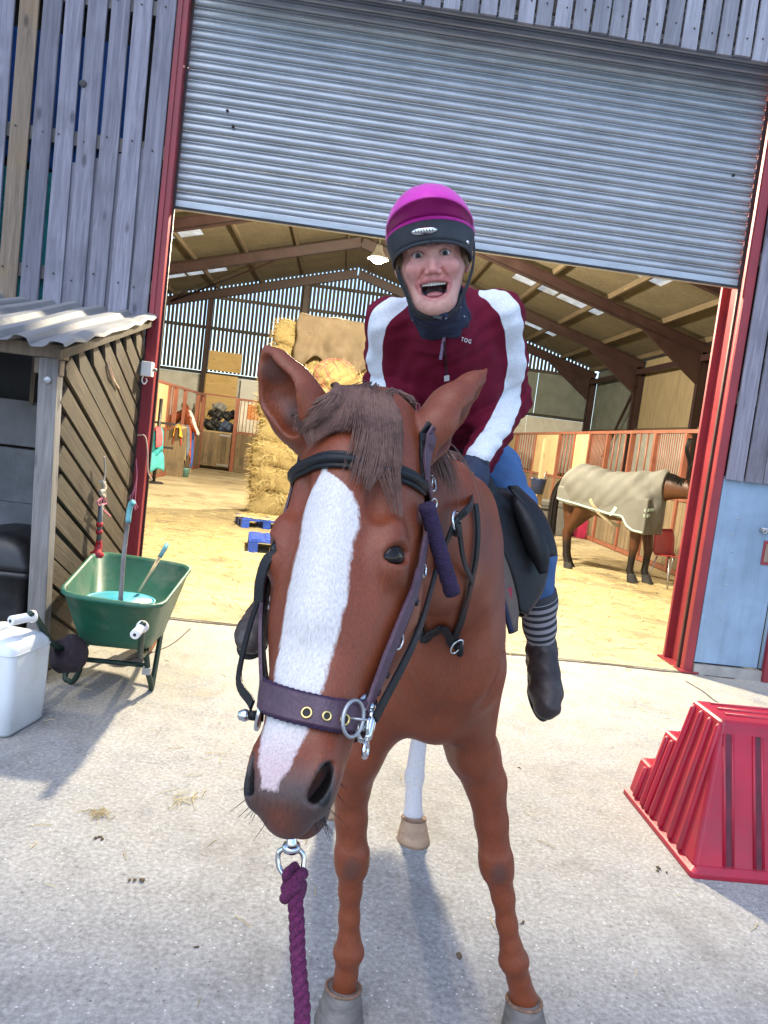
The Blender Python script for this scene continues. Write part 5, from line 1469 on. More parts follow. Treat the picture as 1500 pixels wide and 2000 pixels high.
M['bay'] = coat_mat('bay coat', (0.105, 0.038, 0.016), (0.06, 0.022, 0.010), (0.012, 0.009, 0.008))
M['hoof_grey'] = simple('grey hoof horn', (0.135, 0.115, 0.10), 0.55, 0.3, 18, bump=0.5, bscale=40, dirt=(0.22, 0.19, 0.165), dirtamt=0.5, stretch=(1, 1, 4))
M['hoof_tan'] = simple('tan hoof horn', (0.40, 0.25, 0.15), 0.55, 0.2, 14, bump=0.3, bscale=40, dirt=(0.06, 0.045, 0.04), dirtamt=0.9, stretch=(1, 1, 3))
M['coronet'] = simple('pale coronet hair', (0.20, 0.115, 0.075), 0.9, 0.3, 60, bump=0.5, bscale=200)
def eye_mat():
    t = NT('horse eye'); v = t.coords((1, 1, 1))
    return t.out(t.ramp(t.noise(v, 60, 3), [(0.3, (0.006, 0.004, 0.004)), (0.7, (0.022, 0.012, 0.008))]), 0.10, None, **{'Specular IOR Level': 0.3})
M['eye'] = eye_mat()
def hair_mat(name, lo, hi):
    t = NT(name); v = t.coords((1, 1, 1), rand=False); n = t.noise(v, 90, 4, 0.7); b = t.noise(v, 14, 3)
    cc = t.mix(0.5, t.ramp(n, [(0.3, lo), (0.7, hi)]), t.ramp(b, [(0.35, lo), (0.65, hi)]))
    return t.out(cc, 0.55, None, **{'Specular IOR Level': 0.28})
M['mane'] = hair_mat('brown horse hair', (0.045, 0.022, 0.017), (0.21, 0.11, 0.082))
M['black_hair'] = hair_mat('black horse hair', (0.006, 0.005, 0.005), (0.025, 0.02, 0.018))
def locks(name, strands_, mt, parent, w=0.0035):
    """strands_: list of (points, width); flat tapered hairs with a ridge"""
    m = MB()
    for pts, ww in strands_:
        n = len(pts); vs_ = []
        for i, p in enumerate(pts):
            d = nrm(pts[min(i + 1, n - 1)] - pts[max(i - 1, 0)]); s = np.cross(d, V(0.2, -1, 0.1)); s = nrm(s); u = np.cross(s, d)
            h = ww * (1 - 0.85 * (i / (n - 1)) ** 2)
            vs_ += [p - s * h, p + u * h * 0.7, p + s * h]
        fs = []
        for i in range(n - 1):
            a = i * 3; fs += [(a, a + 1, a + 4, a + 3), (a + 1, a + 2, a + 5, a + 4)]
        m.add(vs_, fs, True)
    o = m.build(name, mt, parent); return o

# ------------------------------------------------------------------ the chestnut horse being ridden
hs = thing('horse', 'chestnut horse with broad white blaze standing ridden in the doorway', 'horse', (0.36, -3.6, 0))
HF = Frame(W(712, 798, -4.85), W(541, 1598, -5.20), R(-21), 0.02)
B = Body()
# --- barrel: axis runs back from the chest
ao = V(0.335, -4.34, 1.14); aL = nrm(V(-0.01, 1, 0)); aS = nrm(V(1, 0.01, 0)); aN = V(0, 0, 1)
B.loft(ao, aL, aS, aN, V(0, .06, .16, .30, .50, .75, 1.0, 1.25, 1.45, 1.60, 1.68), V(.065, .105, .135, .160, .195, .245, .275, .27, .245, .18, .09),
       V(.12, .17, .22, .27, .29, .28, .29, .33, .34, .28, .14), V(.10, .14, .20, .26, .29, .31, .29, .23, .17, .13, .05), 2.2, 0.06)
FLx = lambda px, py, y=-4.09: W(px, py, y)
# --- neck
npts = [V(0.338, -4.00, 1.24), V(0.305, -4.28, 1.34), V(0.225, -4.52, 1.42), V(0.130, -4.70, 1.465), HF.p(.035, 0, -.085)]
nr = [.215, .175, .138, .106, .080]
for i in range(4):
    d_ = nrm(npts[i + 1] - npts[i]); sd = nrm(np.cross(d_, V(0, 0, 1)))
    B.cone(npts[i], npts[i + 1], nr[i], nr[i + 1], 0.06, '+', sd, 0.62)
B.chain([V(0.338, -3.55, 1.40), V(0.342, -3.92, 1.44), V(0.315, -4.22, 1.47), V(0.225, -4.50, 1.515)], [.055, .060, .050, .045], .07)       # withers and crest
# --- chest muscles
for s in (-1, 1):
    B.ell(V(0.330 + s * 0.052, -4.28, 1.10), (.068, .078, .14), .05)
    B.ell(V(0.335 + s * 0.070, -4.13, 1.13), (.054, .17, .23), .05)
B.cone(V(0.335, -4.385, 0.98), V(0.335, -4.39, 1.10), .010, .012, .045, '-')
for s in (-1, 1): B.chain([V(.335 + s * .045, -4.34, .90), V(.335 + s * .085, -4.345, .99), V(.335 + s * .12, -4.29, 1.12)], [.006, .008, .005], .035, '-')
B.ell(V(0.325, -4.17, 0.945), (.105, .13, .095), .05)                 # brisket
# --- fore legs from the photograph's outline
def fore(pts, rs):
    B.chain(pts, rs, .02)
yl = -4.10
LL = [FLx(715, 1395), FLx(698, 1472), FLx(686, 1535), FLx(686, 1600), FLx(687, 1678), FLx(684, 1740), FLx(682, 1792), FLx(682, 1832), FLx(681, 1858, -4.09), FLx(676, 1905, -4.085), FLx(670, 1948, -4.075)]
LR = [.080, .068, .051, .042, .044, .030, .0275, .0285, .037, .030, .041]
RLg = [FLx(890, 1385), FLx(924, 1468), FLx(948, 1528), FLx(960, 1605), FLx(969, 1687), FLx(983, 1752), FLx(990, 1803), FLx(998, 1848), FLx(1003, 1875, -4.09), FLx(1013, 1912, -4.085), FLx(1022, 1950, -4.075)]
RR = [.070, .070, .056, .044, .044, .030, .0275, .0285, .037, .030, .041]
for P_, r_, s in ((LL, LR, -1), (RLg, RR, 1)):
    B.cone(V(0.330 + s * .070, -4.23, 1.06), P_[1] + V(-s * .006, -.045, .01), .074, .050, .05)
    B.cone(P_[1] + V(0, -.045, .01), P_[2] + V(0, -.015, 0), .055, .042, .04)
    B.chain(P_, r_, .018)
    up_k = nrm(P_[3] - P_[5])
    for sx in (-1, 1): B.cone(P_[4] + up_k * .026 + V(sx * .015, -.012, 0), P_[4] - up_k * .022 + V(sx * .014, -.010, 0), .0335, .030, .010)
    B.cone(P_[8] + V(-.014, -.004, 0), P_[8] + V(.014, -.004, 0), .0285, .0285, .010)
    B.chain([P_[5] + V(0, .032, 0), P_[6] + V(0, .034, 0), P_[8] + V(0, .03, .02)], [.014, .013, .016], .008)
    B.cone(P_[4] + V(0, 0.03, 0.02), P_[4] + V(0, 0.03, -0.03), .026, .022, .02)   # back of the knee
    B.cone(P_[8] + V(0, 0.03, 0.0), P_[8] + V(0, 0.035, -0.01), .026, .02, .02)    # ergot side
    B.cone(P_[1] + V(0, -0.02, 0.03), P_[2] + V(0, -0.012, 0.02), .040, .026, .03) # forearm muscle
# --- hind legs
def hind(hx, hy, s, hoofp):
    hip = V(0.35 + s * 0.13, -2.98, 1.20); stf = V(0.35 + s * 0.17, -3.20, 0.95); hock = V(hoofp[0] + s * 0.0 + 0.01, hoofp[1] + 0.20, 0.56)
    fet = V(hoofp[0] - 0.005, hoofp[1] + 0.10, 0.21)
    B.cone(V(0.35 + s * 0.12, -2.90, 1.28), hip, .20, .19, .06); B.cone(hip, stf, .19, .13, .06); B.cone(stf, hock, .115, .050, .04)
    B.cone(hip + V(0, 0.16, -0.05), hock + V(0, 0.02, 0.12), .12, .04, .05)
    B.cone(hock, hock + V(0, 0.05, 0.05), .042, .03, .02); B.chain([hock, hock * .5 + fet * .5, fet, fet * .45 + (V(*hoofp) + V(0, .03, .07)) * .55, V(*hoofp) + V(0, 0.03, 0.07)], [.048, .034, .040, .032, .046], .02)
    B.cone(fet + V(0, 0.03, 0), fet + V(0, .035, -.015), .026, .02, .02)
hR = G(805, 1640); hL = G(645, 1585)
hind(0, 0, 1, hR + V(-.0, .03, 0)); hind(0, 0, -1, hL + V(0, .03, 0))
# --- head and ears
earL = (W(607, 842, -4.87), W(562, 768, -4.88), W(518, 678, -4.88), nrm(V(-0.60, -0.78, -0.12)))
earR = (W(822, 876, -4.84), W(878, 800, -4.80), W(949, 723, -4.76), nrm(V(0.70, -0.36, -0.62)))
head_prims(B, HF, [earL, earR])
EYE = {}
for s in (-1, 1):
    ec = HF.p(.257, s * .0745, -.010); ed_ = nrm(HF.S * s * .85 + HF.N * .62); tf_ = nrm(HF.N - ed_ * HF.N.dot(ed_)); el_ = nrm(HF.L * .5 + tf_ * .86); el_ = nrm(el_ - ed_ * el_.dot(ed_)); eh_ = np.cross(ed_, el_); EYE[s] = (ec, ed_)
    B.ell(ec, (.0280, .0280, .0280), .022)
    B.ell(ec + ed_ * .027, (.0265, .0165, .020), .004, '-', ax=(el_, np.cross(ed_, el_), ed_))
    up_ = HF.N * 1.0; up_ = nrm(up_ - ed_ * up_.dot(ed_))
    tp_ = np.cross(ed_, el_) * (1 if np.dot(np.cross(ed_, el_), HF.L) < 0 else -1); B.chain([ec + ed_ * .018 - el_ * .024 + tp_ * .008, ec + ed_ * .022 + tp_ * .019, ec + ed_ * .018 + el_ * .022 + tp_ * .008], [.0035, .005, .0035], .010)
me, hv = B.mesh('body', [axis([(-.30, -.20, .02), (-.20, .22, .0042), (.22, .95, .009)]), axis([(-5.40, -4.72, .0042), (-4.72, -2.50, .009)]), axis([(-.02, 1.06, .008), (1.06, 1.90, .0042)])])
a_, s_, c_ = HF.loc(hv)
hb = BVHTree.FromPolygons([tuple(v) for v in hv], [tuple(p.vertices) for p in me.polygons])
CO = Vector(_CC)
def hit(px, py):
    d = Vector(ray(px, py)).normalized(); r_ = hb.ray_cast(CO, d); return (np.array(r_[0]), np.array(r_[1])) if r_[0] is not None else (None, None)
# white blaze: edges read off the face
rows = [(922, 628, 638), (938, 618, 662), (958, 608, 684), (988, 597, 700), (1020, 590, 704), (1060, 585, 690), (1110, 572, 682), (1160, 562, 680), (1220, 553, 665), (1290, 541, 645), (1340, 533, 632), (1385, 524, 615), (1430, 512, 600), (1470, 505, 578), (1500, 503, 566), (1525, 512, 545)]
Ea, El, Er = [], [], []
for py, l, r_ in rows:
    p, _ = hit(l, py); q, _ = hit(r_, py)
    if p is None or q is None: continue
    al, sl2, _c = HF.loc(p); ar, sr2, _c = HF.loc(q); Ea.append((al + ar) / 2); El.append(sl2); Er.append(sr2)
Ea, El, Er = np.array(Ea), np.array(El), np.array(Er); od = np.argsort(Ea); Ea, El, Er = Ea[od], El[od], Er[od]
L_ = np.interp(a_, Ea, El); R_ = np.interp(a_, Ea, Er)
inside = np.minimum(s_ - L_, R_ - s_); inside = np.minimum(inside, np.minimum(a_ - (Ea[0] - .006), (Ea[-1] + .01) - a_))
front = (c_ > -0.065) & (a_ > 0) & (a_ < .66) & (np.abs(s_) < .12)
wh = np.where(front, np.clip(inside * 55, -1.2, 1.2), -1.2)
def soft(dist, r0, r1): return 1 - sst(r0, r1, dist)
# hind legs are white below the hock
sock = (hv[:, 1] > -3.40) & (hv[:, 2] < 0.62)
wh = np.where(sock, np.clip((0.50 - hv[:, 2]) * 8, -1.2, 1.2), wh)
pink = np.zeros(len(hv)); hd = (np.abs(s_) < .2) & (a_ > -.1) & (a_ < .7) & (np.abs(c_ + .05) < .25) & (hv[:, 1] < -4.6)
pink[hd] = (sst(.47, .57, a_) * .8 + .12 * sst(.0, .06, s_))[hd]
dark = np.zeros(len(hv))
mz = sst(.51, .60, a_ + .25 * np.maximum(0, -c_ - .05)) * (0.85 - .35 * np.exp(-((a_ - .622) / .022) ** 2 - (s_ / .03) ** 2)); dark[hd] = mz[hd]
dark[hd] = np.maximum(dark, sst(.33, .50, a_) * .28)[hd]
for s in (-1, 1):
    dE = np.linalg.norm(hv - EYE[s][0] + EYE[s][1] * .02, axis=1); dark = np.maximum(dark, soft(dE, .024, .066) * .60)
for s in (-1, 1):
    dN, _ = seg_dist(hv, [HF.p(.558, s * .043, -.006), HF.p(.586, s * .044, -.010)]); dark = np.maximum(dark, soft(dN, .010, .019) * 2.0)
for P_ in (LL, RLg):
    dK = np.linalg.norm((hv - (P_[4] + V(0, -.05, -.005))) * V(1, 1, .8), axis=1); dark = np.maximum(dark, soft(dK, .010, .055) * .6)
    dF = np.linalg.norm(hv - (P_[8] + V(0, .0, 0.0)), axis=1)
for e in (earL, earR):
    dI, _ = seg_dist(hv, [e[0] * .7 + e[1] * .3 + e[3] * .018, e[1] + e[3] * .014, e[1] * .5 + e[2] * .5 + e[3] * .008]); dark = np.maximum(dark, soft(dI, .012, .03) * .62)
set_attr(me, 'white', wh); set_attr(me, 'pink', pink); set_attr(me, 'dark', dark)
OFF = Vector((0.36, -3.6, 0))
me.transform(Matrix.Translation(-OFF))
hbody = link('body', me, M['chestnut'], hs)
ho = np.array(OFF)
def hpart(m, name, mt, parent=hs):
    """build a mesh given in world coordinates as a part of the horse"""
    o = m.build(name, mt, parent); o.location = tuple(np.array(o.location) - ho); return o
# eyes
for s in (-1, 1):
    c, ed_ = EYE[s]; m = MB(c)
    m.lathe([(0.0, .0262), (.010, .0242), (.018, .0190), (.0235, .011), (.0262, 0), (.023, -.011), (.013, -.022), (0, -.0262)], c, ed_, 24)
    o = m.build('eye', M['eye'], hs); o.location = tuple(c - ho)
# hooves
for c, d, mt in ((V(LL[10][0] - .006, -4.105, 0), (-.12, -1), 'hoof_grey'), (V(RLg[10][0] + .008, -4.105, 0), (.2, -1), 'hoof_grey'), (hR + V(.004, .0, 0), (.15, -1), 'hoof_tan'), (hL + V(0, .0, 0), (-.1, -1), 'hoof_tan')):
    o = hoof(hs, c - ho, d, .071, .088, M[mt]); 
# forelock, mane, tail
rr = np.random.default_rng(11)
def surf(p, off=0.0):
    q = hb.find_nearest(Vector(p)); return np.array(q[0]) + np.array(q[1]) * off, np.array(q[1])
ST = []
for i in range(2600):
    u = rr.uniform(-1, 1); u = np.sign(u) * abs(u) ** 0.8
    root = HF.p(-.022 + rr.normal(0, .010), u * .040 + .008, .006 + rr.normal(0, .004) - .02 * abs(u))
    cl_ = u; side = float(np.clip(u * .9 + rr.normal(0, .10) + .10 * math.sin(u * 23), -.62, .95)); L = rr.uniform(.085, .128) if side < rr.uniform(-.05, .25) else rr.uniform(.13, .205)
    pts = []; ph = rr.uniform(0, .8) + cl_ * 5
    for j in range(9):
        t_ = j / 8
        sd = u * .036 + .008 + (side * .078 + .006) * t_ ** .85 + .006 * math.sin(3 * t_ + ph) * t_
        p = HF.p(-.022 + L * t_ + .004, sd, .06)
        q, n_ = surf(p); lift = .008 + .012 * math.sin(PI * min(1, t_ * 1.1)) + rr.uniform(0, .007) * (1 - .5 * t_)
        pts.append(q + n_ * lift)
    pts[0] = root
    ST.append((pts, rr.uniform(.0006, .0014)))
o = locks('forelock', ST, M['mane'], hs); o.location = tuple(-ho)
ST = []
crest = [HF.p(-.05, .0, -.02), V(0.10, -4.74, 1.62), V(0.19, -4.58, 1.59), V(0.27, -4.38, 1.57), V(0.34, -4.12, 1.53)]
cs = spline(crest, 10)
for i in range(1000):
    t0 = rr.uniform(0, len(cs) - 1.01); k = int(t0); root, n0 = surf(cs[k] * (1 - t0 + k) + cs[k + 1] * (t0 - k)); root = root + V(rr.normal(0, .012), 0, .004)
    sgn = 1 if t0 < 11 else -1; L = rr.uniform(.12, .24) * (.8 if t0 < 11 else 1.0)
    pts = [root]
    p = root.copy(); d = nrm(V(sgn * .9, rr.normal(0, .25), .35))
    for j in range(8):
        d = nrm(d + V(sgn * .02, -.03 + rr.normal(0, .06), -.32)); p = p + d * L / 8
        q, n_ = surf(p); 
        if np.dot(p - q, n_) < .010: p = q + n_ * (.010 + rr.uniform(0, .008))
        pts.append(p.copy())
    ST.append((pts, rr.uniform(.0010, .0024)))
o = locks('mane', ST, M['mane'], hs); o.location = tuple(-ho)
ST = []
for i in range(260):
    root = V(.345 + rr.normal(0, .02), -2.70, 1.34 + rr.normal(0, .02)); pts = [root]; p = root.copy(); d = nrm(V(rr.normal(0, .2), .7, -.2))
    for j in range(10):
        d = nrm(d + V(rr.normal(0, .03), -.05, -.35)); p = p + d * .078; pts.append(p.copy())
    ST.append((pts, .004))
o = locks('tail', ST, M['mane'], hs); o.location = tuple(-ho)
# whiskers
m = MB()
for i in range(26):
    p, n_ = surf(HF.p(rr.uniform(.54, .61), rr.normal(0, .04), -.06 + rr.normal(0, .03))); e = p + n_ * rr.uniform(.012, .028) + V(0, 0, -.008); m.tube([p, e], [.0006, .0003], 4, False)
o = hpart(m, 'whiskers', M['black_hair']); o['kind'] = 'stuff'

# ------------------------------------------------------------------ bay horse in a rug, side on
bo = V(4.22, 5.21, 0.006); bu = nrm(V(0.69, -0.72, 0)); bs = V(-bu[1], bu[0], 0)
def bw(u, s, z): return bo + bu * u + bs * s + V(0, 0, z)
bh = thing('horse', 'bay horse wearing a taupe rug standing side on inside the barn', 'horse', tuple(bo))
def bay_core(B, inf=0.0):
    B.loft(bw(-.82, 0, 1.18), bu, bs, V(0, 0, 1), V(0, .08, .22, .45, .7, .95, 1.2, 1.4, 1.52), V(.10, .22, .285, .31, .325, .31, .27, .20, .10) + inf, V(.18, .32, .41, .40, .35, .36, .42, .34, .18) + inf, V(.1, .15, .22, .30, .34, .33, .28, .22, .12) + inf, 2.2, .06)
B2 = Body(); bay_core(B2)
for s in (-1, 1):
    B2.cone(bw(-.60, s * .13, 1.30), bw(-.42, s * .15, .98), .20, .13, .06); hk = bw(-.66 - (.10 if s > 0 else 0), s * .12, .55); ft = hk + bu * .05 + V(0, 0, -.36)
    B2.cone(bw(-.42, s * .15, .98), hk, .12, .05, .05); B2.cone(bw(-.7, s * .11, 1.2), hk + V(0, 0, .12), .13, .045, .05)
    B2.chain([hk, ft, ft + bu * .05 + V(0, 0, -.11)], [.058, .047, .05], .02)
    kn = bw(.52 + .06 * s, s * .12, .50); ff = kn + bu * -.01 + V(0, 0, -.33)
    B2.cone(bw(.48, s * .15, 1.2), bw(.48, s * .14, .9), .16, .095, .06); B2.chain([bw(.48, s * .14, .9), kn, kn * .5 + ff * .5, ff, ff + bu * .05 + V(0, 0, -.10)], [.105, .066, .048, .05, .056], .02)
nk = [bw(.50, 0, 1.36), bw(.80, 0, 1.45), bw(1.10, 0, 1.44)]
B2.cone(nk[0], nk[1], .23, .17, .06, '+', bs, .65); B2.cone(nk[1], nk[2], .17, .125, .05, '+', bs, .65)
pl = bw(1.18, 0, 1.50); mzb = bw(1.50, -.02, 1.00)
f2 = Frame(pl, mzb)
head_prims(B2, f2, [(f2.p(-.01, -.06, -.03), f2.p(-.08, -.075, -.01), f2.p(-.16, -.07, .0), nrm(f2.N - f2.S * .5)), (f2.p(-.01, .06, -.03), f2.p(-.08, .075, -.01), f2.p(-.16, .07, .0), nrm(f2.N + f2.S * .5))])
me2, v2 = B2.mesh('body', [np.arange(3.1, 5.7, .016), np.arange(3.9, 6.4, .016), np.arange(0, 1.85, .016)])
u2 = (v2 - bo) @ bu; dk2 = np.maximum(soft(v2[:, 2], .30, .62), sst(.62, .72, u2) * sst(1.50, 1.62, v2[:, 2]) * 0)
a2, s2, c2 = f2.loc(v2); dk2 = np.maximum(dk2, sst(.48, .56, a2) * (u2 > 1.1))
set_attr(me2, 'dark', dk2 * .95); set_attr(me2, 'white', np.full(len(v2), -1.2)); set_attr(me2, 'pink', np.zeros(len(v2)))
me2.transform(Matrix.Translation(-Vector(bo))); link('body', me2, M['bay'], bh)
for s in (-1, 1):
    c = bw(-.54 - (.10 if s > 0 else 0), s * .12, 0) - bo; hoof(bh, c, bu, .075, .10, M['rubber'], 'hoof_boot')
    c = bw(.58 + .06 * s, s * .12, 0) - bo; hoof(bh, c, bu, .085, .13, M['rubber'], 'hoof_boot')
    c = f2.p(.19, s * .096, -.016); m = MB(c); m.lathe([(0, .02), (.015, .014), (.02, 0), (0, -.02)], c, f2.S * s, 14); o = m.build('eye', M['eye'], bh); o.location = tuple(c - bo)
b2v = BVHTree.FromPolygons([tuple(v) for v in v2], [tuple(p.vertices) for p in me2.polygons])
ST = []; r3 = np.random.default_rng(4)
for i in range(420):
    t_ = r3.random(); p = bw(.55 + .62 * t_, r3.normal(0, .01), 1.68 - .0 * t_); q = b2v.find_nearest(Vector(p)); p = np.array(q[0]); pts = [p]; d = nrm(-bs * 1.0 + V(0, 0, .4)); L = r3.uniform(.10, .2)
    for j in range(6):
        d = nrm(d + V(0, 0, -.4)); p = p + d * L / 6; q = b2v.find_nearest(Vector(p)); n_ = np.array(q[1])
        if np.dot(p - np.array(q[0]), n_) < .01: p = np.array(q[0]) + n_ * .012
        pts.append(p.copy())
    ST.append((pts, .005))
o = locks('mane', ST, M['black_hair'], bh); o.location = tuple(-bo)
ST = []
for i in range(260):
    p = bw(-.82, r3.normal(0, .03), 1.42); pts = [p]; d = nrm(-bu + V(0, 0, -.3) + r3.normal(0, .12, 3))
    for j in range(10): d = nrm(d + V(0, 0, -.5) + bu * .06); p = p + d * .105; pts.append(p.copy())
    ST.append((pts, .007))
o = locks('tail', ST, M['black_hair'], bh); o.location = tuple(-bo)
# rug
rg = thing('horse_rug', 'taupe rug with pale binding worn by the bay horse', 'horse rug', tuple(bo))
B3 = Body(); bay_core(B3, .040)
for s in (-1, 1):
    B3.cone(bw(.48, s * .15, 1.2), bw(.48, s * .14, .9), .195, .135, .06); B3.cone(bw(-.60, s * .13, 1.30), bw(-.42, s * .15, .98), .235, .165, .06); B3.cone(bw(-.7, s * .11, 1.2), bw(-.7, s * .12, .9), .165, .14, .06)
B3.cone(bw(.50, 0, 1.36), bw(.70, 0, 1.45), .265, .235, .05, '+', bs, .74); B3.ell(bw(.60, 0, 1.10), (.17, .17, .33), .06); B3.ell(bw(-.62, 0, 1.28), (.22, .22, .33), .06)
def hem(u): return np.interp(u, [-.95, -.75, -.3, .1, .30, .38, .5, .75], [1.10, 1.02, .97, .92, .92, .80, .74, .72])
def rugpost(f, X, Y, Z):
    u = (X - bo[0]) * bu[0] + (Y - bo[1]) * bu[1]; s = (X - bo[0]) * bs[0] + (Y - bo[1]) * bs[1]
    f = f + .006 * np.sin(u * 17 + Z * 6) * np.sin(Z * 9 - u * 4) + .006 * np.sin(u * 31 - Z * 21)
    skirt = np.maximum(np.maximum(np.abs(s) - (.330 + .012 * np.sin(u * 16)), Z - 1.25), np.maximum(-.80 - u, u - .66))
    f = np.minimum(f, np.maximum(skirt, -.05 + 0 * f))
    return np.maximum(np.maximum(f, hem(u) + .012 * np.sin(u * 14) - Z), u - .76)
me3, v3 = B3.mesh('rug', [np.arange(3.0, 5.3, .016), np.arange(4.3, 6.4, .016), np.arange(.6, 1.8, .016)], post=rugpost)
me3.transform(Matrix.Translation(-Vector(bo))); link('rug', me3, M['rug'], rg)
r3v = BVHTree.FromPolygons([tuple(v) for v in v3], [tuple(p.vertices) for p in me3.polygons])
m = MB()
for s in (-1, 1):
    pts = []
    for k in range(34):
        u = -.78 + 1.44 * k / 33; p = bw(u, s * .34, float(hem(u)) + .03); q = r3v.find_nearest(Vector(p)); pts.append(np.array(q[0]) - bo)
    m.tube(pts, .016, 6)
m.build('binding', M['pale_binding'], rg)
def rstrap(pts, w, mt, nm_):
    P_ = []; N_2 = []
    for p in spline(pts, 5):
        q = r3v.find_nearest(Vector(p)); P_.append(np.array(q[0]) + np.array(q[1]) * .004 - bo); N_2.append(np.array(q[1]))
    m = MB(); m.ribbon(P_, N_2, w, .008); m.build(nm_, mt, rg)
strapm = simple('khaki webbing', (0.36, 0.32, 0.22), 0.8)
rstrap([bw(-.22, -.33, 1.13), bw(-.16, -.33, 1.05), bw(-.08, -.33, .96)], .05, strapm, 'belly_strap')
rstrap([bw(.20, -.33, 1.06), bw(.16, -.33, .98), bw(.12, -.33, .94)], .05, M['pale_binding'], 'belly_strap')
m = MB(); m.ribbon([np.array(p) - bo for p in spline([bw(-.08, -.33, .95), bw(.1, -.22, .82), bw(.2, -.1, .78)], 5)], [-bs] * 11, .05, .006); m.build('belly_strap', strapm, rg)
rstrap([bw(.62, -.30, 1.08), bw(.74, -.22, 1.10)], .045, M['pale_binding'], 'chest_strap'); rstrap([bw(.62, -.30, 1.00), bw(.74, -.22, 1.02)], .045, M['pale_binding'], 'chest_strap')

# ------------------------------------------------------------------ third horse looking over the back stable
p3 = W(366, 799, 16.3); f3 = Frame(p3, W(390, 848, 16.1), None)
th = thing('horse', 'small distant chestnut horse with pale face looking out of the left stable', 'horse', tuple(V(p3[0], p3[1], 0)))
B4 = Body(); head_prims(B4, f3, [(f3.p(-.01, -.06, -.03), f3.p(-.08, -.075, -.01), f3.p(-.17, -.07, .0), nrm(f3.N - f3.S * .5)), (f3.p(-.01, .06, -.03), f3.p(-.08, .075, -.01), f3.p(-.17, .07, .0), nrm(f3.N + f3.S * .5))])
nb_ = V(f3.L[0], f3.L[1], 0); nb_ = nrm(nb_)
q0 = f3.p(.03, 0, -.09); B4.cone(q0, q0 - nb_ * .7 + V(0, 0, -.45), .11, .2, .06); B4.cone(q0 - nb_ * .7 + V(0, 0, -.45), q0 - nb_ * 1.7 + V(0, 0, -.55), .27, .28, .1)
for s in (-1, 1):
    for dd in (.75, 1.75):
        c = q0 - nb_ * dd; c = V(c[0], c[1], 0) + V(-nb_[1], nb_[0], 0) * s * .14; B4.chain([c + V(0, 0, 1.15), c + V(0, 0, .5), c + V(0, 0, .05)], [.13, .05, .05], .05)
lo = hv.min(0); 
c3 = q0 - nb_ * .8
me4, v4 = B4.mesh('body', [np.arange(c3[0] - 1.6, c3[0] + 1.6, .03), np.arange(c3[1] - 1.6, c3[1] + 1.6, .03), np.arange(0, 2.4, .03)])
a4, s4, c4 = f3.loc(v4); set_attr(me4, 'white', np.where((np.abs(s4) < .05) & (c4 > -.06) & (a4 > .05), .8, -1.2)); set_attr(me4, 'dark', np.zeros(len(v4))); set_attr(me4, 'pink', np.zeros(len(v4)))
tl = V(p3[0], p3[1], 0); me4.transform(Matrix.Translation(-Vector(tl))); link('body', me4, M['chestnut'], th)
# ================================================================== RIDER
PO = V(0.33, -3.62, 1.45)
pr = thing('person', 'rider in burgundy and white jersey and pink helmet laughing on the chestnut horse', 'person', tuple(PO))
def put(me, name, mt, parent=pr):
    """parent is the person (or a part that sits at the person's origin); mesh in world coordinates"""
    me.transform(Matrix.Translation(-Vector(PO))); return link(name, me, mt, parent)
def putm(m, name, mt, parent=pr):
    me = m.mesh(name); return put(me, name, mt, parent)
EM = W(843, 497, -4.30); CN = W(851, 605, -4.285)
Hu = nrm(EM - CN); Hf = nrm(_CC - EM); Hf = nrm(Hf + V(0.02, 0, -0.06)); Hf = nrm(Hf - Hu * Hf.dot(Hu)); Hr = np.cross(Hu, Hf)
def hp(r, u, f): return EM + Hr * r + Hu * u + Hf * f
HAX = (Hr, Hu, Hf)
NB = W(868, 648, -4.06)
SHL, SHR = W(762, 626, -3.99), W(976, 612, -3.98)
ELL, ELR = W(750, 748, -3.80), W(1000, 782, -3.80)
WRL, WRR = W(812, 862, -4.16), W(932, 894, -4.03)
PEL = V(0.375, -3.53, 1.60); CH = W(870, 735, -3.84); CH2 = W(869, 668, -3.93)
HIR, KNR, CAR, ANR, TOR = W(950, 925, -3.54), W(1034, 1082, -3.73), W(1050, 1175, -3.68), W(1058, 1268, -3.63), W(1069, 1378, -3.79)
HIL = V(0.19, -3.54, 1.52); KNL = V(0.005, -3.73, 1.30); CAL = V(-0.08, -3.69, 1.17); ANL = W(512, 1205, -3.68); TOL = W(488, 1250, -3.83)
# ------------------------------------------------------------------ body: one continuous surface from head to feet
B = Body()
B.ell(hp(0, .035, -.088), (.076, .098, .098), .02, ax=HAX)
B.ell(hp(0, -.045, -.052), (.055, .072, .062), .03, ax=HAX)
B.cone(hp(-.022, -.105, -.022), hp(.022, -.105, -.022), .022, .022, .03)
B.ell(hp(0, -.118, -.012), (.024, .017, .018), .02, ax=HAX)
for s in (-1, 1):
    B.ell(hp(s * .040, -.028, -.013), (.022, .019, .018), .022, ax=HAX)
    B.cone(hp(s * .053, -.03, -.06), hp(s * .029, -.098, -.036), .019, .015, .03)
    B.ell(hp(s * .080, -.012, -.095), (.012, .030, .018), .01, ax=HAX)
    B.cone(hp(s * .014, .018, .004), hp(s * .046, .020, -.012), .009, .008, .012)
    B.ell(hp(s * .031, .001, .014), (.017, .012, .012), .008, '-', ax=HAX)
    B.ell(hp(s * .031, .0005, -.0095), (.0152, .0145, .0146), .006, ax=HAX); B.ell(hp(s * .031, .0008, .004), (.0138, .0056, .012), .0025, '-', ax=HAX)
B.cone(hp(0, .012, .000), hp(0, -.034, .018), .0075, .0100, .012)
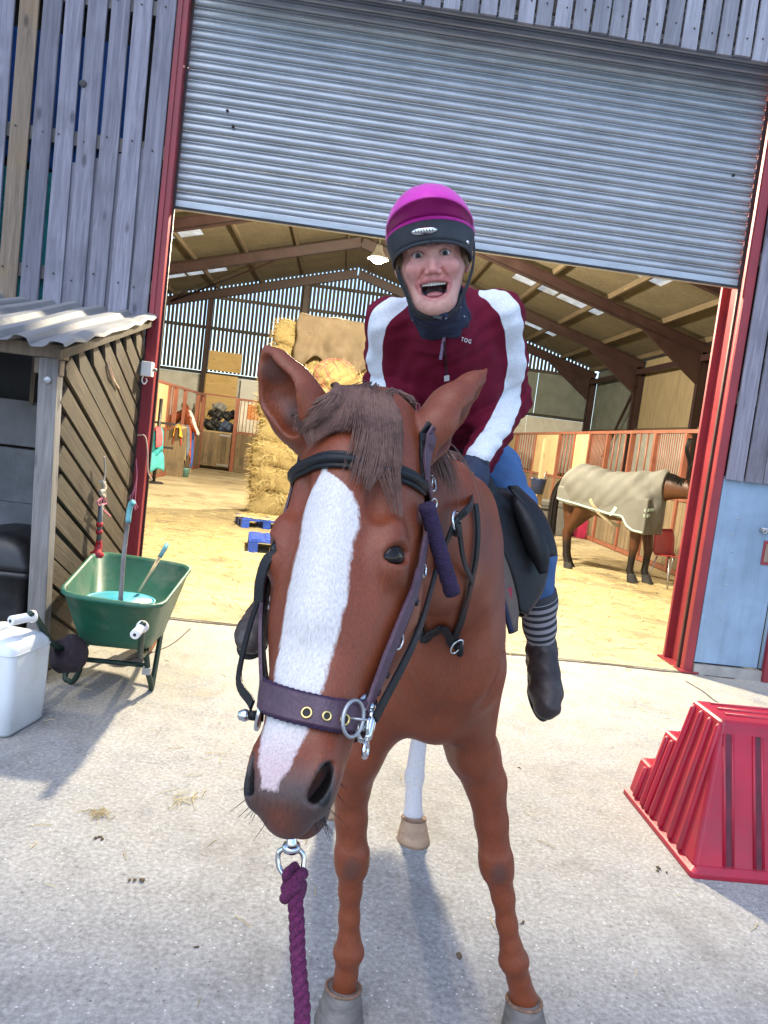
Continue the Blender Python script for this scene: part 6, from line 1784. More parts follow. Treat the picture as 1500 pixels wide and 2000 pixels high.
for s in (-1, 1):
    B.ell(hp(s * .013, -.039, .009), (.0085, .0075, .010), .006, ax=HAX)
    B.ell(hp(s * .0065, -.046, .015), (.0035, .003, .005), .003, '-', ax=HAX)
    B.cone(hp(s * .020, -.036, .004), hp(s * .036, -.066, -.006), .0018, .0016, .012, '-')   # laugh line
# open mouth
B.ell(hp(0, -.079, -.002), (.030, .0235, .030), .008, '-', ax=HAX)
for s in (-1, 1): B.ell(hp(s * .020, -.070, -.002), (.015, .012, .030), .006, '-', ax=HAX)
lip = [hp(-.036, -.062, -.009), hp(-.019, -.0565, .004), hp(0, -.0545, .008), hp(.019, -.0565, .004), hp(.036, -.062, -.009)]
B.chain(lip, [.0035, .005, .0055, .005, .0035], .006)
lip2 = [hp(-.036, -.066, -.010), hp(-.022, -.0945, -.004), hp(0, -.1020, .000), hp(.022, -.0945, -.004), hp(.036, -.066, -.010)]
B.chain(lip2, [.0032, .0050, .0058, .0050, .0032], .006)
B.cone(hp(0, -.07, -.09), NB + V(0, .02, 0), .055, .058, .03)
B.chain([NB + V(0, .03, 0), CH2 + V(0, .03, 0), CH + V(0, .02, 0), PEL + V(0, .02, 0)], [.06, .085, .085, .09], .06)
for a, b, c in ((SHL, ELL, WRL), (SHR, ELR, WRR)): B.chain([NB + (a - NB) * .4 + V(0, .03, -.02), a, b, c], [.04, .045, .036, .027], .02)
for P_ in ((PEL, HIR, KNR, CAR, ANR, TOR), (PEL, HIL, KNL, CAL, ANL, TOL)): B.chain(P_, [.12, .085, .052, .042, .030, .026], .03)
cx0, cx1 = EM[0] - .12, EM[0] + .13
me, pv = B.mesh('body', [axis([(-.32, cx0, .014), (cx0, cx1, .0027), (cx1, .90, .014)]), axis([(-4.40, -4.12, .0027), (-4.12, -3.30, .014)]), axis([(.78, EM[2] - .16, .014), (EM[2] - .16, EM[2] + .10, .0027), (EM[2] + .10, EM[2] + .18, .012)])])
pbv = BVHTree.FromPolygons([tuple(v) for v in pv], [tuple(p.vertices) for p in me.polygons])
q = pv - EM; r_, u_, f_ = q @ Hr, q @ Hu, q @ Hf
lipd = np.minimum(seg_dist(pv, lip)[0], seg_dist(pv, lip2)[0])
lipm = (1 - sst(.006, .010, lipd)) * (f_ > -.02)
cav = ((r_ / .031) ** 2 + ((u_ + .078) / .0225) ** 2 < 1.0) & (f_ < .0) & (f_ > -.05)
blush = np.exp(-(((np.abs(r_) - .036) / .034) ** 2 + ((u_ + .03) / .034) ** 2)) + .8 * np.exp(-((r_ / .014) ** 2 + ((u_ + .036) / .018) ** 2))
brow = np.zeros(len(pv))
for s in (-1, 1):
    bd, _ = seg_dist(pv, [hp(s * .014, .0225, .012), hp(s * .032, .027, .006), hp(s * .050, .021, -.010)]); brow = np.maximum(brow, 1 - sst(.003, .0075, bd))
hair_ = sst(.0, .02, u_ - (.043 - .9 * np.maximum(0, np.abs(r_) - .052))) 
skin = np.array([.60, .315, .245]); col4 = np.ones((len(pv), 4)); cc = np.tile(skin, (len(pv), 1))
def blend(cc, c, w): return cc * (1 - w[:, None]) + np.array(c) * w[:, None]
cc = blend(cc, (.60, .21, .185), np.clip(blush * 1.1, 0, 1) * .65); cc = blend(cc, (.45, .13, .12), lipm * .85); cc = blend(cc, (.10, .06, .04), brow * .7); cc = blend(cc, (.17, .10, .05), np.clip(hair_, 0, 1) * .95)
cc = blend(cc, (.05, .012, .012), cav.astype(float))
for s in (-1, 1):
    ld, _ = seg_dist(pv, [hp(s * .018, .0035, .003), hp(s * .030, .0085, .004), hp(s * .044, .003, -.003)]); cc = blend(cc, (.10, .055, .045), (1 - sst(.0015, .0045, ld)) * .75)
col4[:, :3] = cc; set_attr(me, 'skin', col4, 'FLOAT_COLOR')
t = NT('skin'); av = t.n('Attribute', attribute_name='skin').outputs['Color']; vv_ = t.coords((1, 1, 1), rand=False); n1 = t.noise(vv_, 90, 4)
mm = t.mix(1.0, av, t.ramp(n1, [(0.3, (.86, .84, .84)), (0.7, (1.08, 1.05, 1.05))]), 'MULTIPLY'); t.bump(t.noise(vv_, 500, 3), 0.15, .001)
M['skin'] = t.out(mm, 0.45, None, **{'Subsurface Weight': 0.12, 'Subsurface Radius': (.012, .005, .003), 'Subsurface Scale': 0.5})
put(me, 'body', M['skin'])
# eyes, teeth, tongue
iris = simple('grey blue iris', (.055, .07, .08), .1, .2, 200, bump=0)
for s in (-1, 1):
    c = hp(s * .031, .0005, -.0095); fd = nrm(_CC - c + V(0, 0, -.05))
    m = MB(); m.lathe([(0, .0125), (.005, .0115), (.009, .0087), (.0115, .005), (.0125, 0), (.009, -.0087), (0, -.0125)], c, fd, 18); e = putm(m, 'eyeball', simple('eye white', (.62, .58, .56), .2, .04, 50, bump=0))
    m = MB(); m.lathe([(0, .0009), (.0064, .0003), (.0068, -.001)], c + fd * .0115, fd, 16); io = putm(m, 'iris', iris, e)
    m = MB(); m.lathe([(0, .0012), (.0030, .0009), (.0032, -.001)], c + fd * .0118, fd, 12); putm(m, 'pupil', M['eye'], e)
tm = simple('teeth', (.78, .74, .64), .25, .05, 100, bump=0)
for k in range(9):
    an = (k - 4) * .0060; m = MB(); c = hp(an, -.0630 + .25 * abs(an) ** 1.5, -.002 - 9 * an * an); m.ell = None
    w = .0029
    m.box(-w, w, -.003, .003, -.0055, .0045); me_ = m.mesh('tooth'); me_.transform(Matrix(((Hr[0], -Hf[0], Hu[0]), (Hr[1], -Hf[1], Hu[1]), (Hr[2], -Hf[2], Hu[2]))).to_4x4()); me_.transform(Matrix.Translation(Vector(c) - Vector(PO))); o = link('tooth', me_, tm, pr); b_ = o.modifiers.new('b', 'BEVEL'); b_.width = .001; b_.segments = 2
Bt = Body(); Bt.ell(hp(0, -.089, -.014), (.021, .008, .018), .005, ax=HAX)
c = hp(0, -.089, -.014); me, _ = Bt.mesh('tongue', [np.arange(c[i] - .03, c[i] + .03, .002) for i in range(3)]); put(me, 'tongue', simple('tongue', (.42, .14, .14), .35, .1, 60))
# hair at the temples
ST = []; r5 = np.random.default_rng(8)
for s in (-1, 1):
    for k in range(150):
        p = hp(s * (.066 + r5.uniform(-.006, .012)), .022 + r5.uniform(-.012, .02), -.045 - r5.uniform(0, .05)); pts = [p]
        for j in range(6): p = p + Hu * -.0075 + Hr * s * r5.normal(.0012, .0012) + Hf * r5.normal(.0005, .001); pts.append(p.copy())
        ST.append((pts, .0011))
mo = locks('hair', ST, hair_mat('light brown hair', (.12, .07, .035), (.34, .22, .12)), pr); mo.location = tuple(-PO)
# ------------------------------------------------------------------ helmet
HC = (0, .050, -.086); HRad = (.1035, .112, .128)
def hsurf(th, u, sc=1.0):
    """point on the helmet at angle th (0 = front) and height u"""
    z = np.clip((u - HC[1]) / HRad[1], -1, 1); k = math.sqrt(max(0, 1 - z * z * (0.9 if z < 0 else 1)))
    return hp(HC[0] + HRad[0] * sc * k * math.sin(th), HC[1] + (u - HC[1]) * sc, HC[2] + HRad[2] * sc * k * math.cos(th))
pinkm = simple('magenta satin silk', (.62, .006, .36), .32, .10, 18, bump=.12, bscale=40, **{'Sheen Weight': .25})
blackm = simple('matt black helmet rim', (.030, .033, .040), .55, .15, 40, bump=.1)
def u_silk(th): return .018 + .052 * (.5 + .5 * math.cos(th)) ** 1.3
def u_brim(th): return -.058 + .083 * (.5 + .5 * math.cos(th)) ** 0.9 
NT_ = 56
m = MB(); secs = []
for j in range(15):
    row = []
    for k in range(NT_):
        th = 2 * PI * k / NT_; u0 = u_silk(th); u1 = HC[1] + HRad[1]
        t_ = math.sin(j / 14 * PI / 2); row.append(hsurf(th, u0 + (u1 - u0) * t_ - 1e-4, 1.02 + (.004 * math.cos(th * 6) if 1 < j < 13 else 0)))
    secs.append(row)
m.loft(secs); helm = putm(m, 'helmet', pinkm); s_ = helm.modifiers.new('s', 'SOLIDIFY'); s_.thickness = .004
helm['label'] = 'riding helmet with magenta satin cover and black rim'
m = MB(); secs = []
for j in range(6):
    row = []
    for k in range(NT_):
        th = 2 * PI * k / NT_; t_ = j / 5; u = u_brim(th) + (u_silk(th) + .008 - u_brim(th)) * t_; row.append(hsurf(th, u, 1.012 + .02 * (1 - t_) ** 3 * (.5 + .5 * math.cos(th))))
    secs.append(row)
m.loft(secs); o = putm(m, 'rim_band', blackm, helm); s_ = o.modifiers.new('s', 'SOLIDIFY'); s_.thickness = .008; s_.offset = -1
m = MB(); m.tube([hsurf(2 * PI * k / NT_, u_brim(2 * PI * k / NT_) - .001, 1.03) for k in range(NT_)] + [hsurf(0, u_brim(0) - .001, 1.03)], .0042, 8); putm(m, 'rim_edge', blackm, helm)
# satin peak, turned up
m = MB(); secs = []
for j in range(8):
    t_ = j / 7; row = []
    for k in range(31):
        th = (k / 30 * 2 - 1) * 1.20; e = math.cos(th / 1.20 * PI / 2) ** .6
        base = hsurf(th, u_silk(th) + .006, 1.03); out_ = Hf * math.cos(th * .6) * .058 * e + Hr * math.sin(th) * .010 * e + Hu * (.030 * e)
        row.append(base + out_ * t_ + Hu * .006 * math.sin(PI * t_) * e)
    secs.append(row)
m.loft(secs, closed=False); o = putm(m, 'peak', simple('magenta peak', (.36, .006, .17), .4, .1, 20, bump=.1), helm); s_ = o.modifiers.new('s', 'SOLIDIFY'); s_.thickness = .003
m = MB(); m.tube(secs[-1], .0022, 6); putm(m, 'peak_piping', pinkm, helm)
m = MB(); c = hsurf(-.12, .047, 1.04); d_ = nrm(c - hp(*HC)); m.add([], [])
S2 = nrm(np.cross(Hu, d_)); U2 = np.cross(d_, S2)
ring_ = lambda k, a, b, d: c + S2 * math.cos(k) * a + U2 * math.sin(k) * b + d_ * d
m.loft([[ring_(2 * PI * k / 28, .029 * s1, .0085 * s1, dz) - d_ * 2.2 * (math.cos(2 * PI * k / 28) * .029 * s1) ** 2 for k in range(28)] for s1, dz in ((1, -.004), (1, .001), (.85, .003), (.02, .003))]); putm(m, 'badge', M['chrome'], helm)
m = MB()
for k in range(7):
    x = (k - 3) * .0062; p = c + S2 * x + d_ * (.0036 - 4.5 * x * x); m.bar(p - U2 * .0035 + S2 * .001, p + U2 * .0035 - S2 * .001, .0016, .001, S2)
putm(m, 'badge_lettering', blackm, helm)
# harness
strapm2 = simple('black webbing', (.014, .014, .016), .7, .2, 60)
for s, px in ((-1, [(776, 478), (786, 530), (800, 572), (828, 606), (852, 622)]), (1, [(926, 474), (922, 520), (906, 570), (880, 606), (852, 622)])):
    yy = [-4.22, -4.235, -4.25, -4.262, -4.268]; P_ = []
    for p in spline([W(a, b, y_) for (a, b), y_ in zip(px, yy)], 6):
        q = pbv.find_nearest(Vector(p)); n_ = np.array(q[1]); dd = max(.006, min(.02, float(np.dot(p - np.array(q[0]), n_)))); P_.append(np.array(q[0]) + n_ * dd)
    m = MB(); m.ribbon(P_, [nrm(p - hp(0, -.03, -.09)) for p in P_], .017, .003); putm(m, 'harness_strap', strapm2, helm)
m = MB(); m.bar(W(845, 618, -4.27), W(862, 622, -4.27), .018, .008); putm(m, 'chin_buckle', M['black_plastic'], helm)
m = MB(); m.lathe([(0, .003), (.004, .002), (.005, -.003)], hsurf(.95, .02, 1.03), nrm(hsurf(.95, .02, 1.03) - hp(*HC)), 10); putm(m, 'rivet', M['chrome'], helm)
# neck tube
B = Body(); B.cone(hp(0, -.090, -.080), NB + V(0, .02, .02), .066, .070, .02); B.ell(hp(0, -.132, -.045), (.042, .016, .035), .03, ax=HAX)
lo = np.minimum(hp(0, -.1, -.08), NB) - .13; hi = np.maximum(hp(0, -.1, -.08), NB) + .13
me, nv = B.mesh('neck_tube', [np.arange(lo[i], hi[i], .0042) for i in range(3)], post=lambda f, X, Y, Z: np.maximum(f + .004 * np.sin(Z * 150 + X * 45 + 8 * np.sin(Y * 40)) + .0025 * np.sin(X * 90 - Z * 60), ((X - EM[0]) * Hu[0] + (Y - EM[1]) * Hu[1] + (Z - EM[2]) * Hu[2]) + .092 - 1.1 * np.abs((X - EM[0]) * Hr[0] + (Y - EM[1]) * Hr[1] + (Z - EM[2]) * Hr[2]) * .62))
t = NT('navy patterned neck tube'); v = t.coords((1, 1, 1), rand=False); vo = t.n('TexVoronoi', {'Vector': v, 'Scale': 55.0}); 
fcl = t.n('MapRange', {'Value': vo.outputs['Distance'], 'From Min': .12, 'From Max': .2, 'To Min': .8, 'To Max': 0}).outputs[0]; sel = t.n('MapRange', {'Value': t.n('SeparateColor', {0: vo.outputs['Color']}).outputs[0], 'From Min': .68, 'From Max': .7}).outputs[0]
t.bump(t.noise(v, 200, 3), .3, .002); put(me, 'neck_tube', t.out(t.mix(t.math('MULTIPLY', fcl, sel), (.012, .016, .04), (.35, .40, .50)), .8))
# ------------------------------------------------------------------ jersey
B = Body()
fwd = nrm(V(-.1, -.85, -.35))
B.cone(NB + V(0, .012, .004), CH2, .080, .135, .05); B.cone(CH2, CH, .155, .168, .06, '+', fwd, .80); B.cone(CH, PEL + V(0, -.02, -.03), .168, .172, .06, '+', fwd, .82)
for s, (a, b, c) in enumerate(((SHL, ELL, WRL), (SHR, ELR, WRR))):
    B.chain([NB + (a - NB) * .5 + V(0, .035, .010), a + V(0, 0, -.006), a * .5 + b * .5, b, b * .45 + c * .55, c], [.060, .060, .055, .051, .047, .041], .035)
cp = nrm(CH - PEL)
def jpost(f, X, Y, Z):
    f = f + .0022 * np.sin(Z * 62 + X * 38 + 3 * np.sin(X * 21)) * np.sin(Y * 47 + X * 33) + .0022 * np.sin(Z * 120 - X * 70 + 4 * np.sin(Y * 30))
    for e in (ELL, ELR):
        d2 = (X - e[0]) ** 2 + (Y - e[1]) ** 2 + (Z - e[2]) ** 2
        f = f + .0022 * np.exp(-d2 / .018) * np.sin(Z * 130 + X * 40 + Y * 50)
    f = f + .002 * np.exp(-((Z - 1.62) / .06) ** 2) * np.sin(Z * 170 + X * 24)
    return np.maximum(f, 1.525 - Z + .02 * np.sin(X * 12))
me, jv = B.mesh('jersey', [np.arange(-.06, .72, .0062), np.arange(-4.30, -3.28, .0062), np.arange(1.42, 2.10, .0062)], post=jpost)
jb = BVHTree.FromPolygons([tuple(v) for v in jv], [tuple(p.vertices) for p in me.polygons])
def jhit(px, py):
    d = Vector(ray(px, py)).normalized(); h = jb.ray_cast(CO, d)
    return (np.array(h[0]), np.array(h[1])) if h[0] is not None else (None, None)
def jpath(lst): return [p for p in (jhit(*q)[0] for q in lst) if p is not None]
strR = jpath([(925, 560), (958, 574), (990, 596), (1007, 634), (1011, 682), (1010, 732), (1001, 782), (980, 828), (956, 864), (932, 894)])
strL = jpath([(802, 576), (773, 590), (746, 613), (730, 652), (727, 702), (733, 747), (744, 787), (760, 817)])
dR, pR = seg_dist(jv, strR); dL, pL = seg_dist(jv, strL)
wR = .032 + .003 * np.sin(pR * 3); wl = .029
wmask = np.maximum(1 - sst(-.002, .002, dR - wR), 1 - sst(-.002, .002, dL - wl))
nav = jpath([(985, 850), (995, 880), (1003, 912)]); nd, _ = seg_dist(jv, nav) if len(nav) > 1 else (np.full(len(jv), 9.), 0)
nmask = (1 - sst(.045, .049, nd)) * (np.linalg.norm(jv - ELR, axis=1) > .09) * (np.minimum(seg_dist(jv, [SHR, ELR, WRR])[0], 1) > .07)
nmask = np.maximum(nmask, (jv[:, 1] > -3.62) * (jv[:, 0] > .47) * 1.0)
set_attr(me, 'stripe', np.maximum(wR - dR, wl - dL))
c4 = np.ones((len(jv), 4)); cj = np.tile(np.array([.140, .005, .022]), (len(jv), 1)); cj = blend(cj, (.018, .020, .05), nmask); c4[:, :3] = cj
set_attr(me, 'cloth', c4, 'FLOAT_COLOR')
t = NT('jersey cloth'); av = t.n('Attribute', attribute_name='cloth').outputs['Color']; v = t.coords((1, 1, 1), rand=False)
av = t.mix(t.n('MapRange', {'Value': t.n('Attribute', attribute_name='stripe').outputs['Fac'], 'From Min': -.0006, 'From Max': .0006}).outputs[0], av, (.70, .72, .76))
t.bump(t.math('ADD', t.math('MULTIPLY', t.noise(v, 420, 2), .25), t.math('MULTIPLY', t.noise(v, 22, 3, .6, 1.0), 2.2)), .28, .004)
M['jersey'] = t.out(t.mix(1.0, av, t.ramp(t.noise(v, 160, 3), [(.3, (.88, .88, .88)), (.7, (1.08, 1.08, 1.08))]), 'MULTIPLY'), .85, None, **{'Specular IOR Level': .2})
jer = put(me, 'jersey', M['jersey'])
def on_j(px, py, off=.002):
    p, n_ = jhit(px, py); return p + n_ * off, n_
zp = [on_j(a, b) for a, b in ((866, 632), (868, 660), (869, 690), (871, 715), (872, 736))]
m = MB(); m.ribbon([p for p, _ in zp], [n_ for _, n_ in zp], .006, .002); putm(m, 'zip', simple('dark zip', (.04, .006, .014), .5), jer)
p0, n0 = on_j(869, 655, .005); p1, n1_ = on_j(861, 697, .006)
m = MB(); m.ribbon([p0, p0 * .6 + p1 * .4, p1], [n0, n0, n1_], .008, .003); putm(m, 'zip_pull', simple('zip pull', (.30, .22, .34), .4, .5, 200), jer)
p0, n0 = on_j(872, 732, .003); p1, n1_ = on_j(872, 742, .003); m = MB(); m.ribbon([p0, p1], [n0, n1_], .014, .0015); putm(m, 'label_tag', M['white_plastic'], jer)
# lettering
def text_mesh(txt, size, ext):
    cu = bpy.data.curves.new('txt', 'FONT'); cu.body = txt; cu.size = size; cu.extrude = ext; cu.align_x = 'CENTER'; cu.align_y = 'CENTER'; cu.space_character = 1.25
    ob = bpy.data.objects.new('txt', cu); col.objects.link(ob); dg = bpy.context.evaluated_depsgraph_get(); mm_ = bpy.data.meshes.new_from_object(ob.evaluated_get(dg)); bpy.data.objects.remove(ob); return mm_
p, n_ = on_j(909, 665, .003); pr_, _ = on_j(918, 667, .003); xx = nrm(pr_ - p); xx = nrm(xx - n_ * xx.dot(n_)); yy = np.cross(n_, xx)
tm_ = text_mesh('TOG', .0145, .0006); tm_.transform(Matrix(((xx[0], yy[0], n_[0]), (xx[1], yy[1], n_[1]), (xx[2], yy[2], n_[2]))).to_4x4()); tm_.transform(Matrix.Translation(Vector(p) - Vector(PO))); link('lettering', tm_, M['white_plastic'], jer)
# ------------------------------------------------------------------ breeches, socks, boots
B = Body()
B.ell(PEL + V(-.02, .0, -.05), (.19, .13, .12), .05)
for H_, K_, C_, A_ in ((HIR, KNR, CAR, ANR), (HIL, KNL, CAL, ANL)):
    e_ = C_ * .85 + K_ * .15; B.chain([PEL + (H_ - PEL) * .4 + V(0, 0, -.02), H_, H_ * .5 + K_ * .5, K_, e_], [.13, .108, .092, .073, .060], .05)
cut = [(KNR, CAR), (KNL, CAL)]
def bpost(f, X, Y, Z):
    f = f + .003 * np.sin(Z * 75 + Y * 50) * np.sin(X * 60 + Z * 30)
    return f
me, bv = B.mesh('breeches', [np.arange(-.20, .76, .008), np.arange(-4.02, -3.30, .008), np.arange(1.05, 1.78, .008)], post=bpost)
put(me, 'breeches', simple('blue riding breeches', (.045, .115, .265), .8, .16, 9, bump=.35, bscale=120))
def sockmat():
    t = NT('striped sock'); f = t.n('Attribute', attribute_name='band').outputs['Fac']; v = t.coords((1, 1, 1), rand=False)
    w_ = t.math('GREATER_THAN', t.math('SINE', t.math('MULTIPLY', f, 2 * PI)), .1); top = t.math('LESS_THAN', f, .9)
    c_ = t.mix(w_, (.30, .28, .29), (.028, .028, .034)); c_ = t.mix(top, c_, (.045, .045, .052)); t.bump(t.noise(v, 350, 2), .5, .002); return t.out(c_, .95)
M['sock'] = sockmat()
for K_, C_, A_, T_ in ((KNR, CAR, ANR, TOR), (KNL, CAL, ANL, TOL)):
    B = Body(); s0 = C_ + (K_ - C_) * .25; B.chain([s0, C_, C_ * .5 + A_ * .5, A_], [.0655, .0615, .052, .042], .02)
    allp = np.array([s0, C_, A_]); lo, hi = allp.min(0) - .1, allp.max(0) + .1
    d0 = nrm(A_ - s0)
    me, sv = B.mesh('sock', [np.arange(lo[i], hi[i], .005) for i in range(3)], post=lambda f, X, Y, Z: np.maximum(f, -((X - s0[0]) * d0[0] + (Y - s0[1]) * d0[1] + (Z - s0[2]) * d0[2])))
    set_attr(me, 'band', ((sv - s0) @ d0) / .0265); put(me, 'sock', M['sock'])
    # boot: shaft and foot
    B = Body(); ft = nrm(T_ - A_); up = A_ - nrm(A_ - C_) * 0; sh0 = A_ + nrm(C_ - A_) * .045
    hl_ = A_ + nrm(V(0, .6, -.8)) * .055
    B.chain([sh0, A_, A_ * .62 + T_ * .38, A_ * .25 + T_ * .75, T_], [.045, .047, .048, .051, .043], .02); B.cone(A_, hl_, .044, .036, .02); B.cone(hl_, A_ * .2 + T_ * .8 + V(0, .02, -.01), .034, .036, .02)
    allp = np.array([sh0, A_, T_, hl_]); lo, hi = allp.min(0) - .08, allp.max(0) + .08; ds = nrm(C_ - A_)
    me, sv = B.mesh('boot', [np.arange(lo[i], hi[i], .0045) for i in range(3)], post=lambda f, X, Y, Z: np.maximum(f + .0014 * np.sin(Z * 130 + X * 60), ((X - sh0[0]) * ds[0] + (Y - sh0[1]) * ds[1] + (Z - sh0[2]) * ds[2])))
    bt = put(me, 'boot', M['brown_leather'])
    # sole welt
    sn = nrm(np.cross(np.cross(ft, V(0, .8, -.6)), ft)) ; sd_ = np.cross(ft, sn); 
    m = MB(); ln = np.linalg.norm(T_ - A_)
    pts = []
    for k in range(28):
        a_ = 2 * PI * k / 28; x = math.cos(a_); y = math.sin(a_); ll = (.5 + .62 * x) * ln; pts.append(A_ + ft * ll + sn * .047 + sd_ * y * (.046 if x > 0 else .040))
    m.loft([[p + sn * .0 for p in pts], [p + sn * .010 for p in pts]], caps=True); putm(m, 'sole', M['rubber'], bt)
    m = MB(); tb_ = sh0 + V(0, .045, 0); m.ribbon(spline([tb_ - ds * .03, tb_ + ds * .012, tb_ + V(0, .006, 0) - ds * .02], 4), [V(0, 1, 0)] * 9, .014, .003); putm(m, 'pull_tab', strapm2, bt)
# ------------------------------------------------------------------ gloved hands closed on the reins
def glove(wr, el, s, grip):
    """wr wrist, grip = direction the fist's knuckles face"""
    B = Body(); d = nrm(wr - el); kn = nrm(grip); sd_ = nrm(np.cross(d, kn)) * s
    pal = wr + d * .055 + kn * .01
    B.cone(wr + d * .004, wr + d * .025, .030, .032, .015); B.ell(pal, (.042, .046, .022), .015, ax=(nrm(np.cross(kn, d)), d, kn))
    ac = nrm(np.cross(kn, d))
    for k, (ln, off) in enumerate(((.036, -.030), (.040, -.010), (.038, .010), (.031, .028))):
        b0 = pal + ac * off + d * .036 + kn * .004; b1 = b0 + d * ln * .55 + kn * (-.014); b2 = b1 - d * .006 - kn * .030; b3 = b2 - d * .026 - kn * .004
        B.chain([b0, b1, b2, b3], [.0115, .0110, .0102, .009], .004)
    t0 = wr + d * .025 - ac * .034; t1 = t0 + d * .032 - ac * .008 - kn * .012; t2 = t1 + d * .020 + ac * .014 - kn * .018
    B.chain([t0, t1, t2], [.014, .0125, .010], .006)
    lo, hi = np.minimum(wr, pal) - .13, np.maximum(wr, pal) + .13
    me, _ = B.mesh('glove', [np.arange(lo[i], hi[i], .0036) for i in range(3)]); g_ = put(me, 'glove', simple('navy glove', (.016, .024, .055), .7, .2, 30, bump=.3, bscale=150))
    m = MB(); m.tube([wr + d * .014, wr + d * .030], [.036, .0355], 18); putm(m, 'wrist_strap', simple('navy strap', (.010, .013, .03), .5), g_)
    return pal
dR_ = nrm(V(-.12, -.55, -.9))
HRp = glove(WRR, WRR - dR_ * .2, 1, nrm(V(.55, -.8, .35)))
HLp = glove(WRL, WRL - nrm(V(.5, -.5, -.8)) * .2, -1, nrm(V(-.4, -.85, .3)))
# ================================================================== TACK
def on_h(px, py, off=.003):
    p, n_ = hit(px, py)
    if p is None:
        # just off the outline: nearest skin along the sight line
        base = W(px, py, -5.05); q = hb.find_nearest(Vector(base)); p, n_ = np.array(q[0]), np.array(q[1])
    return p + n_ * off, n_
def wrap(pts, off, n=6):
    """smooth path through pts, snapped onto the horse's skin"""
    P_, N_ = [], []
    for p in spline(pts, n):
        q = hb.find_nearest(Vector(p)); P_.append(np.array(q[0]) + np.array(q[1]) * off); N_.append(np.array(q[1]))
    # calm the normals
    N2 = [nrm(sum(N_[max(0, i - 2):i + 3])) for i in range(len(N_))]
    return P_, N2
def mirror_h(p):
    a, s, c = HF.loc(np.asarray(p)); return HF.p(a, -s, c)
def tack(name, label, cat, o): return thing(name, label, cat, tuple(o))
def tp(m, name, mt, parent, o):
    me = m.mesh(name); me.transform(Matrix.Translation(-Vector(o))); return link(name, me, mt, parent)
# ------------------------------------------------------------------ bridle
bo_ = HF.p(.0, 0, .03)
br = tack('bridle', 'black leather bridle with browband on the chestnut horse', 'bridle', bo_)
bh_ = [on_h(*q)[0] for q in ((700, 905), (765, 922), (808, 940), (824, 952))]; bm_ = [mirror_h(p) for p in bh_][::-1]
P_, N_ = wrap(bm_[:-1] + [on_h(640, 900)[0]] + bh_, .002)
m = MB(); m.ribbon(P_, N_, .027, .005); tp(m, 'browband', M['black_leather'], br, bo_)
m = MB(); m.tube([p + n_ * .004 for p, n_ in zip(P_, N_)], .0078, 10); tp(m, 'browband_padding', M['black_leather'], br, bo_)
ck = [(824, 950), (836, 985), (826, 1040), (818, 1095), (804, 1150), (783, 1210), (758, 1270), (732, 1330), (712, 1372)]
cr = [on_h(*q)[0] for q in ck]
for nm_, pts in (('cheekpiece', cr), ('cheekpiece', [mirror_h(p) for p in cr])):
    P_, N_ = wrap(pts, .005); m = MB(); m.ribbon(P_, N_, .015, .005); tp(m, nm_, M['black_leather'], br, bo_)
    for k in (6, 20, 34):
        i = min(k, len(P_) - 2); d_ = nrm(P_[i + 1] - P_[i]); m = MB(); m.ring(P_[i] + N_[i] * .006, N_[i], .011, .0018, 18, 6, .85, d_); tp(m, 'buckle', M['chrome'], br, bo_)
    for k in (11, 26, 40, 44):
        i = min(k, len(P_) - 2); d_ = nrm(P_[i + 1] - P_[i]); m = MB(); m.ribbon([P_[i] - d_ * .004 + N_[i] * .003, P_[i] + d_ * .004 + N_[i] * .003], [N_[i]] * 2, .020, .005); tp(m, 'keeper', M['black_leather'], br, bo_)
# headpiece behind the ears
hpz = [cr[0], HF.p(.03, .098, -.03), HF.p(-.02, .085, -.075), HF.p(-.055, .03, -.07), HF.p(-.055, -.03, -.07), HF.p(-.02, -.085, -.075), HF.p(.03, -.098, -.03), mirror_h(cr[0])]
P_, N_ = wrap(hpz, .004); m = MB(); m.ribbon(P_, N_, .026, .005); tp(m, 'headpiece', M['black_leather'], br, bo_)
# throat lash
P_, N_ = wrap([cr[1], HF.p(.14, .10, -.12), HF.p(.20, .06, -.22), HF.p(.20, -.06, -.22), HF.p(.14, -.10, -.12), mirror_h(cr[1])], .006); m = MB(); m.ribbon(P_, N_, .012, .004); tp(m, 'throat_lash', M['black_leather'], br, bo_)
p, n_ = on_h(836, 945, .008); m = MB(); m.ring(p, n_, .014, .0022, 20, 6, .8); m.tube([p - V(0, 0, .012), p + V(0, 0, .012)], .0015, 6); tp(m, 'buckle', M['chrome'], br, bo_)
# bit with rings and side bar
bR = on_h(700, 1398, .010)[0]; bL = mirror_h(bR)
for p, sg in ((bR, 1), (bL, -1)):
    m = MB(); m.ring(p, HF.S * sg * .9 + HF.N * .3, .030, .0038, 32, 8, .72, HF.L); tp(m, 'bit_ring', M['chrome'], br, bo_)
m = MB(); m.tube([bR - HF.N * .01, bL - HF.N * .01], .007, 10); tp(m, 'mouthpiece', M['dull_metal'], br, bo_)
a0 = bL - HF.S * .004 + HF.L * .012; a1 = W(478, 1397, a0[1] - .005)
m = MB(); m.tube([a0 + HF.S * .01, a0 * .3 + a1 * .7, a1], [.0085, .0065, .006], 10); sb = tp(m, 'side_bar', M['black_leather'], br, bo_)
m = MB(); m.lathe([(0, .010), (.006, .008), (.009, 0), (.006, -.007), (0, -.008)], a1, nrm(a1 - a0), 14); tp(m, 'end_knob', M['chrome'], sb, bo_)
# loose cheek end sticking out on the far side
e0 = W(524, 1092, -4.99); e1 = W(506, 1176, -5.0); m = MB(); m.ribbon(spline([e0 + V(.02, .0, .01), e0, e0 * .5 + e1 * .5 + V(-.004, 0, 0), e1], 4), [V(-.5, -.85, .1)] * 13, .016, .004); tp(m, 'loose_strap_end', M['black_leather'], br, bo_)
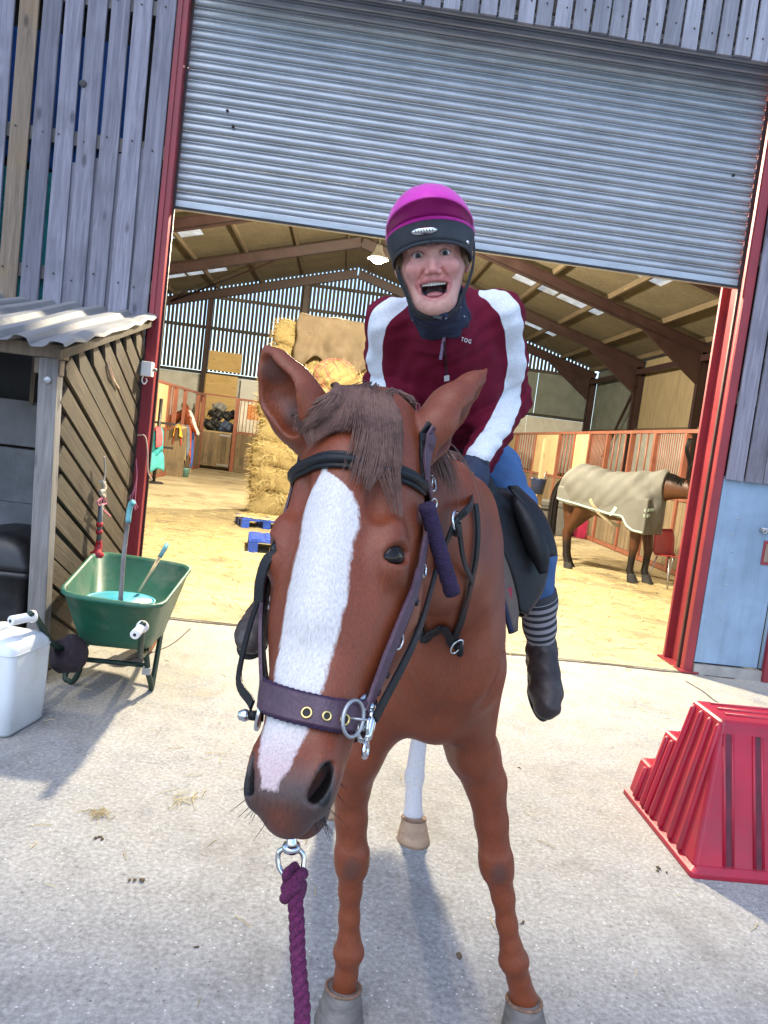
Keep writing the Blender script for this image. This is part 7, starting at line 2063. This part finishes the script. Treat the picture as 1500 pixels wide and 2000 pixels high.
# reins to the rider's hand
rg_ = on_h(868, 1015, .022)[0]
rp = spline([bR + HF.S * .012 + HF.L * .0, on_h(770, 1262, .02)[0] + V(.02, .08, 0), on_h(838, 1118, .012)[0], on_h(852, 1066, .014)[0], rg_, on_h(902, 985, .02)[0], HRp + V(-.02, -.01, -.02), HRp + V(.0, .02, -.03)], 8)
m = MB(); m.ribbon(rp, [nrm(V(.8, -.5, .2))] * len(rp), .015, .004); tp(m, 'rein', M['black_leather'], br, bo_)
rp = spline([bL - HF.S * .012, HF.p(.40, -.15, -.12), V(-.08, -4.75, 1.36), V(.06, -4.45, 1.52), HLp + V(0, -.02, -.02), HLp + V(.0, .03, -.03)], 8)
m = MB(); m.ribbon(rp, [nrm(V(-.8, -.5, .2))] * len(rp), .015, .004); tp(m, 'rein', M['black_leather'], br, bo_)
# ------------------------------------------------------------------ purple leather head collar with fleece
ho_ = HF.p(.45, 0, .03)
hc = tack('head_collar', 'worn purple leather head collar with brass eyelets over the bridle', 'head collar', ho_)
nb_px = [(512, 1352), (535, 1366), (570, 1379), (610, 1389), (650, 1397), (685, 1398), (706, 1390)]
nbp = [on_h(*q)[0] for q in nb_px]
aL, sL, cL = HF.loc(nbp[0]); aR, sR, cR = HF.loc(nbp[-1])
loop = nbp + [HF.p(aR + .005, .060, -.07), HF.p(aR + .01, .04, -.125), HF.p(aR + .012, 0, -.14), HF.p(aL + .01, -.045, -.125), HF.p(aL + .005, -.066, -.07)]
P_, N_ = wrap(loop, .006, 7); P_.append(P_[0]); N_.append(N_[0])
m = MB(); m.ribbon(P_, N_, .036, .006); tp(m, 'noseband', M['purple_leather'], hc, ho_)
fz = simple('dark sheepskin edge', (.035, .016, .05), 1.0, .3, 200, bump=.8, bscale=400)
for sg in (-1, 1):
    pts = []
    for i in range(len(P_) - 1):
        d_ = nrm(P_[i + 1] - P_[max(i - 1, 0)]); sd_ = np.cross(d_, N_[i]); pts.append(P_[i] + sd_ * sg * .018)
    m = MB(); m.tube(pts, [.0028 + .0012 * (k % 2) for k in range(len(pts))], 6); tp(m, 'fleece_edge', fz, hc, ho_)
for px, py, rr_ in ((602, 1396, .0062), (634, 1401, .0052), (662, 1405, .0062)):
    p, n_ = on_h(px, py, .0128); m = MB(); m.ring(p, n_, rr_, .0018, 20, 6); e_ = tp(m, 'eyelet', M['brass'], hc, ho_); m = MB(); m.lathe([(0, .0), (rr_ * .8, -.0004)], p, n_, 14); tp(m, 'eyelet_hole', M['rubber'], e_, ho_)
p, n_ = on_h(672, 1402, .017); m = MB(); m.ring(p, n_ + HF.S * .2, .023, .0026, 30, 8, .84, HF.L); m.tube([p + HF.S * .018, p - HF.S * .010], .0018, 6); tp(m, 'buckle', M['dull_metal'], hc, ho_)
# cheek straps of the head collar, inside the bridle's
pc = [on_h(*q)[0] for q in ((806, 1118), (788, 1175), (765, 1232), (742, 1288), (718, 1345), (702, 1388))]
for pts in (pc, [mirror_h(p) for p in pc]):
    P2, N2 = wrap(pts, .009); m = MB(); m.ribbon(P2, N2, .020, .005); tp(m, 'cheek_strap', M['purple_leather'], hc, ho_)
top = [pc[0], on_h(822, 1040)[0], on_h(830, 985)[0], cr[0], HF.p(.03, .10, -.035), HF.p(-.03, .085, -.085), HF.p(-.06, 0, -.08), HF.p(-.03, -.085, -.085), HF.p(.03, -.10, -.035), mirror_h(cr[0]), mirror_h(pc[0])]
P2, N2 = wrap(top, .0095); m = MB(); m.ribbon(P2, N2, .018, .004); tp(m, 'crown_strap', M['purple_leather'], hc, ho_)
p, n_ = on_h(704, 1388, .012); m = MB(); m.ring(p, HF.S + HF.N * .3, .024, .0032, 28, 8, .6, HF.L * 1.0 + HF.N * .3); tp(m, 'square_ring', M['chrome'], hc, ho_)
m = MB(); c0 = p + HF.L * .018 + HF.S * .004
m.tube([c0 - HF.L * .022, c0 - HF.L * .016, c0 + HF.L * .012, c0 + HF.L * .02], [.0035, .0068, .0062, .003], 10); m.ring(c0 + HF.L * .030, HF.S, .010, .003, 18, 6); m.ring(c0 - HF.L * .0, HF.S, .012, .0028, 18, 6); m.lathe([(0, .006), (.006, .004), (.0075, -.004), (0, -.006)], c0 - HF.L * .026 - HF.S * .004, HF.N, 12)
tp(m, 'trigger_clip', M['chrome'], hc, ho_)
# fleece sleeve hanging behind the cheek
fl = spline([W(833, 985, -4.94), W(848, 1040, -4.93), W(866, 1100, -4.92), W(884, 1160, -4.91)], 6)
m = MB(); m.tube(fl, [.0125 + .0010 * (k % 2) for k in range(len(fl))], 14); tp(m, 'fleece_sleeve', M['purple_fleece'], hc, ho_)
# ------------------------------------------------------------------ lead rope
q = hb.find_nearest(Vector(HF.p(.55, 0, -.16))); chin = np.array(q[0])
s0 = W(568, 1612, -5.10); s1 = W(569, 1655, -5.11); s2 = W(571, 1690, -5.115); s3 = W(575, 1722, -5.12)
lr_ = tack('lead_rope', 'thick burgundy lead rope with steel clip hanging from the chestnut\'s chin', 'lead rope', s3)
m = MB(); m.tube([chin + V(0, 0, .01), chin * .4 + s0 * .6, s0], .004, 8); tp(m, 'chin_link', M['dull_metal'], lr_, s3)
m = MB(); m.tube([s0 + V(0, 0, .02), s0, s1 + V(0, 0, .006), s1], [.006, .0072, .0072, .010], 12); m.ring(s0 + V(0, 0, .018), (1, 0, 0), .010, .003); m.lathe([(.0, .006), (.011, .005), (.013, 0), (.011, -.005), (0, -.006)], s1, (0, 0, 1), 16); m.tube([s0 + V(-.006, -.006, .0), s0 + V(-.014, -.008, .002)], .003, 8)
tp(m, 'snap_hook', M['chrome'], lr_, s3)
m = MB(); m.tube(spline([s1 + V(-.007, 0, .0), s1 + V(-.016, 0, -.010), s2 + V(-.016, 0, -.006), s3 + V(-.006, 0, .004), s3 + V(.010, 0, .004), s2 + V(.015, 0, -.004), s1 + V(.017, 0, -.010), s1 + V(.007, 0, 0)], 6), .0036, 8); tp(m, 'swivel_ring', M['chrome'], lr_, s3)
m = MB()
for k in range(3):
    a_ = k * 2.1; pts = [s3 + V(.010 * math.cos(a_ + t_ * 5.2), -.008 * math.sin(a_ + t_ * 5.2), .012 - .030 * t_ + .006 * math.sin(9 * t_ + k)) for t_ in np.linspace(0, 1, 14)]; m.tube(pts, .0078, 10)
tp(m, 'knot', M['burgundy_rope'], lr_, s3)
path = spline([s3 + V(0, 0, -.008), W(579, 1790, -5.135), W(582, 1870, -5.155), W(590, 1960, -5.185), W(600, 2060, -5.22), V(.12, -5.30, .72), V(.16, -5.42, .35), V(.20, -5.5, .04), V(.28, -5.62, .02)], 22)
for st in range(3):
    pts = []; S = None; L_c = 0
    for i, p in enumerate(path):
        d_ = nrm(path[min(i + 1, len(path) - 1)] - path[max(i - 1, 0)]); S, T, _ = (lambda x: x)(frame_mat(d_)) if False else (nrm(np.cross(d_, V(0, -1, .1))), None, None); T = np.cross(d_, S)
        if i: L_c += np.linalg.norm(p - path[i - 1])
        an = L_c / .036 * 2 * PI + st * 2 * PI / 3; pts.append(p + (S * math.cos(an) + T * math.sin(an)) * .0052)
    m = MB(); m.tube(pts, .0058, 8); tp(m, 'strand', M['burgundy_rope'], lr_, s3)
# ------------------------------------------------------------------ saddle
so_ = V(.338, -3.62, 1.50)
sd_t = tack('saddle', 'black leather saddle with long flaps under the rider', 'saddle', so_)
B = Body()
B.ell(V(.338, -3.60, 1.515), (.16, .27, .045), .04); B.ell(V(.338, -3.36, 1.56), (.17, .07, .06), .04); B.ell(V(.338, -3.90, 1.545), (.09, .07, .06), .04)
B.ell(V(.338, -3.62, 1.60), (.12, .20, .05), .05, '-')
for s in (-1, 1): B.cone(V(.338 + s * .09, -3.88, 1.48), V(.338 + s * .15, -3.40, 1.49), .05, .05, .04)
me, _ = B.mesh('seat', [np.arange(.12, .56, .008), np.arange(-4.02, -3.22, .008), np.arange(1.38, 1.68, .008)]); me.transform(Matrix.Translation(-Vector(so_))); link('seat', me, M['black_leather'], sd_t)
MX = lambda p: V(.676 - p[0], p[1], p[2])
fr = [(918, 950), (938, 1000), (962, 1058), (985, 1110), (1000, 1160), (1006, 1194)]
rrp = [(992, 958, -3.72), (1036, 998, -3.79), (1060, 1050, -3.83), (1067, 1100, -3.86), (1053, 1160, -3.88), (1014, 1202, -3.92)]
Fp = [W(*q, -3.955 - .006 * i) + V(.012, 0, 0) for i, q in enumerate(fr)]
Fs = spline(Fp, 4); Rs = spline([W(*q) for q in rrp], 4)
NCOL = 14
def flap_rows(k):
    rows = []
    for a, b in zip(Fs, Rs):
        row = []
        for i in range(NCOL):
            u = i / (NCOL - 1); p = a * (1 - u) + b * u; p = p + V(.55, -.8, .1) * .022 * math.sin(PI * u) * k; row.append(p)
        rows.append(row)
    return rows
fl_rows = flap_rows(1.0)
for mir in (0, 1):
    T_ = MX if mir else (lambda p: p)
    m = MB(); m.loft([[T_(p) for p in r_] for r_ in fl_rows], closed=False); o = tp(m, 'flap', M['black_leather'], sd_t, so_); s_ = o.modifiers.new('s', 'SOLIDIFY'); s_.thickness = .008
    m = MB(); edge = [T_(r_[-1]) for r_ in fl_rows]; m.tube(edge, .006, 8); tp(m, 'flap_edge', M['black_leather'], o, so_)
    # rounded knee block and skirt
    kb = [T_(fl_rows[i][6] + V(.02, -.035, .01)) for i in (2, 6, 10, 13)]
    m = MB(); m.tube(spline(kb, 5), [.012 + .020 * math.sin(PI * k / 15) for k in range(16)], 12); tp(m, 'knee_block', M['black_leather'], sd_t, so_)
    sk = [[T_(fl_rows[i][j] + V(.02, -.022, .01) * (1 + .4 * math.sin(PI * (j - 7) / 6))) for j in range(7, 13)] for i in range(0, 12)]
    m = MB(); m.loft(sk, closed=False); o = tp(m, 'skirt', M['black_leather'], sd_t, so_); s_ = o.modifiers.new('s', 'SOLIDIFY'); s_.thickness = .006
# saddle pad
pd = tack('saddle_pad', 'taupe saddle pad edged in navy between saddle and chestnut shoulder', 'saddle pad', so_)
pe = [(916, 952), (926, 1000), (944, 1060), (964, 1120), (984, 1180), (998, 1236)]
Pp = [W(*q, -4.02 - .004 * i) for i, q in enumerate(pe)]
Ps = spline(Pp, 4)
Qs = [a + (b - a) * .12 + V(-.004, .03, 0) for a, b in zip(Fs, Rs)]
Qs[-1] = Qs[-1] + V(0, 0, -.05); 
padm = simple('taupe pad cloth', (.115, .085, .070), .9, .12, 20, bump=.4, bscale=120); navm = simple('navy binding', (.016, .022, .055), .8)
for mir in (0, 1):
    T_ = MX if mir else (lambda p: p)
    m = MB(); m.loft([[T_(a * (1 - u) + b * u + V(.5, -.8, .1) * .010 * math.sin(PI * u)) for u in np.linspace(0, 1, 10)] for a, b in zip(Ps, Qs)], closed=False); o = tp(m, 'pad_panel', padm, pd, so_); s_ = o.modifiers.new('s', 'SOLIDIFY'); s_.thickness = .010
    m = MB(); m.tube([T_(p + V(0, -.004, 0)) for p in Ps], .008, 8); tp(m, 'binding', navm, pd, so_)
    m = MB(); m.tube([T_(a * .86 + b * .14 + V(.004, -.010, 0)) for a, b in zip(Ps, Qs)], .0025, 6); tp(m, 'piping', simple('tan piping', (.38, .17, .06), .7), pd, so_)
a = Ps[15] * .7 + Qs[15] * .3; m = MB(); m.bar(a + V(.006, -.016, .02), a + V(.010, -.014, -.022), .014, .004); o = tp(m, 'badge', simple('red badge', (.30, .03, .06), .6), pd, so_)
m = MB(); B = Body(); B.ell(V(.338, -3.62, 1.455), (.22, .36, .05), .04); me, _ = B.mesh('pad_top', [np.arange(.08, .6, .01), np.arange(-4.02, -3.22, .01), np.arange(1.38, 1.54, .01)]); me.transform(Matrix.Translation(-Vector(so_))); link('pad_top', me, padm, pd)
# ------------------------------------------------------------------ breastplate
bp0 = V(.33, -4.3, 1.2)
bp = tack('breastplate', 'dark leather breastplate straps across the chestnut horse\'s chest', 'breastplate', bp0)
n1_ = [on_h(*q, .004)[0] for q in ((921, 985), (926, 1040), (923, 1085), (914, 1135), (904, 1180), (892, 1225), (884, 1256))]
P_, N_ = wrap(n1_, .006); m = MB(); m.ribbon(P_, N_, .017, .005); tp(m, 'neck_strap', M['black_leather'], bp, bp0)
xc = lambda y: float(np.interp(y, [-4.52, -4.28, -4.0], [.225, .305, .338]))
nl = [V(2 * xc(p[1]) - p[0], p[1], p[2]) for p in n1_]
P2, N2 = wrap(nl, .006); m = MB(); m.ribbon(P2, N2, .017, .005); tp(m, 'neck_strap', M['black_leather'], bp, bp0)
e0, e1 = n1_[-1], nl[-1]; mid_ = (e0 + e1) / 2 + V(0, -.12, -.02)
P_, N_ = wrap([e0, e0 * .6 + mid_ * .4 + V(0, -.02, 0), mid_, e1 * .6 + mid_ * .4 + V(0, -.02, 0), e1], .008); m = MB(); m.ribbon(P_, N_, .018, .006); tp(m, 'chest_strap', M['black_leather'], bp, bp0)
p, n_ = on_h(888, 1254, .016); m = MB(); m.ring(p, n_, .020, .0028, 24, 8, .55, V(.3, 0, 1)); tp(m, 'buckle', M['chrome'], bp, bp0)
p, n_ = on_h(886, 1258, .014); m = MB(); m.ring(p + V(.008, 0, 0), (1, .2, .2), .016, .0055, 20, 8); tp(m, 'strap_loop', M['black_leather'], bp, bp0)
j = on_h(913, 1132, .012)[0]; P_ = spline([rg_ + V(.004, 0, -.004), rg_ * .5 + j * .5 + V(-.005, -.02, -.01), j], 6); m = MB(); m.ribbon(P_, [nrm(V(.6, -.75, .2))] * len(P_), .012, .004); tp(m, 'martingale_fork', M['black_leather'], bp, bp0)
m = MB(); m.ring(rg_, (.8, -.5, .2), .016, .0028, 24, 8); tp(m, 'martingale_ring', M['chrome'], bp, bp0)
m = MB(); m.ring(rg_ + V(.002, 0, -.016), (.8, .5, .2), .009, .005, 18, 6); tp(m, 'rein_stop', M['rubber'], bp, bp0)
